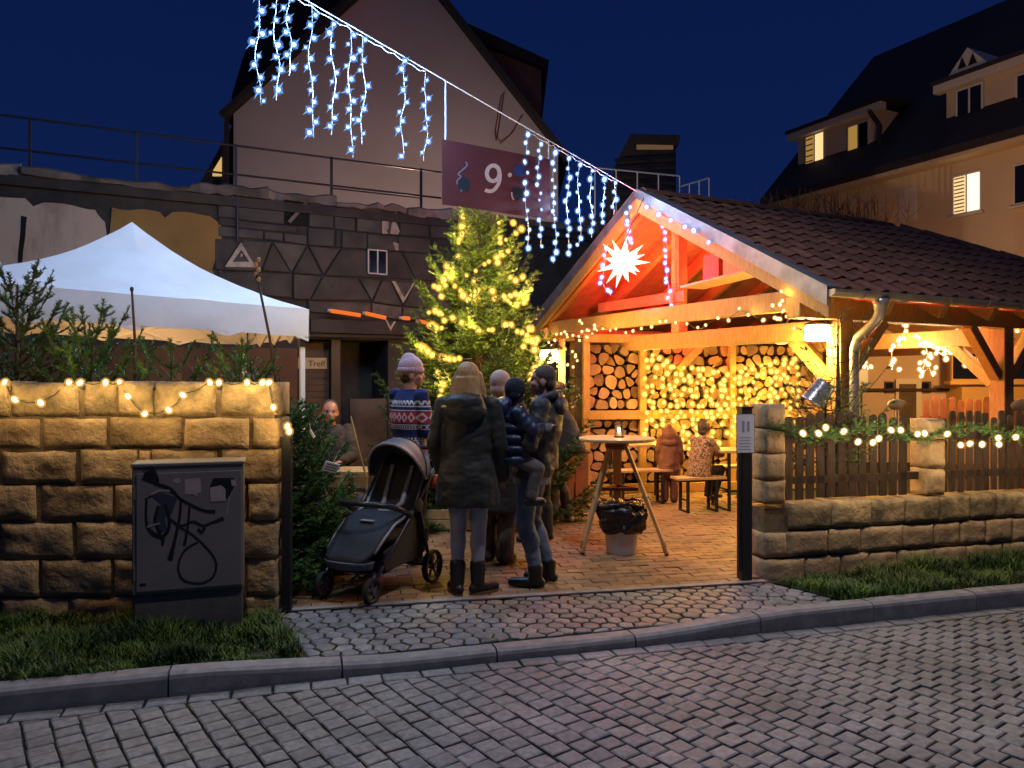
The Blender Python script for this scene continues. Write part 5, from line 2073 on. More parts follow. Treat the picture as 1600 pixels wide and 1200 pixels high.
for k, p in enumerate((tA, tB, tCn, tDn)):
    f = (0, 1, 1, 0)[k]
    ins = (tA + tB + tCn + tDn) / 4 - p
    b = p + ins.normalized() * 0.06
    lg = MB().box(b + V((0, 0, (tz(f) + GZ) / 2)), (0.045, 0.045, tz(f) - GZ - 0.02), math.atan2(tdir.y, tdir.x)).obj('leg', m_alu, tent)
    MB().box(b + V((0, 0, tz(f) - 0.33)), (0.062, 0.062, 0.08), math.atan2(tdir.y, tdir.x)).obj('slider', m_black, lg)
for (p, q, fa, fb) in ((tA, tB, 0, 1), (tB, tCn, 1, 1), (tCn, tDn, 1, 0), (tDn, tA, 0, 0)):
    mb = MB()
    n = 4
    for i in range(n):
        f0, f1 = i / n, (i + 1) / n
        a, b = p.lerp(q, f0), p.lerp(q, f1)
        za, zb_ = tz(fa + (fb - fa) * f0), tz(fa + (fb - fa) * f1)
        mb.beam(a + V((0, 0, za - 0.04)), b + V((0, 0, zb_ - 0.30)), 0.012, 0.028)
        mb.beam(a + V((0, 0, za - 0.30)), b + V((0, 0, zb_ - 0.04)), 0.012, 0.028)
    mb.obj('scissor_bars', m_alu, tent)
lamp('tent_glow', 'POINT', (tA + tB + tCn + tDn) / 4 + V((0.3, 0.2, 2.3)), 26, (1, 0.52, 0.2), 0.08)  # added light that warms the underside of the tent
tlm = thing('added_tent_lamp', 'small warm lamp hanging under the tent roof', 'lamp', tuple((tA + tB + tCn + tDn) / 4 + V((0.3, 0.2, 2.42))))
MB().lathe((tA + tB + tCn + tDn) / 4 + V((0.3, 0.2, 2.42)), [(0.03, 0), (0.06, 0.04), (0.03, 0.10)], 10).obj('bulb', m_led_gold, tlm, smooth=True)
MB().tube([(tA + tB + tCn + tDn) / 4 + V((0.3, 0.2, 2.5)), (tA + tB + tCn + tDn) / 4 + V((0.3, 0.2, 2.75))], 0.006, 5).obj('cord', m_dcable, tlm)

# ================================================================ FIRS
m_needle = M('fir_needles', (0.036, 0.085, 0.014), 0.55, (0.075, 0.135, 0.024), 5, ramp=(0.4, 0.6))
m_needle2 = M('fresh_fir_needles', (0.045, 0.135, 0.030), 0.5, (0.095, 0.21, 0.045), 6, ramp=(0.4, 0.6))
m_trunk = M('fir_bark', (0.10, 0.065, 0.04), 0.9, (0.06, 0.04, 0.025), 12, bump=0.5, bscale=40)


def needles(mb, pts, rg, nl, sp, w, flat_=0.35):
    """needles along a twig polyline"""
    for a, b in zip(pts, pts[1:]):
        d = b - a
        L = d.length
        if L < 1e-4:
            continue
        d.normalize()
        x = d.cross(V((0, 0, 1)))
        if x.length < 1e-3:
            x = V((1, 0, 0))
        x.normalize()
        z = x.cross(d)
        n = max(1, int(L / sp))
        for i in range(n):
            p = a + d * (L * (i + rg.random()) / n)
            for s in (-1, 1):
                t = rg.uniform(-0.5, 1.3)
                dr = (x * s * math.cos(t) + z * math.sin(t) * (1 - flat_ * 0.3) + d * rg.uniform(0.5, 1.0)).normalized()
                l = nl * rg.uniform(0.7, 1.2)
                sd = dr.cross(z if rg.random() < 0.5 else x)
                if sd.length < 1e-3:
                    sd = x
                sd = sd.normalized() * w
                k = len(mb.v)
                mb.v += [p - sd, p + sd, p + dr * l]
                mb.f.append((k, k + 1, k + 2))
                mb.m.append(0)


def fir(name, label, cat, base, H, rad_, nb, seed, lean=(0, 0), up0=0.15, up1=0.9, clear=0.06, mat=None, nl=0.026, sp=0.011, w=0.0024, bare=0.0, group=None, twig=0.075, leader=0.22, pw=0.85):
    rg = random.Random(seed)
    t = thing(name, label, cat, base, 0, group)
    base = V(base)
    ln = V((lean[0], lean[1], 0))

    def ax(f):
        return base + V((0, 0, H * f)) + ln * f
    MB().tube([ax(0), ax(0.3), ax(0.7), ax(1.0)], [0.028 * H ** 0.8, 0.022 * H ** 0.8, 0.011 * H ** 0.8, 0.004], 7).obj('trunk', m_trunk, t, smooth=True)
    limb = MB()
    nd = MB()
    needles(nd, [ax(1 - leader), ax(1.0)], rg, nl, sp, w)
    for k in range(nb):
        f = clear + (1 - clear - 0.03) * ((k + rg.random() * 0.8) / nb) ** 1.05
        az = k * 2.39996 + rg.uniform(-.35, .35)
        L = rad_ * (1 - f) ** pw * rg.uniform(0.72, 1.12) + 0.06
        up = up0 + (up1 - up0) * f ** 1.3 + rg.uniform(-.1, .1)
        o = V((math.cos(az), math.sin(az), 0))
        n = 6
        pts = []
        for i in range(n + 1):
            g = i / n
            # droops from the trunk, the tip rises
            pts.append(ax(f) + o * (L * g) + V((0, 0, L * (up * g - 0.22 * math.sin(math.pi * g) + 0.16 * g * g))))
        limb.tube(pts, [0.010 * L + 0.004] + [0.008 * L * (1 - i / n) + 0.002 for i in range(1, n + 1)], 4)
        bs = 0.22 + bare
        needles(nd, pts[1 + int(bare * 4):], rg, nl, sp, w)
        m = max(2, int(L / twig))
        for i in range(m):
            g = bs + (1 - bs) * (i + 0.5) / m
            if rg.random() < bare * 0.6:
                continue
            fi = g * n
            q = pts[min(n - 1, int(fi))].lerp(pts[min(n, int(fi) + 1)], fi - int(fi))
            tl = (0.36 * L * (1 - g) + 0.055) * rg.uniform(0.7, 1.25)
            for s in (-1, 1):
                a2 = az + s * rg.uniform(0.6, 0.95)
                dd = V((math.cos(a2), math.sin(a2), up * 0.5 + rg.uniform(-.15, .25)))
                dd.normalize()
                e = q + dd * tl
                mid = q.lerp(e, 0.5) - V((0, 0, 0.06 * tl))
                limb.tube([q, mid, e], [0.003, 0.0024, 0.0015], 3, caps=False)
                needles(nd, [q, mid, e], rg, nl, sp, w)
                if tl > 0.16:
                    for s2 in (-1, 1):
                        a3 = a2 + s2 * 0.75
                        d3 = V((math.cos(a3), math.sin(a3), up * 0.4 + rg.uniform(-.1, .2))).normalized()
                        needles(nd, [mid, mid + d3 * tl * 0.45], rg, nl, sp, w)
    limb.obj('branches', m_trunk, t)
    nd.obj('crown', mat or m_needle, t)
    return t


fir('christmas_tree', 'big Christmas tree wound with golden lights beside the pavilion', 'tree', (-0.38, 8.55, GZ), 3.42, 1.45, 170, 51, nl=0.048, sp=0.0100, w=0.0055, up0=-0.02, up1=0.75, pw=0.78, twig=0.060)
fir('small_fir', 'dense cut fir filling the gap beside the left gate post', 'fir tree', (-1.72, 5.95, GZ), 1.30, 0.66, 130, 61, mat=m_needle2, nl=0.034, w=0.0046, sp=0.008, twig=0.045, group='small firs by the left wall', up0=0.0, up1=0.8, pw=0.72)
fir('small_fir', 'second fir leaning behind the left gate post, taller and looser', 'fir tree', (-2.02, 6.25, GZ), 1.68, 0.55, 60, 62, lean=(-0.1, 0), mat=m_needle2, nl=0.034, w=0.0046, sp=0.008, twig=0.05, group='small firs by the left wall')
fir('small_fir', 'tall fir with raised shoots at the left edge over the wall', 'fir tree', (-3.62, 5.62, GZ), 2.22, 0.80, 30, 63, mat=m_needle, nl=0.030, w=0.0050, sp=0.0055, twig=0.085, group='small firs by the left wall', up0=0.5, up1=1.5, pw=0.7, clear=0.55)
fir('small_fir', 'shorter fir over the wall, second from the left edge', 'fir tree', (-3.06, 5.60, GZ), 1.88, 0.75, 20, 64, mat=m_needle2, nl=0.030, w=0.0050, sp=0.0055, twig=0.09, group='small firs by the left wall', up0=0.6, up1=1.5, pw=0.6, clear=0.6)
fir('small_fir', 'loose fir over the wall in front of the tent middle', 'fir tree', (-2.50, 5.52, GZ), 1.69, 0.50, 13, 65, lean=(0.06, 0), mat=m_needle2, nl=0.028, w=0.0050, sp=0.0050, twig=0.12, group='small firs by the left wall', up0=0.5, up1=1.0, bare=0.05, pw=0.4, clear=0.68)
fir('small_fir', 'loose spreading fir over the wall below the right tent corner', 'fir tree', (-1.95, 5.50, GZ), 1.72, 0.50, 13, 66, mat=m_needle2, nl=0.028, w=0.0050, sp=0.0050, twig=0.12, group='small firs by the left wall', up0=0.5, up1=1.0, bare=0.05, pw=0.4, clear=0.68)
fir('sparse_fir', 'nearly bare little fir with a metal bucket, in front of the downpipe', 'fir tree', (2.78, 6.55, GZ), 2.05, 0.62, 30, 67, mat=m_needle2, up0=0.2, up1=0.8, bare=0.75, clear=0.45, pw=0.5)
# fir greenery tucked behind the right pillar
fir('small_fir', 'low fir greenery behind the fence next to the gate pillar', 'fir tree', (2.62, 6.42, GZ), 1.48, 0.50, 44, 68, mat=m_needle2, up0=0.2, up1=0.7, clear=0.5, pw=0.4, group='small firs by the right fence')
# stakes and dry stems
for lab, u, v0, v1, y, ud in (('straight wooden stake with dark tip in front of the tent', 206, 452, 605, 5.5, 5),
                              ('crooked thin stem with buds in front of the tent corner', 402, 432, 610, 5.45, 32)):
    a, b = P(u, v0, y), P(u + ud, v1, y)
    sk = thing('stake', lab, 'stake', (b.x, b.y, b.z))
    MB().tube([b + V((0, 0, -0.9)), b, b.lerp(a, 0.5) + V((0.01, 0, 0)), a], [0.012, 0.012, 0.010, 0.008], 7).obj('pole', m_trunk, sk, smooth=True)
    MB().ell(a, (0.014, 0.014, 0.02), 7, 5).obj('tip', m_black, sk)
    if ud == 32:
        for k in range(5):
            MB().ell(a + V((0.01 * (-1) ** k, 0, -0.02 + 0.035 * k)), (0.016, 0.014, 0.02), 6, 4).obj('bud', m_wood_y, sk)
m_dry = M('dry_stem', (0.30, 0.16, 0.06), 0.8)
ds = MB()
rg = random.Random(71)
for k in range(26):
    u = rg.uniform(280, 400) if k < 20 else rg.uniform(230, 290)
    y = rg.uniform(5.5, 5.9)
    b = P(u, 640, y)
    tx, h = rg.uniform(-.18, .18), rg.uniform(0.1, 0.42)
    ds.tube([b, b + V((tx * 0.3, 0, h * 0.6)), b + V((tx, 0, h))], [0.005, 0.004, 0.002], 4)
tag(stuff(ds.obj('dry_stems', m_dry)), 'dry orange brown stems growing behind the left wall', 'plants')

# bare shrubs behind the pavilion roof
bs = thing('bare_shrub', 'wide leafless shrub in front of the apartment house above the pavilion roof', 'shrub', (P(1270, 600, 17).x, 17, 0))
mb = MB()
rg = random.Random(72)
for k in range(150):
    u = rg.uniform(1140, 1400)
    b = P(u, 470, rg.uniform(16.3, 17.6))
    top = 292 + abs(u - 1275) * 0.16 + rg.uniform(-6, 45)
    e = P(u + rg.uniform(-28, 28), top, b.y)
    m_ = b.lerp(e, 0.55) + V((rg.uniform(-.15, .15), 0, 0))
    mb.tube([b, m_, e], [0.02, 0.014, 0.006], 4, caps=False)
    for q in range(4):
        s = m_.lerp(e, rg.random() * 0.8)
        mb.tube([s, s + V((rg.uniform(-.4, .4), rg.uniform(-.2, .2), rg.uniform(0.15, 0.5)))], [0.009, 0.004], 3, caps=False)
mb.obj('branches', M('bare_twigs', (0.075, 0.045, 0.025), 0.9), bs)

# lights on the Christmas tree
def tree_r(z):
    f = max(0, min(1, (z - GZ) / 3.42))
    return 1.45 * (1 - f) ** 0.78 * 0.80 + 0.05


pts = []
TCX, TCY = -0.38, 8.55
tl_pts = [[(727, 330), (722, 345), (720, 365), (719, 380), (717, 400)],
          [(775, 345), (790, 340), (806, 352), (812, 365), (800, 372), (782, 375), (790, 395), (782, 402), (768, 412), (760, 410), (745, 418), (735, 425), (722, 432)],
          [(698, 418), (710, 422), (700, 432), (688, 440), (680, 447), (690, 460), (696, 445), (704, 430), (715, 445), (720, 455), (724, 465), (735, 468), (748, 468), (762, 464), (775, 462), (790, 463), (802, 462), (815, 468), (825, 466)],
          [(793, 424), (800, 432), (808, 438), (820, 432), (826, 445), (829, 458), (822, 470), (812, 478), (800, 478), (783, 465), (770, 455)],
          [(674, 490), (680, 482), (690, 498), (702, 500), (718, 498), (728, 505), (738, 512), (748, 518), (756, 522), (765, 515), (772, 514)],
          [(670, 510), (682, 512), (690, 514), (700, 512)],
          [(790, 508), (808, 514), (822, 522), (833, 512), (836, 528), (826, 530), (838, 540)],
          [(655, 540), (668, 548), (682, 556), (700, 560), (720, 562), (738, 560)],
          [(742, 428), (744, 440), (742, 452), (745, 462)],
          [(822, 545), (836, 552), (846, 566), (838, 578), (828, 590), (838, 598)],
          [(690, 590), (695, 604), (690, 618), (686, 592), (684, 580)]]
xt = thing('tree_lights', 'golden fairy lights draped in arcs over the Christmas tree', 'string lights', (TCX, TCY - 0.5, 2.0))
rg = random.Random(81)
wmb = MB()
kk = 0
for ln_ in tl_pts:
    pl_ = []
    for (u, v) in ln_:
        y = 7.8
        for _ in range(4):
            p = P(u, v, y)
            rr = tree_r(p.z)
            dx = p.x - TCX
            y = TCY - math.sqrt(max(0.01, rr * rr - dx * dx))
        pl_.append(P(u, v, y - 0.05))
    wmb.tube(pl_, 0.004, 4)
    for a, b in zip(pl_, pl_[1:]):
        L = (b - a).length
        n = max(1, int(L / 0.062))
        for i in range(n):
            p = a.lerp(b, (i + rg.random()) / n) + V((rg.uniform(-.03, .03), rg.uniform(-.05, .01), rg.uniform(-.03, .03)))
            inst(me_gold_s if rg.random() < 0.45 else me_gold, 'bulb', xt, p, (rg.uniform(-.6, .6), rg.uniform(-.6, .6), 0), rg.uniform(0.75, 1.15))
            if kk % 4 == 0:
                lamp('bulb_glow', 'POINT', p + V((0, -0.10, 0)), 5.5, (1, 0.64, 0.12), 0.03)
            kk += 1
wmb.obj('wire', m_dcable, xt)

# lights on the left wall
me_wallb = drop_led(0.017, m_led_warm, 'bulb', 1.3, halo_=m_sh_warm)
wall_px = [(8, 602), (30, 624), (70, 629), (108, 604), (125, 603), (165, 600), (188, 604), (205, 619), (231, 646), (268, 640), (290, 617), (328, 608), (342, 610), (386, 610), (410, 604), (420, 606), (430, 636), (449, 666), (452, 674)]
wl_ = thing('wall_lights', 'warm fairy lights laid along the top of the left stone wall', 'string lights', tuple(l3(1.7, 1.56, 0)))
lp = []
for (u, v) in wall_px:
    s = lu(u)
    z = 1.6 - (v - HOR) / 1200 * (LA.y + LD.y * s)
    d = 0.045 if v > 612 else 0.0
    p = l3(s, z, d)
    if v <= 612:
        p.z = max(p.z, 1.575)
    if u > 440:
        p = P(u, v, 5.0)
    lp.append(p)
    inst(me_wallb, 'bulb', wl_, p, (R.uniform(-.9, .9), R.uniform(-.9, .9), 0), 1.0)
    lamp('bulb_glow', 'POINT', p + LN * 0.13 + V((0, 0, 0.0)), 1.0, (1, 0.64, 0.24), 0.015)
MB().tube([V((-3.9, 4.95, 1.58))] + [p.lerp(q, f) + V((0, 0, -0.012 if f else 0.008)) for p, q in zip(lp, lp[1:]) for f in (0, 0.5)] + [lp[-1]], 0.003, 5).obj('wire', m_dcable, wl_)

# garland with lights along the fence
gar = thing('fir_garland', 'fir garland slung along the top of the picket fence', 'garland', tuple(r3(1.5, 1.2, 0)))
gp_ = []
for k in range(60):
    s = 0.05 + 4.2 * k / 59
    z = 1.185 + 0.035 * math.cos(s * 2 * math.pi / 0.95) - 0.01 * s
    gp_.append(r3(s, z, 0.02 + 0.015 * math.sin(k)))
gm, gn = MB().tube(gp_, 0.010, 5), MB()
rg = random.Random(91)
needles(gn, gp_, rg, 0.05, 0.006, 0.0028)
for p in gp_:
    for q in range(7):
        d = V((rg.uniform(-1, 1), rg.uniform(-.9, 0.4), rg.uniform(-.9, .9))).normalized() * rg.uniform(0.05, 0.12)
        needles(gn, [p, p + d], rg, 0.03, 0.009, 0.0024)
gm.obj('wire', m_dcable, gar)
gn.obj('fir_sprigs', m_needle2, gar)
fl_px = [(1244, 676), (1268, 676), (1279, 667), (1307, 673), (1329, 689), (1352, 690), (1361, 684), (1380, 671), (1395, 671), (1421, 677), (1432, 676), (1467, 677), (1488, 694), (1502, 692), (1521, 693), (1546, 683), (1547, 693), (1573, 682), (1598, 689), (1625, 690), (1650, 684)]
me_fence = drop_led(0.018, m_led_white, 'bulb', 1.2, halo_=m_sh_warm, cs=1.55)
fl_ = thing('fence_lights', 'warm white fairy lights in the garland on the picket fence', 'string lights', tuple(r3(1.5, 1.2, 0.05)))
lp = []
for (u, v) in fl_px:
    k = (u - 800) / 1200
    s = (k * W0.y - W0.x) / (WD.x - k * WD.y)
    p = r3(s, 1.6 - (v - HOR) / 1200 * (W0.y + WD.y * s), 0.085)
    lp.append(p)
    inst(me_fence, 'bulb', fl_, p, (R.uniform(-.9, .9), R.uniform(-.9, .9), 0), 1.1)
    lamp('bulb_glow', 'POINT', p + WN * 0.16, 1.2, (1, 0.68, 0.34), 0.015)
MB().tube(lp, 0.003, 5).obj('wire', m_dcable, fl_)
# ================================================================ PEOPLE
def blob(mb, name, mat, parent, voxel=0.012, it=3, wrinkle=0.0, wscale=9.0, seed=0.0, zfun=None):
    """one continuous surface grown round the shapes in mb (local coordinates)"""
    me = mb.data('blob', [], fix=True)
    o = bpy.data.objects.new('blob', me)
    COL.objects.link(o)
    r = o.modifiers.new('r', 'REMESH')
    r.mode = 'VOXEL'
    r.voxel_size = voxel
    s = o.modifiers.new('s', 'SMOOTH')
    s.factor = 0.5
    s.iterations = it
    dg = bpy.context.evaluated_depsgraph_get()
    m2 = bpy.data.meshes.new_from_object(o.evaluated_get(dg))
    m2.name = name
    bpy.data.objects.remove(o)
    bpy.data.meshes.remove(me)
    if wrinkle:
        ns = [v.normal.copy() for v in m2.vertices]
        for v, n in zip(m2.vertices, ns):
            q = V((v.co.x * wscale, v.co.y * wscale, v.co.z * wscale * 1.7)) + V((seed, seed * 2, 0))
            if zfun:
                v.co += n * zfun(v.co)
                continue
            a = noise.noise(q) * 0.6 + (0.5 - abs(noise.noise(q * 1.9 + V((5, 0, 3))))) * 0.55
            v.co += n * (wrinkle * a)
    m2.polygons.foreach_set('use_smooth', [True] * len(m2.polygons))
    m2.materials.clear()
    m2.materials.append(mat)
    return link(bpy.data.objects.new(name, m2), parent)


def cap(mb, p0, r0, p1, r1, n=10):
    """tapered limb with round ends"""
    p0, p1 = V(p0), V(p1)
    d = (p1 - p0)
    L = d.length
    d.normalize()
    pts, rs = [], []
    for k in range(4):
        a = math.pi / 2 * k / 4
        pts.append(p0 - d * r0 * math.cos(a))
        rs.append(max(1e-3, r0 * math.sin(a)))
    for k in range(5):
        a = math.pi / 2 * k / 4
        pts.append(p1 + d * r1 * math.sin(a))
        rs.append(max(1e-3, r1 * math.cos(a)))
    mb.tube(pts, rs, n)


def chain(mb, pts, rs, n=10):
    for i in range(len(pts) - 1):
        cap(mb, pts[i], rs[i], pts[i + 1], rs[i + 1], n)


def hand(mb, w, d, side=1, s=1.0, curl=0.5, nrm=None):
    """palm and five fingers; w wrist, d direction of the hand, curl bends the fingers"""
    w, d = V(w), V(d).normalized()
    x = V(nrm).normalized() if nrm else d.cross(V((0, 0, 1)))
    if x.length < 1e-3:
        x = V((1, 0, 0))
    x = (x - d * x.dot(d)).normalized()      # across the palm
    z = x.cross(d).normalized()              # palm normal
    m = Matrix((x, d, z)).transposed()
    mb.ell(w + d * 0.045 * s, (0.036 * s, 0.052 * s, 0.015 * s), 10, 6, m)
    for k, (off, ln) in enumerate(((-0.027, 0.068), (-0.009, 0.078), (0.009, 0.072), (0.026, 0.056))):
        b = w + (d * 0.085 + x * off) * s
        p1 = b + (d * math.cos(curl * .6) - z * math.sin(curl * .6)) * ln * 0.45 * s
        p2 = p1 + (d * math.cos(curl * 1.5) - z * math.sin(curl * 1.5)) * ln * 0.35 * s
        p3 = p2 + (d * math.cos(curl * 2.2) - z * math.sin(curl * 2.2)) * ln * 0.25 * s
        chain(mb, [b, p1, p2, p3], [0.0085 * s, 0.008 * s, 0.0075 * s, 0.0065 * s], 7)
    tb = w + (d * 0.025 - x * side * 0.030) * s
    t1 = tb + (d * 0.7 - x * side * 0.6 - z * 0.3).normalized() * 0.035 * s
    t2 = t1 + (d * 0.9 - x * side * 0.1 - z * 0.5).normalized() * 0.028 * s
    chain(mb, [tb, t1, t2], [0.012 * s, 0.010 * s, 0.008 * s], 7)


def head(mb, c, yaw=0.0, s=1.0, tilt=0.0, nod=0.0, tlt=None):
    """c: centre of the skull; faces +Y turned by yaw"""
    m = Matrix.Rotation(yaw, 3, 'Z') @ Matrix.Rotation(nod, 3, 'X') @ Matrix.Rotation(tilt, 3, 'Y')
    c = V(c)

    def q(x, y, z):
        return c + m @ V((x * s, y * s, z * s))
    mb.ell(q(0, -0.012, 0.022), (0.076 * s, 0.094 * s, 0.092 * s), 14, 10, m)
    mb.ell(q(0, 0.022, -0.040), (0.060 * s, 0.068 * s, 0.075 * s), 12, 8, m)
    mb.ell(q(0, 0.052, -0.088), (0.030 * s, 0.032 * s, 0.024 * s), 10, 6, m)
    cap(mb, q(0, 0.080, 0.005), 0.009 * s, q(0, 0.098, -0.030), 0.012 * s, 8)
    mb.ell(q(0, 0.078, -0.066), (0.026 * s, 0.014 * s, 0.011 * s), 8, 5, m)
    mb.ell(q(0, 0.068, 0.022), (0.056 * s, 0.020 * s, 0.012 * s), 10, 5, m)
    for k in (-1, 1):
        mb.ell(q(0.077 * k, -0.008, -0.020), (0.010 * s, 0.022 * s, 0.032 * s), 8, 6, m)
        mb.ell(q(0.040 * k, 0.060, -0.032), (0.026 * s, 0.022 * s, 0.022 * s), 8, 6, m)
    return q, m


m_skin = M('skin', (0.50, 0.28, 0.19), 0.55, (0.44, 0.23, 0.155), 9)
m_skin2 = M('ruddy_skin', (0.55, 0.25, 0.17), 0.55, (0.48, 0.20, 0.13), 9)
m_eye = M('eye_dark', (0.02, 0.014, 0.012), 0.3)
m_lip = M('lips', (0.33, 0.12, 0.10), 0.5)
m_parka = M('black_green_parka', (0.020, 0.024, 0.019), 0.6, (0.014, 0.017, 0.014), 6, bump=0.25, bscale=26, sheen=0.1)
m_blond = M('blond_hair', (0.56, 0.37, 0.16), 0.45, (0.30, 0.18, 0.07), 8, stretch=(14, 14, 0.6), bump=0.4, bscale=14, ramp=(0.3, 0.7))
m_brownh = M('brown_hair', (0.085, 0.045, 0.022), 0.55, (0.05, 0.028, 0.014), 8, stretch=(10, 10, 1), bump=0.3, bscale=20)
m_crop = M('cropped_hair', (0.055, 0.042, 0.036), 0.7, (0.085, 0.066, 0.058), 60, bump=0.3, bscale=200)
m_ljean = M('pale_jeans', (0.36, 0.37, 0.40), 0.8, (0.27, 0.28, 0.32), 8, bump=0.3, bscale=40)
m_jean = M('blue_jeans', (0.085, 0.115, 0.165), 0.8, (0.14, 0.175, 0.23), 7, bump=0.35, bscale=40)
m_gjean = M('grey_trousers', (0.11, 0.105, 0.10), 0.8, (0.075, 0.072, 0.07), 7, bump=0.3, bscale=40)
m_blackt = M('black_trousers', (0.012, 0.012, 0.014), 0.7)
m_boot = M('black_leather', (0.012, 0.011, 0.010), 0.4)
m_sole = M('brown_sole', (0.16, 0.085, 0.04), 0.7)
m_navy = M('navy_quilted', (0.026, 0.046, 0.12), 0.42, (0.012, 0.020, 0.055), 5, bump=0.3, bscale=22)
m_navyk = M('navy_knit', (0.010, 0.014, 0.032), 0.85, bump=0.4, bscale=120, col2=(0.014, 0.019, 0.042), scale=40)
m_jacket = M('charcoal_jacket', (0.030, 0.032, 0.040), 0.55, (0.045, 0.046, 0.054), 5, bump=0.25, bscale=24)
m_greyhem = M('grey_fleece', (0.26, 0.27, 0.31), 0.85, (0.2, 0.21, 0.25), 9)
m_pinkhat = M('pink_knit', (0.62, 0.46, 0.55), 0.9, (0.54, 0.39, 0.48), 30, bump=0.5, bscale=130)
m_beige = M('beige_knit', (0.50, 0.38, 0.33), 0.9, (0.42, 0.31, 0.27), 30, bump=0.4, bscale=120)
m_coatd = M('dark_wool_coat', (0.028, 0.025, 0.024), 0.9, (0.02, 0.018, 0.017), 9, bump=0.3, bscale=60)
m_coatb = M('brown_coat', (0.075, 0.048, 0.036), 0.85, (0.055, 0.035, 0.027), 7, bump=0.2, bscale=40)
m_kidcoat = M('rust_brown_coat', (0.22, 0.085, 0.035), 0.8, (0.16, 0.06, 0.026), 7, bump=0.2, bscale=40)


def leopard():
    m = M('leopard_fleece', (0.50, 0.33, 0.17), 0.95)
    n, l = m.node_tree.nodes, m.node_tree.links
    b = n['Principled BSDF']
    tc = n.new('ShaderNodeTexCoord')
    nz = n.new('ShaderNodeTexNoise')
    nz.inputs['Scale'].default_value = 52
    nz.inputs['Detail'].default_value = 2
    l.new(tc.outputs['Object'], nz.inputs['Vector'])
    rp = n.new('ShaderNodeValToRGB')
    rp.color_ramp.interpolation = 'CONSTANT'
    e = rp.color_ramp.elements
    e[0].color = (0.36, 0.22, 0.12, 1)
    e[1].position = 0.53
    e[1].color = (0.06, 0.028, 0.014, 1)
    x = e.new(0.64)
    x.color = (0.26, 0.13, 0.06, 1)
    l.new(nz.outputs['Fac'], rp.inputs[0])
    l.new(rp.outputs[0], b.inputs['Base Color'])
    return m


def nordic(H):
    """knitted pattern in bands round the body"""
    m = M('nordic_jumper', (0.012, 0.030, 0.13), 0.9)
    n, l = m.node_tree.nodes, m.node_tree.links
    b = n['Principled BSDF']
    tc = n.new('ShaderNodeTexCoord')
    sp = n.new('ShaderNodeSeparateXYZ')
    l.new(tc.outputs['Object'], sp.inputs[0])

    def math_(op, a, b_=None, c=None):
        q = n.new('ShaderNodeMath')
        q.operation = op
        for i, v in enumerate((a, b_, c)):
            if v is None:
                continue
            if isinstance(v, (int, float)):
                q.inputs[i].default_value = v
            else:
                l.new(v, q.inputs[i])
        return q.outputs[0]
    z = sp.outputs[2]
    ang = math_('ARCTAN2', sp.outputs[0], sp.outputs[1])
    zz = math_('DIVIDE', z, H / 1.7)

    def band(z0, z1):
        return math_('MULTIPLY', math_('GREATER_THAN', zz, z0), math_('LESS_THAN', zz, z1))

    def tri(freq, ph=0.0):
        return math_('PINGPONG', math_('ADD', math_('MULTIPLY', ang, freq), ph), 1.0)
    navy, white, red = (0.010, 0.028, 0.13, 1), (0.62, 0.60, 0.62, 1), (0.42, 0.035, 0.055, 1)
    cur = None

    def mix(fac, colA, colB):
        q = n.new('ShaderNodeMix')
        q.data_type = 'RGBA'
        l.new(fac, q.inputs[0])
        for i, v in ((6, colA), (7, colB)):
            if isinstance(v, tuple):
                q.inputs[i].default_value = v
            else:
                l.new(v, q.inputs[i])
        return q.outputs[2]
    # white zigzag on the yoke
    zigz = math_('MULTIPLY', band(1.315, 1.355), math_('LESS_THAN', math_('ABSOLUTE', math_('SUBTRACT', math_('MULTIPLY', math_('SUBTRACT', zz, 1.32), 28), tri(9.0))), 0.42))
    cur = mix(zigz, navy, white)
    for z0, z1 in ((1.300, 1.312), (1.268, 1.276), (1.150, 1.158), (1.118, 1.124), (1.02, 1.028), (0.885, 0.895), (0.86, 0.868)):
        cur = mix(band(z0, z1), cur, white)
    # red band with white figures
    cur = mix(band(1.168, 1.262), cur, red)
    t5 = tri(5.5, 0.3)
    lozenge = math_('LESS_THAN', math_('ADD', math_('ABSOLUTE', math_('MULTIPLY', math_('SUBTRACT', zz, 1.215), 22)), t5), 0.95)
    inner = math_('LESS_THAN', math_('ADD', math_('ABSOLUTE', math_('MULTIPLY', math_('SUBTRACT', zz, 1.215), 22)), t5), 0.5)
    cur = mix(math_('MULTIPLY', band(1.175, 1.255), math_('SUBTRACT', lozenge, inner)), cur, white)
    cur = mix(math_('MULTIPLY', band(1.130, 1.145), math_('GREATER_THAN', tri(14.0), 0.45)), cur, white)
    cur = mix(math_('MULTIPLY', band(1.03, 1.05), math_('GREATER_THAN', tri(11.0), 0.5)), cur, white)
    # white band with dark fir trees
    cur = mix(band(0.905, 1.015), cur, white)
    tree = math_('LESS_THAN', math_('ADD', math_('MULTIPLY', math_('SUBTRACT', zz, 0.925), 9.5), math_('MULTIPLY', tri(3.0, 0.6), 2.2)), 0.75)
    cur = mix(math_('MULTIPLY', band(0.925, 1.0), tree), cur, navy)
    # fine knit mottling
    nz = n.new('ShaderNodeTexNoise')
    nz.inputs['Scale'].default_value = 160
    l.new(tc.outputs['Object'], nz.inputs['Vector'])
    bp_ = n.new('ShaderNodeBump')
    bp_.inputs['Strength'].default_value = 0.5
    bp_.inputs['Distance'].default_value = 0.004
    l.new(nz.outputs['Fac'], bp_.inputs['Height'])
    l.new(bp_.outputs[0], b.inputs['Normal'])
    l.new(cur, b.inputs['Base Color'])
    return m


def sym(d):
    return d


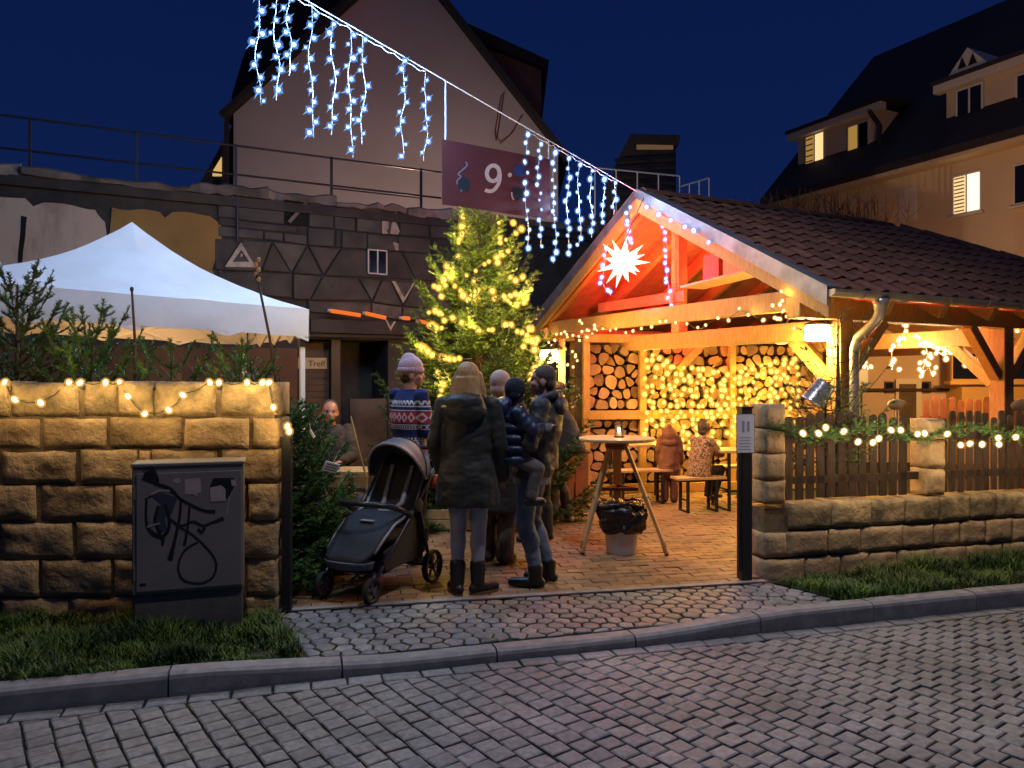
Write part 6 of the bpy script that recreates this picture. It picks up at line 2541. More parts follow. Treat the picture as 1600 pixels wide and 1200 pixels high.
def standing(H=1.70, **kw):
    s = H / 1.70
    J = dict(pelvis=(0, 0, .93), chest=(0, -.005, 1.26), neck=(0, -.015, 1.44), head=(0, .012, 1.585),
             shL=(-.175, -.01, 1.385), elL=(-.235, -.03, 1.11), wrL=(-.24, .06, .86), shR=(.175, -.01, 1.385), elR=(.235, -.03, 1.11), wrR=(.24, .06, .86),
             hipL=(-.09, 0, .90), knL=(-.095, .025, .49), anL=(-.10, -.015, .085), hipR=(.09, 0, .90), knR=(.095, .025, .49), anR=(.10, -.015, .085),
             ftL=(-.02, .15), ftR=(.02, .15))
    J.update(kw)
    return {k: (V(v) * s if len(v) == 3 else (v[0] * s, v[1] * s)) for k, v in J.items()}, s


def body(t, J, s, mat, yaw=0.0, nod=0.0, voxel=0.010, legs=True, curlL=0.5, curlR=0.5, hdL=None, hdR=None, face=True, tilt=0.0):
    mb = MB()
    p, c, nk = J['pelvis'], J['chest'], J['neck']
    mb.loft([(p + V((0, 0, -.08)) * s, .13 * s, .09 * s), (p + V((0, 0, .02)) * s, .15 * s, .105 * s), (p.lerp(c, .45), .128 * s, .09 * s), (c, .155 * s, .105 * s),
             (c.lerp(nk, .55), .15 * s, .085 * s), (nk, .06 * s, .06 * s)], 16)
    cap(mb, nk - V((0, 0, .05 * s)), .056 * s, J['head'] - V((0, .01 * s, .05 * s)), .052 * s)
    q, m = head(mb, J['head'], yaw, s, tilt, nod)
    for a, b, h, hd, cu, sd in (('shL', 'elL', 'wrL', hdL, curlL, -1), ('shR', 'elR', 'wrR', hdR, curlR, 1)):
        chain(mb, [J[a], J[b], J[h]], [.050 * s, .038 * s, .026 * s])
        d = V(hd) if hd else (J[h] - J[b])
        hand(mb, J[h], d, side=sd, s=s, curl=cu)
    if legs:
        for a, b, h, f in (('hipL', 'knL', 'anL', 'ftL'), ('hipR', 'knR', 'anR', 'ftR')):
            chain(mb, [J[a], J[b], J[h]], [.078 * s, .052 * s, .036 * s])
            e = J[h] + V((J[f][0], J[f][1], -.05 * s))
            chain(mb, [J[h] + V((0, 0, -.04 * s)), e], [.036 * s, .028 * s])
    b = blob(mb, 'body', mat, t, voxel, 2)
    if face:
        e = MB()
        for k in (-1, 1):
            e.ell(q(0.032 * k, 0.076, -0.002), (0.012 * s, 0.008 * s, 0.007 * s), 8, 5, m)
        e.obj('eyes', m_eye, b, local=True)
        l_ = MB().ell(q(0, 0.090, -0.066), (0.020 * s, 0.006 * s, 0.006 * s), 8, 5, m)
        l_.obj('mouth', m_lip, b, local=True)
    return b, q, m


def trousers(t, J, s, mat, rk=(.098, .070, .058), seed=0, name='trousers', wr=0.010, low=0.0):
    mb = MB()
    p = J['pelvis']
    mb.loft([(p + V((0, 0, -.11)) * s, .15 * s, .115 * s), (p + V((0, -.005, 0)) * s, .168 * s, .125 * s), (p + V((0, 0, .10)) * s, .145 * s, .105 * s)], 16)
    for a, b, h in (('hipL', 'knL', 'anL'), ('hipR', 'knR', 'anR')):
        calf = J[b].lerp(J[h], 0.35) + V((0, -.015 * s, 0))
        chain(mb, [J[a] + V((0, -.005, -.02)) * s, J[a].lerp(J[b], .5), J[b], calf, J[h] + V((0, 0, low * s))], [rk[0] * s, rk[0] * .86 * s, rk[1] * s, rk[1] * .98 * s, rk[2] * s], 12)
    return blob(mb, name, mat, t, 0.011, 3, wr, 11, seed)


def shoes(t, J, s, mat, shaft=0.0, sole=None, name='shoe'):
    for h, f in (('anL', 'ftL'), ('anR', 'ftR')):
        a = J[h]
        d = V((J[f][0], J[f][1], 0))
        L = d.length
        d.normalize()
        z0 = a.z - .085 * s
        mb = MB()
        heel = V((a.x, a.y, z0 + .042 * s)) - d * .035 * s
        toe = V((a.x, a.y, z0 + .036 * s)) + d * L
        chain(mb, [heel, heel.lerp(toe, .55), toe], [.040 * s, .043 * s, .036 * s])
        chain(mb, [V((a.x, a.y, z0 + .05 * s)), V((a.x, a.y, z0 + .115 * s)) - d * .005 * s], [.046 * s, .047 * s])
        if shaft:
            chain(mb, [V((a.x, a.y, z0 + .10 * s)), V((a.x, a.y + .004, z0 + shaft * s))], [.056 * s, .062 * s])
        # flat sole
        for i, v in enumerate(mb.v):
            if v.z < z0 + 0.004:
                mb.v[i] = V((v.x, v.y, z0 + 0.004))
        o = blob(mb, name, mat, t, 0.008, 2)
        if sole:
            x = V((-d.y, d.x, 0))
            pl = []
            for k in range(14):
                an = 2 * math.pi * k / 14
                c = heel.lerp(toe, .5)
                pl.append(V((c.x, c.y, z0 - 0.004)) + d * math.cos(an) * (L * .5 + .055 * s) + x * math.sin(an) * .046 * s)
            MB().prism(pl, (0, 0, .022 * s)).obj('sole', sole, o, local=True, fix=True)


def jacket(t, J, s, mat, hem, rings, sleeve=(.078, .064, .050), seed=0, name='jacket', wr=0.017, wsc=8, cuff=1.0, half=False, shoulders=.072, extra=None):
    """rings: list of (z, rx, ry, dy, dx) from hem to neck, in metres for s = 1"""
    mb = MB()
    mb.loft([(V((r[4] if len(r) > 4 else 0, r[3], r[0])) * s, r[1] * s, r[2] * s) for r in rings], 22)
    for a, b, h in (('shL', 'elL', 'wrL'), ('shR', 'elR', 'wrR')):
        if half:
            e = J[b].lerp(J[h], half)
            chain(mb, [J[a], J[b], e], [shoulders * s, sleeve[1] * s, sleeve[2] * s], 12)
        else:
            chain(mb, [J[a], J[a].lerp(J[b], .5), J[b], J[b].lerp(J[h], cuff)], [shoulders * s, sleeve[0] * s, sleeve[1] * s, sleeve[2] * s], 12)
    if extra:
        extra(mb)
    return blob(mb, name, mat, t, 0.012, 3, wr, wsc, seed)


# ---- woman in the dark parka, seen from behind
wl0 = G(731, 927)
wom = thing('person', 'person with long fair hair in a dark hooded parka and pale jeans, seen from behind', 'person', tuple(wl0), rad(-8))
J, s = standing(1.64, elL=(-.245, -.02, 1.10), wrL=(-.225, .13, .90), elR=(.245, -.01, 1.10), wrR=(.235, .10, .86), hipL=(-.085, 0, .9), hipR=(.085, 0, .9),
                knL=(-.075, .02, .49), anL=(-.07, -.03, .085), knR=(.075, .03, .49), anR=(.075, .0, .085), ftL=(-.075, .13), ftR=(.11, .10))
body(wom, J, s, m_skin, yaw=-0.25)
trousers(wom, J, s, m_ljean, (.094, .062, .040), 1, wr=0.006)
shoes(wom, J, s, m_boot, shaft=0.22, sole=m_sole, name='boot')
jacket(wom, J, s, m_parka, 0.62, [(.655, .235, .17, -.01), (.70, .238, .175, -.015), (.86, .222, .168, -.02), (1.04, .188, .142, -.012), (1.20, .198, .140, -.012), (1.34, .192, .120, -.012), (1.41, .135, .095, -.015), (1.455, .085, .08, -.015)],
       seed=3, name='parka', wr=0.016, wsc=7.5, shoulders=.074, sleeve=(.074, .064, .054))
mb = MB()
mb.ell(V((0, -.125, 1.345)) * s, (.150 * s, .075 * s, .085 * s), 16, 10)
mb.ell(V((0, -.115, 1.415)) * s, (.135 * s, .085 * s, .07 * s), 16, 10)
for k in range(16):
    a = 2 * math.pi * k / 16
    mb.ell(V((.118 * math.cos(a), .085 * math.sin(a) - .03, 1.435 - .02 * math.sin(a))) * s, .036 * s, 8, 6)
blob(mb, 'hood', m_parka, wom, 0.011, 3, 0.012, 10, 5)
mb = MB()
mb.ell(J['head'] + V((0, -.014, .030)) * s, (.086 * s, .108 * s, .098 * s), 14, 10)
mb.loft([(V((.015, -.115, 1.365)) * s, .150 * s, .028 * s), (V((0.008, -.095, 1.43)) * s, .130 * s, .050 * s), (V((0, -.066, 1.50)) * s, .106 * s, .070 * s), (V((0, -.035, 1.60)) * s, .090 * s, .088 * s)], 18)
for k in (-1, 1):
    chain(mb, [V((.075 * k, .01, 1.60)) * s, V((.100 * k, .0, 1.50)) * s, V((.125 * k, -.02, 1.40)) * s], [.040 * s, .038 * s, .025 * s])
blob(mb, 'hair', m_blond, wom, 0.0065, 3, 0.008, 22, 4, lambda c: 0.0075 * noise.noise(V((math.atan2(c.x, c.y + .03) * 9, c.z * 2.2, 0))) + 0.004 * noise.noise(V((math.atan2(c.x, c.y + .03) * 26, c.z * 3, 5))))
MB().ell(V((-.145, -.155, 1.385)) * s, (.022 * s, .006 * s, .010 * s), 8, 5).obj('yellow_tag', M('yellow_tag', (0.75, 0.55, 0.05), 0.6), wom, local=True)

# ---- man in the nordic jumper with pink hat
ml0 = V(((640 - 800) / 1200 * 6.42, 6.42, GZ))
man = thing('person', 'person in a patterned navy nordic jumper and pale pink knit hat behind the pushchair', 'person', tuple(ml0), rad(-46))
J, s = standing(1.70, head=(0, .03, 1.575), elR=(.225, .02, 1.10), wrR=(.215, .20, .93), elL=(-.225, .03, 1.10), wrL=(-.19, .22, .98), neck=(0, -.005, 1.43))
_b, q, m_ = body(man, J, s, m_skin, yaw=-0.72, hdR=(0, .6, -.55))
trousers(man, J, s, m_blackt, seed=7)
shoes(man, J, s, m_boot)
jacket(man, J, s, nordic(1.70), .86, [(.845, .178, .128, 0), (.90, .182, .132, -.002), (1.05, .165, .122, -.006), (1.20, .182, .130, -.012), (1.33, .178, .112, -.014), (1.40, .115, .085, -.012), (1.445, .072, .068, -.008)],
       seed=8, name='jumper', wr=0.007, wsc=9, half=0.12, sleeve=(.062, .058, .060), shoulders=.068)
mb = MB()
mb.ell(q(0, -.016, .058), (.088 * s, .106 * s, .095 * s), 16, 12, m_)
mb.ell(q(0, -.030, .120), (.055 * s, .065 * s, .055 * s), 14, 10, m_)
hat = blob(mb, 'knit_hat', m_pinkhat, man, 0.008, 2)
mb = MB()
for k in range(24):
    a = 2 * math.pi * k / 24
    mb.ell(q(.086 * math.cos(a), -.016 + .104 * math.sin(a), .030), (.013 * s, .013 * s, .026 * s), 8, 6, m_)
blob(mb, 'brim', m_pinkhat, hat, 0.007, 2)
mb = MB().ell(q(0, -.045, -.035), (.072 * s, .062 * s, .055 * s), 12, 8, m_)
blob(mb, 'hair', m_brownh, man, 0.008, 2)
MB().tube([J['wrR'] + (J['elR'] - J['wrR']) * .14, J['wrR'] + (J['elR'] - J['wrR']) * -.10], 0.036, 10).obj('wrist_band', m_black, man, local=True, smooth=True)

# ---- man carrying the child (faces left)
fl0 = G(836, 914)
fat = thing('person', 'person with cropped dark hair in a dark jacket and jeans, holding up a child', 'person', tuple(fl0), rad(78))
J, s = standing(1.66, pelvis=(0, .03, .93), chest=(0, -.045, 1.24), neck=(0, -.085, 1.41), head=(0, -.055, 1.555), hipL=(-.085, .03, .90), hipR=(.085, .03, .90),
                knL=(-.085, .065, .49), knR=(.095, .045, .49), anL=(-.08, -.02, .085), anR=(.10, -.09, .085), shL=(-.175, -.075, 1.355), shR=(.175, -.075, 1.355),
                elL=(-.25, .0, 1.10), wrL=(-.12, .23, 1.06), elR=(.22, .02, 1.10), wrR=(.05, .25, 1.10), ftL=(0, .18), ftR=(.03, .17))
_b, q, m_ = body(fat, J, s, m_skin, yaw=0.15, nod=0.10)
trousers(fat, J, s, m_jean, (.102, .072, .050), 11, 'jeans', 0.010, .05)
shoes(fat, J, s, m_boot, shaft=0.15, name='boot')
jacket(fat, J, s, m_jacket, .84, [(.835, .195, .15, .02), (.88, .20, .155, .015), (1.02, .19, .150, -.01), (1.18, .20, .155, -.045), (1.30, .195, .135, -.075), (1.38, .135, .10, -.085), (1.43, .085, .085, -.085)],
       seed=12, wr=0.021, wsc=8, shoulders=.080, sleeve=(.078, .068, .054))
mb = MB()
for k in range(14):
    a = 2 * math.pi * k / 14
    mb.ell(V((.105 * math.cos(a), .09 * math.sin(a) - .095, 1.425 - .03 * math.sin(a))) * s, .034 * s, 8, 6)
mb.ell(V((0, -.195, 1.36)) * s, (.125 * s, .06 * s, .075 * s), 12, 8)
blob(mb, 'hood', m_jacket, fat, 0.011, 3, 0.008, 10, 2)
mb = MB().loft([(V((0, .025, .77)) * s, .172 * s, .142 * s), (V((0, .02, .85)) * s, .176 * s, .146 * s)], 18)
blob(mb, 'shirt_hem', m_greyhem, fat, 0.012, 2, 0.008, 9, 3)
mb = MB()
mb.ell(q(0, -.018, .032), (.080 * s, .094 * s, .090 * s), 16, 10, m_)
mb.ell(q(0, -.058, -.02), (.072 * s, .052 * s, .06 * s), 12, 8, m_)
blob(mb, 'hair', m_crop, fat, 0.008, 2)

# ---- child on his arm (faces the man, towards the right)
kd0 = V((0.0, 5.55, 0))
kid = thing('person', 'small child in a navy hooded puffer jacket held on the arm', 'person', (kd0.x, kd0.y, 0.86), rad(-72))
s = 0.62
J = dict(pelvis=V((0, .03, .19)), chest=V((0, .0, .42)), neck=V((0, .015, .53)), head=V((0, .03, .645)),
         shL=V((-.115, .01, .49)), elL=V((-.17, .10, .40)), wrL=V((-.13, .21, .43)), shR=V((.115, .01, .49)), elR=V((.17, .10, .385)), wrR=V((.13, .22, .40)),
         hipL=V((-.06, .03, .17)), knL=V((-.13, .17, .12)), anL=V((-.13, .13, -.06)), hipR=V((.06, .03, .17)), knR=V((.13, .15, .10)), anR=V((.13, .10, -.09)), ftL=(0, .085), ftR=(0, .085))
_b, q, m_ = body(kid, J, 0.70, m_skin, yaw=0.2, voxel=0.008)
mb = MB()
for a, b, h in (('hipL', 'knL', 'anL'), ('hipR', 'knR', 'anR')):
    chain(mb, [J[a], J[b], J[h]], [.068, .055, .045])
mb.ell(J['pelvis'], (.115, .10, .09), 12, 8)
blob(mb, 'trousers', m_gjean, kid, 0.010, 3, 0.006, 14, 2)
for h in ('anL', 'anR'):
    mb = MB()
    chain(mb, [J[h] + V((0, -.02, -.045)), J[h] + V((0, .085, -.05))], [.032, .030])
    blob(mb, 'shoe', m_boot, kid, 0.008, 2)
mb = MB()
for i, z in enumerate((.17, .245, .32, .395, .465)):
    w = (.150, .158, .158, .150, .128)[i]
    mb.ell(V((0, .005 - .01 * i * 0, z)), (w, w * .88, .050), 16, 8)
for a, b, h in (('shL', 'elL', 'wrL'), ('shR', 'elR', 'wrR')):
    for f in (0, .33, .66, 1.0):
        mb.ell(J[a].lerp(J[b], f), .058 - .004 * f, 10, 8)
    for f in (.35, .7, 1.0):
        mb.ell(J[b].lerp(J[h], f), .052 - .010 * f, 10, 8)
mb.loft([(V((0, .01, .45)), .115, .095), (V((0, .012, .54)), .07, .068)], 14)
blob(mb, 'puffer_jacket', m_navy, kid, 0.009, 2, 0.004, 16, 4)
mb = MB().ell(V((0, -.085, .53)), (.105, .055, .075), 14, 10)
mb.ell(V((0, -.055, .565)), (.085, .05, .05), 14, 8)
blob(mb, 'hood', m_navy, kid, 0.009, 2, 0.005, 14, 1)
mb = MB().ell(q(0, -.012, .035), (.068, .082, .085), 14, 10, m_)
mb.ell(q(0, -.04, -.03), (.062, .055, .06), 12, 8, m_)
blob(mb, 'knit_hat', m_navyk, kid, 0.008, 2)
bdg = J['elR'].lerp(J['wrR'], .9) + V((.045, 0, 0))
MB().ell(bdg, (.006, .035, .028), 10, 6).obj('sleeve_badge', m_greyhem, kid, local=True)

# ---- person in a long dark coat behind the woman
e0 = G(782, 878)
eld = thing('person', 'person in a long dark coat and beige hat between the parka and the child', 'person', tuple(e0), rad(-20))
J, s = standing(1.58, anL=(-.12, 0, .085), anR=(.06, -.05, .085), knL=(-.11, .02, .49), knR=(.07, 0, .49))
_b, q, m_ = body(eld, J, s, m_skin, yaw=-0.2, voxel=0.012)
trousers(eld, J, s, m_gjean, (.10, .085, .085), 21)
shoes(eld, J, s, m_boot)
jacket(eld, J, s, m_coatd, .48, [(.46, .25, .19, 0), (.55, .25, .19, 0), (.85, .22, .165, -.01), (1.05, .19, .145, -.01), (1.22, .20, .14, -.012), (1.36, .17, .11, -.012), (1.44, .085, .08, -.015)], seed=22, name='coat')
mb = MB().ell(q(0, -.015, .045), (.092 * s, .108 * s, .10 * s), 14, 10, m_)
mb.ell(q(0, -.05, -.03), (.08 * s, .065 * s, .07 * s), 12, 8, m_)
blob(mb, 'knit_hat', m_beige, eld, 0.010, 2)

# ---- two people further back, mostly hidden by the man
g0 = G(872, 816)
pb = thing('person', 'person in grey jeans and light trainers with a black shoulder bag, behind the carrying man', 'person', tuple(g0), rad(60))
J, s = standing(1.50, anL=(-.09, .02, .085), anR=(.09, -.10, .085))
_b, q, m_ = body(pb, J, s, m_skin, voxel=0.014)
trousers(pb, J, s, m_gjean, (.10, .075, .062), 31)
shoes(pb, J, s, M('trainer', (0.45, 0.30, 0.2), 0.6, (0.65, 0.5, 0.4), 30), name='trainer')
jacket(pb, J, s, m_coatd, .84, [(.82, .20, .15, 0), (.95, .20, .15, 0), (1.15, .19, .14, -.01), (1.34, .18, .115, -.012), (1.44, .085, .08, -.015)], seed=32)
mb = MB().ell(q(0, -.018, .03), (.085 * s, .10 * s, .095 * s), 12, 8, m_)
blob(mb, 'hair', m_brownh, pb, 0.012, 2)
bagp = g0 + V((0.10, -0.16, 0))
bag = thing('shoulder_bag', 'black shoulder bag hanging behind the carrying man', 'bag', (bagp.x, bagp.y, 0.80))
mb = MB().loft([(V((0, 0, 0)), .10, .05), (V((0, 0, .04)), .20, .075), (V((-.02, 0, .20)), .17, .08), (V((-.05, 0, .42)), .09, .05), (V((-.07, 0, .52)), .04, .03)], 18)
blob(mb, 'pouch', m_jacket, bag, 0.012, 3, 0.012, 7, 1)
MB().tube([(-.07, 0, .5), (-.10, 0, .62), (-.14, .04, .70)], 0.012, 7).obj('strap', m_black, bag, local=True)
g1 = G(851, 846)
pc = thing('person', 'person in black trousers standing close behind the carrying man', 'person', tuple(g1), rad(80))
J, s = standing(1.46, anL=(-.07, .12, .085), knL=(-.08, .09, .49), anR=(.08, -.02, .085))
_b, q, m_ = body(pc, J, s, m_skin, voxel=0.014)
trousers(pc, J, s, m_blackt, (.10, .078, .068), 41)
shoes(pc, J, s, m_boot)
jacket(pc, J, s, m_jacket, .82, [(.80, .19, .15, 0), (.95, .19, .15, 0), (1.15, .185, .14, -.01), (1.34, .175, .115, -.012), (1.44, .085, .08, -.015)], seed=42)
mb = MB().ell(q(0, -.018, .03), (.085 * s, .10 * s, .095 * s), 12, 8, m_)
blob(mb, 'hair', m_brownh, pc, 0.012, 2)


# ---- seated people
def seated(H, lean=0.0, **kw):
    s = H / 1.70
    J = dict(pelvis=(0, 0, .10), chest=(0, .02 + lean * .5, .43), neck=(0, .02 + lean, .61), head=(0, .055 + lean * 1.15, .755),
             shL=(-.175, .01 + lean, .555), elL=(-.22, .12 + lean, .30), wrL=(-.13, .34 + lean, .28), shR=(.175, .01 + lean, .555), elR=(.22, .12 + lean, .30), wrR=(.13, .34 + lean, .28),
             hipL=(-.09, .04, .08), knL=(-.11, .44, .09), anL=(-.11, .42, -.34), hipR=(.09, .04, .08), knR=(.11, .44, .09), anR=(.11, .42, -.34), ftL=(0, .15), ftR=(0, .15))
    J.update(kw)
    return {k: (V(v) * s if len(v) == 3 else (v[0] * s, v[1] * s)) for k, v in J.items()}, s


sm0 = P(517, 592, 7.95)
sman = thing('person', 'person in a brown coat sitting behind the firs at the left', 'person', (sm0.x, sm0.y, 0.50), rad(188))
J, s = seated(1.72)
_b, q, m_ = body(sman, J, s, m_skin2, yaw=0.1, voxel=0.011)
mb = MB()
for a, b, h in (('hipL', 'knL', 'anL'), ('hipR', 'knR', 'anR')):
    chain(mb, [J[a], J[b], J[h]], [.098 * s, .075 * s, .062 * s])
blob(mb, 'trousers', m_blackt, sman, 0.013, 3)
shoes(sman, J, s, m_boot)
jacket(sman, J, s, m_coatb, 0, [(.02, .20, .16, .02), (.12, .205, .165, .02), (.30, .20, .15, .02), (.45, .205, .145, .02), (.55, .18, .115, .02), (.62, .09, .085, .02)], seed=52, name='coat')
mb = MB().ell(q(0, -.03, .038), (.081 * s, .088 * s, .088 * s), 14, 10, m_)
blob(mb, 'hair', m_crop, sman, 0.010, 2)
bn = thing('bench', 'dark wooden bench under the seated person behind the firs', 'bench', (sm0.x, sm0.y, GZ))
MB().box((0, 0.02, 0.40), (1.1, 0.30, 0.04)).obj('seat', m_fence, bn, local=True, bevel=0.004)
for x in (-.45, .45):
    MB().box((x, 0.02, 0.19), (0.05, 0.26, 0.38)).obj('leg', m_fence, bn, local=True)

lc0 = P(1090, 592, 8.95)
leo = thing('person', 'child in a leopard print fleece sitting on a bench in the pavilion', 'person', (lc0.x, lc0.y, 0.47), rad(-55))
J, s = seated(1.22, lean=0.10, wrR=(.10, .46, .34), elR=(.20, .27, .36), wrL=(-.10, .46, .36), elL=(-.2, .26, .37), anR=(.10, .30, -.30), anL=(-.10, .36, -.30))
_b, q, m_ = body(leo, J, s, m_skin, voxel=0.010)
mb = MB()
for a, b, h in (('hipL', 'knL', 'anL'), ('hipR', 'knR', 'anR')):
    chain(mb, [J[a], J[b], J[h]], [.10 * s, .075 * s, .06 * s])
mb.ell(J['pelvis'], (.15 * s, .13 * s, .10 * s), 12, 8)
blob(mb, 'trousers', m_blackt, leo, 0.011, 3)
shoes(leo, J, s, m_boot)
jacket(leo, J, s, leopard(), 0, [(.0, .21, .18, .03), (.10, .205, .175, .04), (.30, .20, .16, .07), (.45, .195, .145, .10), (.55, .17, .115, .12), (.63, .09, .085, .13)], seed=62, name='fleece', wr=0.012, sleeve=(.075, .068, .056))
mb = MB().ell(q(0, -.016, .03), (.100 * s, .116 * s, .108 * s), 14, 10, m_)
mb.ell(q(0, -.06, -.04), (.085 * s, .065 * s, .06 * s), 12, 8, m_)
mb.ell(q(-.06, -.06, .105), .035 * s, 10, 8)
blob(mb, 'hair', m_brownh, leo, 0.009, 2, 0.006, 30, 1)

sc0 = G(1046, 785)
sc = thing('person', 'toddler in a rust brown hooded coat standing in the pavilion', 'person', tuple(sc0), rad(-15))
J, s = standing(0.98)
J['head'] = V((0, .02, .83))
J['neck'] = V((0, 0, .74))
_b, q, m_ = body(sc, J, s * 1.0, m_skin, voxel=0.009)
trousers(sc, J, s, m_kidcoat, (.11, .09, .085), 71)
shoes(sc, J, s, m_boot, shaft=0.16, name='boot')
jacket(sc, J, s, m_kidcoat, 0, [(.60, .22, .18, 0), (.70, .23, .19, -.01), (.95, .215, .175, -.01), (1.15, .20, .16, -.01), (1.30, .17, .13, -.01), (1.40, .09, .09, 0)], seed=72, name='coat', sleeve=(.085, .075, .06))
mb = MB().ell(V((0, .0, .83)), (.098, .11, .115), 14, 10)
mb.ell(V((0, -.03, .925)), (.04, .045, .05), 10, 8)
mb.ell(V((0, -.03, .745)), (.11, .09, .06), 12, 8)
blob(mb, 'hood', m_kidcoat, sc, 0.009, 3, 0.006, 12, 1)
# ================================================================ PUSHCHAIR
st = thing('pushchair', 'dark pushchair with grey edged hood standing empty at the gateway', 'pushchair', (-0.965, 5.65, GZ), math.atan2(0.42, -0.91))
m_fab = M('dark_fabric', (0.014, 0.016, 0.024), 0.75, (0.010, 0.012, 0.018), 9, bump=0.2, bscale=60)
m_fabl = M('slate_fabric', (0.085, 0.095, 0.125), 0.55, (0.065, 0.075, 0.10), 6, bump=0.2, bscale=40)
m_liner = M('grey_liner', (0.13, 0.115, 0.11), 0.85, (0.10, 0.09, 0.088), 9)
m_frame = M('pushchair_frame', (0.022, 0.022, 0.025), 0.35)
m_edge = M('grey_piping', (0.24, 0.24, 0.26), 0.6)
m_tyre = M('tyre', (0.012, 0.012, 0.012), 0.75)
m_rim = M('rim_grey', (0.10, 0.10, 0.105), 0.4, metal=0.4)
for sx_ in (-1, 1):
    MB().tube([(sx_ * .235, -.46, .93), (sx_ * .24, -.30, .78), (sx_ * .235, .0, .50), (sx_ * .215, .30, .22), (sx_ * .20, .38, .13)], 0.014, 8).obj('frame_tube', m_frame, st, local=True, smooth=True)
    MB().tube([(sx_ * .245, -.12, .62), (sx_ * .255, -.19, .38), (sx_ * .265, -.26, .13)], 0.014, 8).obj('rear_leg', m_frame, st, local=True, smooth=True)
    MB().ell((sx_ * .255, -.12, .60), (.018, .05, .05), 12, 8).obj('hinge', m_liner, st, local=True, smooth=True)
    MB().box((sx_ * .24, -.24, .36), (.03, .04, .10), 0.2).obj('brake_arm', m_frame, st, local=True, bevel=0.005)
MB().tube([(-.235, -.46, .93), (-.225, -.50, .965), (-.19, -.52, .985), (.19, -.52, .985), (.225, -.50, .965), (.235, -.46, .93)], 0.016, 8).obj('handle', m_frame, st, local=True, smooth=True)
MB().tube([(-.265, -.26, .13), (.265, -.26, .13)], 0.012, 8).obj('axle', m_frame, st, local=True)
MB().tube([(-.20, .34, .19), (.20, .34, .19)], 0.012, 8).obj('front_bar', m_frame, st, local=True)


def wheel(name, c, r, w):
    mb = MB()
    n = 24
    prof = [(r - .022, -w / 2), (r - .006, -w / 2), (r, -w / 4), (r, w / 4), (r - .006, w / 2), (r - .022, w / 2)]
    vs = []
    for pr, px in prof:
        for k in range(n):
            a = 2 * math.pi * k / n
            vs.append(V((c[0] + px, c[1] + pr * math.cos(a), c[2] + pr * math.sin(a))))
    fs = []
    for i in range(len(prof)):
        j = (i + 1) % len(prof)
        for k in range(n):
            k2 = (k + 1) % n
            fs.append((i * n + k, i * n + k2, j * n + k2, j * n + k))
    w_ = mb.add(vs, fs).obj(name, m_tyre, st, local=True, smooth=True, fix=True)
    rb = MB().tube([(c[0] - w / 2 - .004, c[1], c[2]), (c[0] + w / 2 + .004, c[1], c[2])], 0.022, 10)
    for k in range(5):
        a = 2 * math.pi * k / 5 + .3
        rb.beam(V(c), V(c) + V((0, math.cos(a), math.sin(a))) * (r - .02), 0.018, 0.014, up=(1, 0, 0))
    m = 20
    rb.tube([V(c) + V((0, (r - .024) * math.cos(2 * math.pi * k / m), (r - .024) * math.sin(2 * math.pi * k / m))) for k in range(m + 1)], 0.007, 5, caps=False)
    rb.obj('rim', m_rim, w_, local=True)
    return w_


for sx_ in (-1, 1):
    wheel('wheel', (sx_ * .285, -.26, .125), .125, .042)
    wheel('wheel', (sx_ * .20, .40, .092), .092, .038)
    MB().tube([(sx_ * .20, .36, .20), (sx_ * .20, .385, .16), (sx_ * .175, .40, .092)], 0.014, 7).obj('fork', m_frame, st, local=True, smooth=True)


def sheet_strip(path, xs, crown=0.0):
    """path of (y, z), xs half widths; a cushion-like sheet with thickness"""
    mb = MB()
    nx = 8
    vs = []
    for side in (1, -1):
        for (y, z), hw in zip(path, xs):
            for i in range(nx + 1):
                f = -1 + 2 * i / nx
                vs.append((f * hw, y, z + side * .014 + (abs(f) ** 3) * .035 + (crown * (1 - f * f) if side > 0 else 0)))
    n = len(path)
    fs = []
    for sd in (0, 1):
        o = sd * n * (nx + 1)
        for i in range(n - 1):
            for k in range(nx):
                a = o + i * (nx + 1) + k
                fs.append((a, a + 1, a + nx + 2, a + nx + 1))
    o = n * (nx + 1)
    for i in range(n - 1):
        for k in (0, nx):
            a = i * (nx + 1) + k
            fs.append((a, a + nx + 1, o + a + nx + 1, o + a))
    for i in (0, n - 1):
        for k in range(nx):
            a = i * (nx + 1) + k
            fs.append((a, a + 1, o + a + 1, o + a))
    return mb.add(vs, fs)


sheet_strip([(-.36, .92), (-.28, .78), (-.20, .64), (-.13, .53), (-.06, .47)], [.16, .19, .20, .20, .20]).obj('backrest', m_fab, st, local=True, smooth=True, fix=True)
ft = sheet_strip([(-.08, .50), (.02, .505), (.14, .47), (.26, .385), (.36, .305), (.43, .265), (.455, .235)], [.20, .205, .205, .20, .19, .165, .12], 0.045).obj('footmuff', m_fab, st, local=True, smooth=True, fix=True)
for sx_ in (-1, 1):
    MB().tube([(sx_ * .195, -.34, .89), (sx_ * .212, -.12, .57), (sx_ * .218, .02, .53), (sx_ * .215, .14, .50), (sx_ * .208, .26, .42), (sx_ * .198, .36, .335)], 0.010, 6).obj('piping', m_edge, ft, local=True, smooth=True)
mb = MB()
mb.loft([(V((0, .38, .225)), .185, .09), (V((0, .385, .28)), .205, .10)], 20)
blob(mb, 'foot_guard', m_fabl, st, 0.010, 3)
MB().box((0, .16, .515), (.11, .05, .012), None).obj('label_patch', m_edge, ft, local=True, bevel=0.004)
# harness liner, pale
hl = MB()
for sx_ in (-1, 1):
    hl.tube([(sx_ * .09, -.30, .86), (sx_ * .08, -.16, .60), (sx_ * .05, -.04, .535)], 0.022, 6)
hl.ell((0, -.03, .545), (.075, .07, .02), 10, 6)
hl.obj('harness', m_edge, st, local=True, smooth=True)
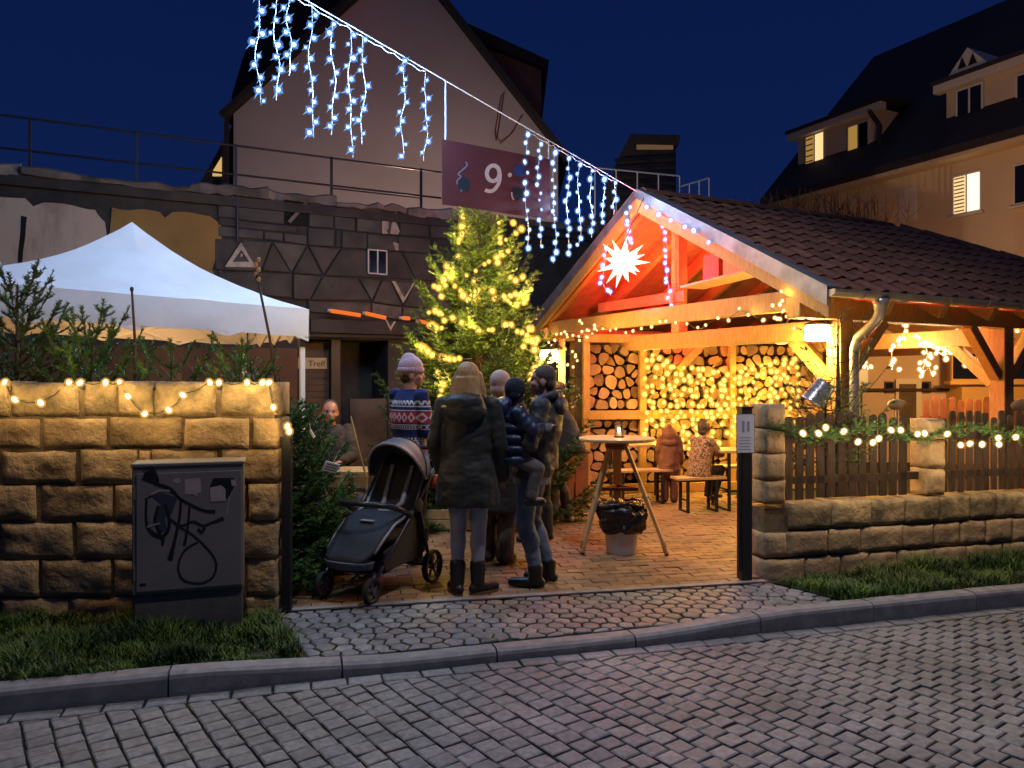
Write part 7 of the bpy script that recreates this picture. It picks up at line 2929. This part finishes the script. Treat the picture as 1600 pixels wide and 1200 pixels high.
# bumper bar
MB().tube([(-.235, -.03, .54), (-.235, .10, .60), (-.215, .20, .635), (-.13, .265, .65), (0, .285, .655), (.13, .265, .65), (.215, .20, .635), (.235, .10, .60), (.235, -.03, .54)], 0.020, 8).obj('bumper_bar', m_frame, st, local=True, smooth=True)
# hood: three-panel half dome open to the front
vs = []
na, nb_ = 9, 14
for sd, rr in ((0, .248), (1, .236)):
    for i in range(na):
        el = rad(-28 + 128 * i / (na - 1))        # from the front rim backwards
        for k in range(nb_ + 1):
            az = math.pi * k / nb_
            d = V((math.cos(az), -math.sin(el) * math.sin(az), math.cos(el) * math.sin(az)))
            p = V((0, -.22, .78)) + V((d.x * rr, d.y * rr * 1.12, d.z * rr * 1.22))
            vs.append(p)
fs = []
o = na * (nb_ + 1)
for i in range(na - 1):
    for k in range(nb_):
        a = i * (nb_ + 1) + k
        fs.append((a, a + 1, a + nb_ + 2, a + nb_ + 1))
        fs.append((o + a, o + a + nb_ + 1, o + a + nb_ + 2, o + a + 1))
for i in (0, na - 1):
    for k in range(nb_):
        a = i * (nb_ + 1) + k
        fs.append((a, a + 1, o + a + 1, o + a))
mb = MB()
half = (na - 1) * nb_
mb.add(vs, fs)
for q in range(len(fs)):
    if q < 2 * half and q % 2 == 1:
        mb.m[q] = 1
hd_ = mb.obj('hood', [m_fabl, m_liner], st, local=True, smooth=True)
MB().tube([vs[k] for k in range(nb_ + 1)], 0.011, 6).obj('piping', m_edge, hd_, local=True, smooth=True)
for i in (3, 6):
    MB().tube([V((0, -.22, .78)) + (vs[i * (nb_ + 1) + k] - V((0, -.22, .78))) * 1.015 for k in range(nb_ + 1)], 0.005, 5).obj('seam', m_fab, hd_, local=True)
# back of seat and basket
sheet_strip([(-.40, .90), (-.38, .74), (-.30, .60), (-.20, .50)], [.17, .20, .205, .20]).obj('seat_back', m_fabl, st, local=True, smooth=True, fix=True)
mb = MB()
mb.prism([(-.20, -.30, .22), (.20, -.30, .22), (.19, .22, .16), (-.19, .22, .16)], (0, 0, .16))
blob(mb, 'basket', m_fab, st, 0.014, 4, 0.01, 8, 2)
for sx_ in (-1, 1):
    MB().prism([(sx_ * .225, -.24, .34), (sx_ * .225, -.06, .56), (sx_ * .225, .30, .27), (sx_ * .215, .26, .20), (sx_ * .215, -.22, .20)], (sx_ * .008, 0, 0)).obj('side_panel', m_fab, st, local=True, fix=True)
hb2 = thing('handbag', 'small red handbag hanging from the pushchair handle', 'bag', (-0.62, 5.98, 0.80))
m_redbag = M('red_leather', (0.45, 0.07, 0.03), 0.4)
mb = MB().ell((0, 0, 0), (.075, .04, .05), 14, 10)
mb.ell((.03, 0, .03), (.04, .03, .03), 10, 8)
blob(mb, 'pouch', m_redbag, hb2, 0.009, 2, 0.006, 14, 2)
MB().tube([(-.05, 0, .03), (-.03, .01, .14), (.0, .02, .19), (.03, .01, .14), (.05, 0, .03)], 0.006, 6).obj('strap', m_redbag, hb2, local=True)

# ================================================================ CABINET
CA_ = rad(18)
cxd, cyd = V((math.cos(CA_), math.sin(CA_), 0)), V((-math.sin(CA_), math.cos(CA_), 0))
CO = V((-1.648, 4.72, 0))                    # front right corner
CWD, CDP = 0.623, 0.235


def c3(x, d, z):
    """x from the right edge leftwards (negative), d back from the front"""
    return CO + cxd * x + cyd * d + V((0, 0, z))


cb = thing('utility_cabinet', 'grey utility cabinet with graffiti in front of the left stone wall', 'utility cabinet', tuple(c3(-CWD / 2, CDP / 2, 0.06)))
m_cab = M('cabinet_grey', (0.185, 0.168, 0.150), 0.6, (0.155, 0.141, 0.127), 3, bump=0.08, bscale=60)
m_cabd = M('cabinet_base', (0.125, 0.114, 0.098), 0.8, (0.09, 0.082, 0.07), 6, bump=0.2, bscale=40)
m_paint = M('black_spray', (0.006, 0.006, 0.007), 0.5)
m_spray = M('blue_spray', (0.03, 0.038, 0.055), 0.5)
m_stick = M('sticker_paper', (0.40, 0.31, 0.28), 0.8, (0.34, 0.26, 0.24), 12)
xm = -CWD / 2
MB().box(c3(xm, CDP / 2, 0.70), (CWD, CDP, 0.76), CA_).obj('body', m_cab, cb, bevel=0.006)
MB().box(c3(xm, CDP / 2 + .004, 0.19), (CWD - 0.02, CDP - 0.02, 0.26), CA_).obj('base', m_cabd, cb, bevel=0.004)
MB().box(c3(xm, CDP / 2 - .002, 1.088), (CWD + 0.012, CDP + 0.012, 0.022), CA_).obj('lid', m_cab, cb, bevel=0.005)
dor = MB().box(c3(xm + .006, -0.003, 0.69), (CWD - 0.035, 0.012, 0.70), CA_).obj('door', m_cab, cb, bevel=0.003)
for z in (0.45, 0.93):
    MB().tube([c3(-CWD + 0.012, -0.008, z - .04), c3(-CWD + 0.012, -0.008, z + .04)], 0.008, 6).obj('hinge', m_cabd, cb)
MB().box(c3(-CWD + 0.06, -0.010, 0.385), (0.035, 0.003, 0.014), CA_).obj('maker_plate', m_paint, dor)


def cq(x, y, d):
    """pixel of the enlarged cabinet photograph (1006 px wide) to the front face"""
    u, v = 180 + x * 260 / 1006, 700 + y * 310 / 1200
    k = (u - 800) / 1200
    o = c3(0, -0.0095, 0)
    t = (k * o.y - o.x) / (cxd.x - k * cxd.y)
    yy = o.y + cxd.y * t
    return c3(t, -0.0095 - d, 1.6 - (v - HOR) / 1200 * yy)


def spray(pts, w, mat=None, d=0.0, name='graffiti'):
    return stroke(pts, w, name, mat or m_paint, dor, cq, 0, 0.001 + d)


spray([(165, 145), (225, 115), (262, 215), (160, 190)], 8)
flat([(175, 150), (228, 118), (268, 222), (162, 195)], 'graffiti', m_paint, dor, cq, 0.0, 0.0012)
spray([(190, 300), (186, 400), (192, 470)], 15)
spray([(186, 470), (230, 520), (285, 545), (285, 590)], [14, 30, 26, 14])
flat([(215, 290), (290, 272), (375, 300), (345, 395), (300, 420), (315, 500), (255, 520), (240, 440), (275, 340)], 'graffiti', m_spray, dor, cq, 0.0, 0.0008)
spray([(262, 350), (240, 440), (275, 520)], 18, d=.0003)
spray([(300, 340), (325, 420), (320, 500), (280, 540)], 20, d=.0003)
spray([(200, 300), (260, 265), (330, 258), (400, 310)], [10, 14, 16, 14], d=.0003)
spray([(240, 215), (330, 245), (390, 305), (470, 350), (540, 380), (605, 385)], [22, 22, 18, 16, 18, 26], d=.0004)
spray([(398, 310), (390, 420), (360, 560), (330, 680)], [14, 16, 20, 34], d=.0004)
spray([(450, 350), (440, 470), (418, 590)], [12, 14, 20], d=.0004)
spray([(320, 420), (380, 470), (460, 520), (530, 580), (590, 650), (612, 710), (590, 780), (530, 815), (460, 815), (405, 790), (382, 735), (392, 670), (430, 610), (500, 570)], 13, d=.0005)
spray([(335, 430), (400, 470), (470, 445), (530, 470), (590, 450), (655, 425)], [12, 12, 14, 16, 16, 26], d=.0006)
spray([(500, 490), (525, 510), (540, 480)], 18, d=.0006)
spray([(215, 282), (270, 258), (330, 260)], 12, m_stick, .0010, 'scratch')
spray([(192, 478), (230, 465), (270, 455)], 9, m_stick, .0010, 'scratch')
spray([(735, 225), (705, 270), (685, 330), (675, 400)], 5, m_stick, .0010, 'scratch')
flat([(420, 190), (515, 182), (520, 270), (492, 275), (490, 292), (475, 280), (420, 280)], 'sticker', m_stick, dor, cq, 0.0, 0.0015)
flat([(595, 182), (720, 180), (715, 260), (672, 310), (640, 300), (572, 230)], 'black_sticker', m_paint, dor, cq, 0.0, 0.0013)
flat([(570, 240), (640, 225), (668, 250), (668, 320), (578, 325)], 'sticker', m_stick, dor, cq, 0.0, 0.0022)
flat([(352, 188), (385, 182), (398, 205), (372, 218), (350, 205)], 'sticker', m_stick, dor, cq, 0.0, 0.0013)
flat([(700, 190), (725, 195), (732, 225), (705, 230)], 'sticker', m_stick, dor, cq, 0.0, 0.0024)

# ================================================================ HIGH TABLE, BIN, LANTERN
TX, TY = 0.925, 6.78
tb = thing('high_table', 'round wooden standing table on three splayed plank legs', 'table', (TX, TY, GZ))
MB().lathe((TX, TY, 1.055), [(0.328, 0), (0.335, 0.006), (0.335, 0.022), (0.328, 0.028)], 32).obj('tabletop', m_wood_y, tb)
MB().lathe((TX, TY, 0.985), [(0.10, 0), (0.11, 0.07)], 6).obj('hub', m_wood_r, tb)
feet = [(0.605, 6.70), (1.345, 6.66), (0.99, 7.20)]
for fx, fy in feet:
    d = V((fx - TX, fy - TY, 0))
    a, b = V((TX, TY, 1.04)) + d * 0.16, V((fx, fy, GZ + 0.02))
    lg = MB().beam(a, b, 0.075, 0.028, up=V((-d.x, -d.y, 0.4))).obj('leg', m_wood_y, tb, bevel=0.004)
    MB().beam(a.lerp(b, 0.90), b - V((0, 0, 0.018)), 0.05, 0.034, up=V((-d.x, -d.y, 0.4))).obj('foot', m_wood_r, lg)
    MB().tube([a.lerp(b, .5) - d.normalized() * .03, a.lerp(b, .5) + d.normalized() * .03], 0.009, 6).obj('bolt', m_zinc, lg)
for i in range(3):
    j = (i + 1) % 3
    pa = V((TX, TY, 1.04)).lerp(V((*feet[i], GZ)), 0.42)
    pb_ = V((TX, TY, 1.04)).lerp(V((*feet[j], GZ)), 0.42)
    MB().beam(pa, pb_, 0.02, 0.03).obj('spreader', m_wood_r, tb)
lt_ = thing('candle_lantern', 'small glass candle lantern standing on the high table', 'lantern', (TX + 0.02, TY, 1.083))
m_flame = E('candle_flame', (1.0, 0.62, 0.22), 9.0)
m_clear = M('lantern_glass', (1, 0.97, 0.9), 0.05, trans=0.95, alpha=0.25)
MB().lathe((TX + .02, TY, 1.084), [(0.045, 0), (0.048, 0.012)], 14).obj('foot', m_black, lt_)
MB().lathe((TX + .02, TY, 1.097), [(0.022, 0), (0.022, 0.03)], 10).obj('candle', m_frame_w, lt_)
MB().ell((TX + .02, TY, 1.150), (0.014, 0.014, 0.024), 8, 6).obj('flame', m_flame, lt_, smooth=True)
MB().tube([(TX + .02 + .043 * math.cos(k), TY + .043 * math.sin(k), 1.2) for k in [i * .52 for i in range(13)]], 0.005, 5).obj('top_ring', m_black, lt_)
for k in range(4):
    a = math.pi / 4 + k * math.pi / 2
    MB().tube([(TX + .02 + .044 * math.cos(a), TY + .044 * math.sin(a), 1.09), (TX + .02 + .042 * math.cos(a), TY + .042 * math.sin(a), 1.2)], 0.003, 5).obj('bar', m_black, lt_)
MB().tube([(TX + .02 - .04, TY, 1.2), (TX + .02 - .02, TY, 1.24), (TX + .02, TY, 1.25), (TX + .06, TY, 1.2)], 0.003, 5).obj('handle', m_black, lt_)
lamp('candle_glow', 'POINT', (TX + .02, TY - 0.07, 1.17), 0.6, (1, 0.6, 0.22), 0.02)

BX, BY = 0.965, 6.76
bk = thing('waste_bucket', 'light grey plastic bucket under the high table', 'bucket', (BX, BY, GZ))
m_pail = M('grey_plastic', (0.62, 0.61, 0.60), 0.45, (0.56, 0.55, 0.54), 4)
MB().lathe((BX, BY, GZ), [(0.128, 0), (0.132, 0.01), (0.150, 0.20), (0.156, 0.21), (0.156, 0.225), (0.140, 0.225), (0.12, 0.02)], 24).obj('pail', m_pail, bk, smooth=True)
gbg = thing('bin_bag', 'shiny black bin liner bulging out of the grey bucket', 'bin bag', (BX, BY, GZ + 0.17))
m_bag = M('black_plastic', (0.010, 0.010, 0.011), 0.16, bump=0.5, bscale=14, col2=(0.014, 0.014, 0.015), scale=5)
mb = MB()
mb.loft([(V((0, 0, .02)), .160, .160), (V((0.01, 0, .035)), .175, .172), (V((.01, 0, .10)), .205, .19), (V((0.0, 0, .18)), .215, .195), (V((-.01, 0, .25)), .19, .18), (V((-.02, 0, .275)), .14, .13)], 24)
blob(mb, 'liner', m_bag, gbg, 0.011, 1, 0.045, 9, 3)
mb = MB()
for k in range(14):
    a = 2 * math.pi * k / 14
    cap(mb, (.19 * math.cos(a) - .01, .175 * math.sin(a), .265 + .02 * math.sin(3 * a)), .016, (.205 * math.cos(a + .42) - .01, .185 * math.sin(a + .42), .27 + .02 * math.sin(3 * a + 1)), .014, 7)
blob(mb, 'rim_fold', m_bag, gbg, 0.010, 1, 0.02, 18, 5)

# ================================================================ NOTICES, TAGS, HANGING BUCKET
nt_ = thing('notice', 'white printed notice in a sleeve on the black gate post', 'notice', (1.752, 5.765, 1.0), 0.12)
m_paper = M('white_paper', (0.85, 0.85, 0.87), 0.35)
m_grey = M('grey_print', (0.33, 0.33, 0.36), 0.6)
MB().box((0, 0, .19), (.135, .006, .285)).obj('sheet', m_paper, nt_, local=True)
for x, w_, z0, z1 in ((-.018, .016, .20, .285), (.022, .016, .205, .28)):
    MB().box((x, -.0042, (z0 + z1) / 2), (w_, .002, z1 - z0)).obj('print', m_grey, nt_, local=True)
for k in range(5):
    MB().box((-.005, -.0040, .16 - k * .022), (.095 - .012 * (k % 2), .0015, .004)).obj('print', m_grey, nt_, local=True)
MB().box((0, .0, .19), (.145, .003, .295)).obj('sleeve', m_zinc, nt_, local=True)
for lab, u, v, y, rx, rz, w_, h_ in (('white price tag with dark lines on the fir by the gate', 517, 730, 5.20, .5, .5, .10, .075), ('tiny white tag on the fir above the price tag', 488, 678, 5.30, .3, -.8, .025, .06)):
    p = P(u, v, y)
    tg = thing('price_tag', lab, 'tag', tuple(p), rz)
    tg.rotation_euler = (rx, rz * .6, rz)
    MB().box((0, 0, 0), (w_, .004, h_)).obj('card', m_paper, tg, local=True)
    if w_ > .05:
        for k in range(3):
            MB().box((0, -.003, .02 - k * .02), (w_ * .75, .002, .005)).obj('print', m_ink, tg, local=True)
    MB().tube([(0, 0, h_ / 2 - .005), (.01, .02, h_ / 2 + .05)], 0.002, 4).obj('string', m_cable, tg, local=True)
hbk = thing('hanging_bucket', 'small shiny metal bucket hanging tilted on the bare fir', 'bucket', tuple(P(1281, 613, 6.35)))
hbk.rotation_euler = (rad(10), rad(32), 0)
m_tin = M('tin', (0.55, 0.56, 0.60), 0.28, (0.48, 0.48, 0.52), 5, metal=0.75)
MB().lathe((0, 0, -.10), [(.104, -.004), (.108, .0), (.102, .008), (.082, .185), (.074, .20), (.02, .203)], 22).obj('pail', m_tin, hbk, local=True, smooth=True)
MB().tube([(.076 * math.cos(k), .076 * math.sin(k), .095) for k in [i * .48 for i in range(14)]], 0.005, 5).obj('bead', m_tin, hbk, local=True)
MB().tube([(-.09, 0, -.02), (-.05, 0, .14), (0, 0, .19), (.05, 0, .14), (.09, 0, -.02)], 0.004, 5).obj('handle', m_zinc, hbk, local=True)

# ================================================================ WOODEN FURNITURE IN THE YARD
wt = thing('work_table', 'low table of pale planks behind the firs and the pushchair', 'table', (-1.33, 6.95, GZ))
for k in range(3):
    MB().box((0, -.14 + k * .14, .70), (.62, .13, .03)).obj('plank', m_wood_y, wt, local=True, bevel=0.003)
MB().box((0, -.225, .63), (.62, .02, .10)).obj('apron', m_wood_y, wt, local=True)
for x in (-.27, .27):
    for y in (-.17, .17):
        MB().box((x, y, .34), (.045, .045, .68)).obj('leg', m_wood, wt, local=True)
crt = thing('wooden_crate', 'reddish wooden crate on the ground beside the pale plank table', 'crate', (-1.28, 6.72, GZ))
for z in (.06, .17, .28):
    for y, L in ((-.16, .50), (.16, .50)):
        MB().box((0, y, z), (L, .016, .09)).obj('slat', m_wood_r, crt, local=True)
    for x in (-.25, .25):
        MB().box((x, 0, z), (.016, .30, .09)).obj('slat', m_wood_r, crt, local=True)
MB().box((0, 0, .015), (.48, .30, .015)).obj('bottom', m_wood_r, crt, local=True)
stk = thing('leaning_stick', 'thin yellow stick leaning beside the firs', 'stick', tuple(P(568, 740, 6.6)))
MB().tube([P(548, 650, 6.65), P(560, 700, 6.6), P(572, 745, 6.6), P(575, 815, 6.6)], [0.006, 0.008, 0.010, 0.011], 6).obj('stick', m_wood_y, stk)
bx_ = thing('tree_planter', 'low planter of pale planks round the foot of the Christmas tree', 'planter', (-0.38, 8.35, GZ))
for z in (.06, .165):
    for (cx, cy, sx_, sy_) in ((0, -.62, 1.25, .03), (0, .62, 1.25, .03), (-.625, 0, .03, 1.2), (.625, 0, .03, 1.2)):
        MB().box((cx, cy, z), (sx_, sy_, .098)).obj('plank', m_wood_y, bx_, local=True, bevel=0.003)
for x in (-.59, .59):
    for y in (-.585, .585):
        MB().box((x, y, .11), (.06, .06, .22)).obj('corner_post', m_wood, bx_, local=True)
MB().box((0, 0, .09), (1.2, 1.18, .12)).obj('soil', m_soil, bx_, local=True)
wp = thing('plank_stand', 'reddish wooden stand of two upright boards left of the high table', 'stand', (0.77, 9.0, GZ), 0.1)
for x, w_, h_ in ((-.09, .09, .66), (.05, .15, .68)):
    pl = [V((x - w_ / 2, 0, 0)), V((x + w_ / 2, 0, 0)), V((x + w_ / 2, 0, h_ - .03)), V((x + w_ / 2 - .03, 0, h_)), V((x - w_ / 2 + .03, 0, h_)), V((x - w_ / 2, 0, h_ - .03))]
    MB().prism(pl, (0, .04, 0)).obj('board', m_wood_r, wp, local=True, fix=True)
MB().box((-.02, .10, .30), (.26, .16, .04)).obj('shelf', m_wood_r, wp, local=True)
MB().box((-.02, .18, .16), (.24, .03, .32)).obj('back_leg', m_wood_r, wp, local=True)


def beer_table(loc, rz, L, H, D, name, label, cat, group, top):
    t = thing(name, label, cat, loc, rz, group)
    n = 2 if D > .3 else 1
    for k in range(n):
        MB().box((0, (k - (n - 1) / 2) * D / n, H - .014), (L, D / n - .006, .028)).obj('plank', top, t, local=True, bevel=0.003)
    for x in (-L / 2 + .12, L / 2 - .12):
        for y in (-D / 2 + .03, D / 2 - .03):
            MB().box((x, y, (H - .03) / 2), (.03, .03, H - .03)).obj('leg', m_black, t, local=True)
        MB().box((x, 0, H * .35), (.02, D - .06, .02)).obj('brace', m_black, t, local=True)
        MB().box((x, 0, .012), (.03, D - .02, .02)).obj('foot_bar', m_black, t, local=True)
    return t


beer_table((2.82, 9.15, GZ), rad(10), 0.95, 0.70, 0.50, 'beer_table', 'folding beer table with black legs in front of the leopard fleece child', 'table', 'folding beer tables and benches', m_wood_y)
beer_table((2.16, 8.90, GZ), rad(14), 0.60, 0.40, 0.25, 'beer_bench', 'short folding bench under the leopard fleece child', 'bench', 'folding beer tables and benches', m_wood_y)
beer_table((2.95, 9.75, GZ), rad(10), 1.1, 0.44, 0.25, 'beer_bench', 'yellow lit folding bench on the far side of the beer table', 'bench', 'folding beer tables and benches', m_wood_y)
beer_table((1.62, 9.85, GZ), rad(10), 0.85, 0.70, 0.45, 'beer_table', 'folding beer table behind the high table, left of the toddler', 'table', 'folding beer tables and benches', m_wood_y)
beer_table((1.58, 9.45, GZ), rad(10), 0.75, 0.42, 0.25, 'beer_bench', 'yellow lit folding bench behind the high table', 'bench', 'folding beer tables and benches', m_wood_y)

# garden ornaments and small sign by the right fence
for lab, u, v in (('yellow oval wooden ornament on a stick behind the fence, left of the middle post', 1401, 632), ('yellow oval wooden ornament on a stick behind the fence at the right edge', 1594, 634)):
    p = P(u, v, 6.95)
    g_ = thing('garden_ornament', lab, 'ornament', (p.x, p.y, GZ), 0, 'yellow oval ornaments behind the fence')
    MB().ell(p, (.088, .03, .052), 14, 8).obj('oval', m_wood_y, g_, smooth=True)
    MB().tube([(p.x, p.y, GZ), (p.x, p.y, p.z)], .012, 6).obj('stick', m_wood_y, g_)
p = P(1347, 590, 8.2)
sg2 = thing('small_sign', 'small pale blue sign beside the downpipe', 'sign', tuple(p))
MB().box(p, (.12, .02, .17)).obj('panel', m_paper, sg2)
MB().tube([(p.x, p.y + .02, GZ), (p.x, p.y + .02, p.z)], .012, 6).obj('stick', m_black, sg2)
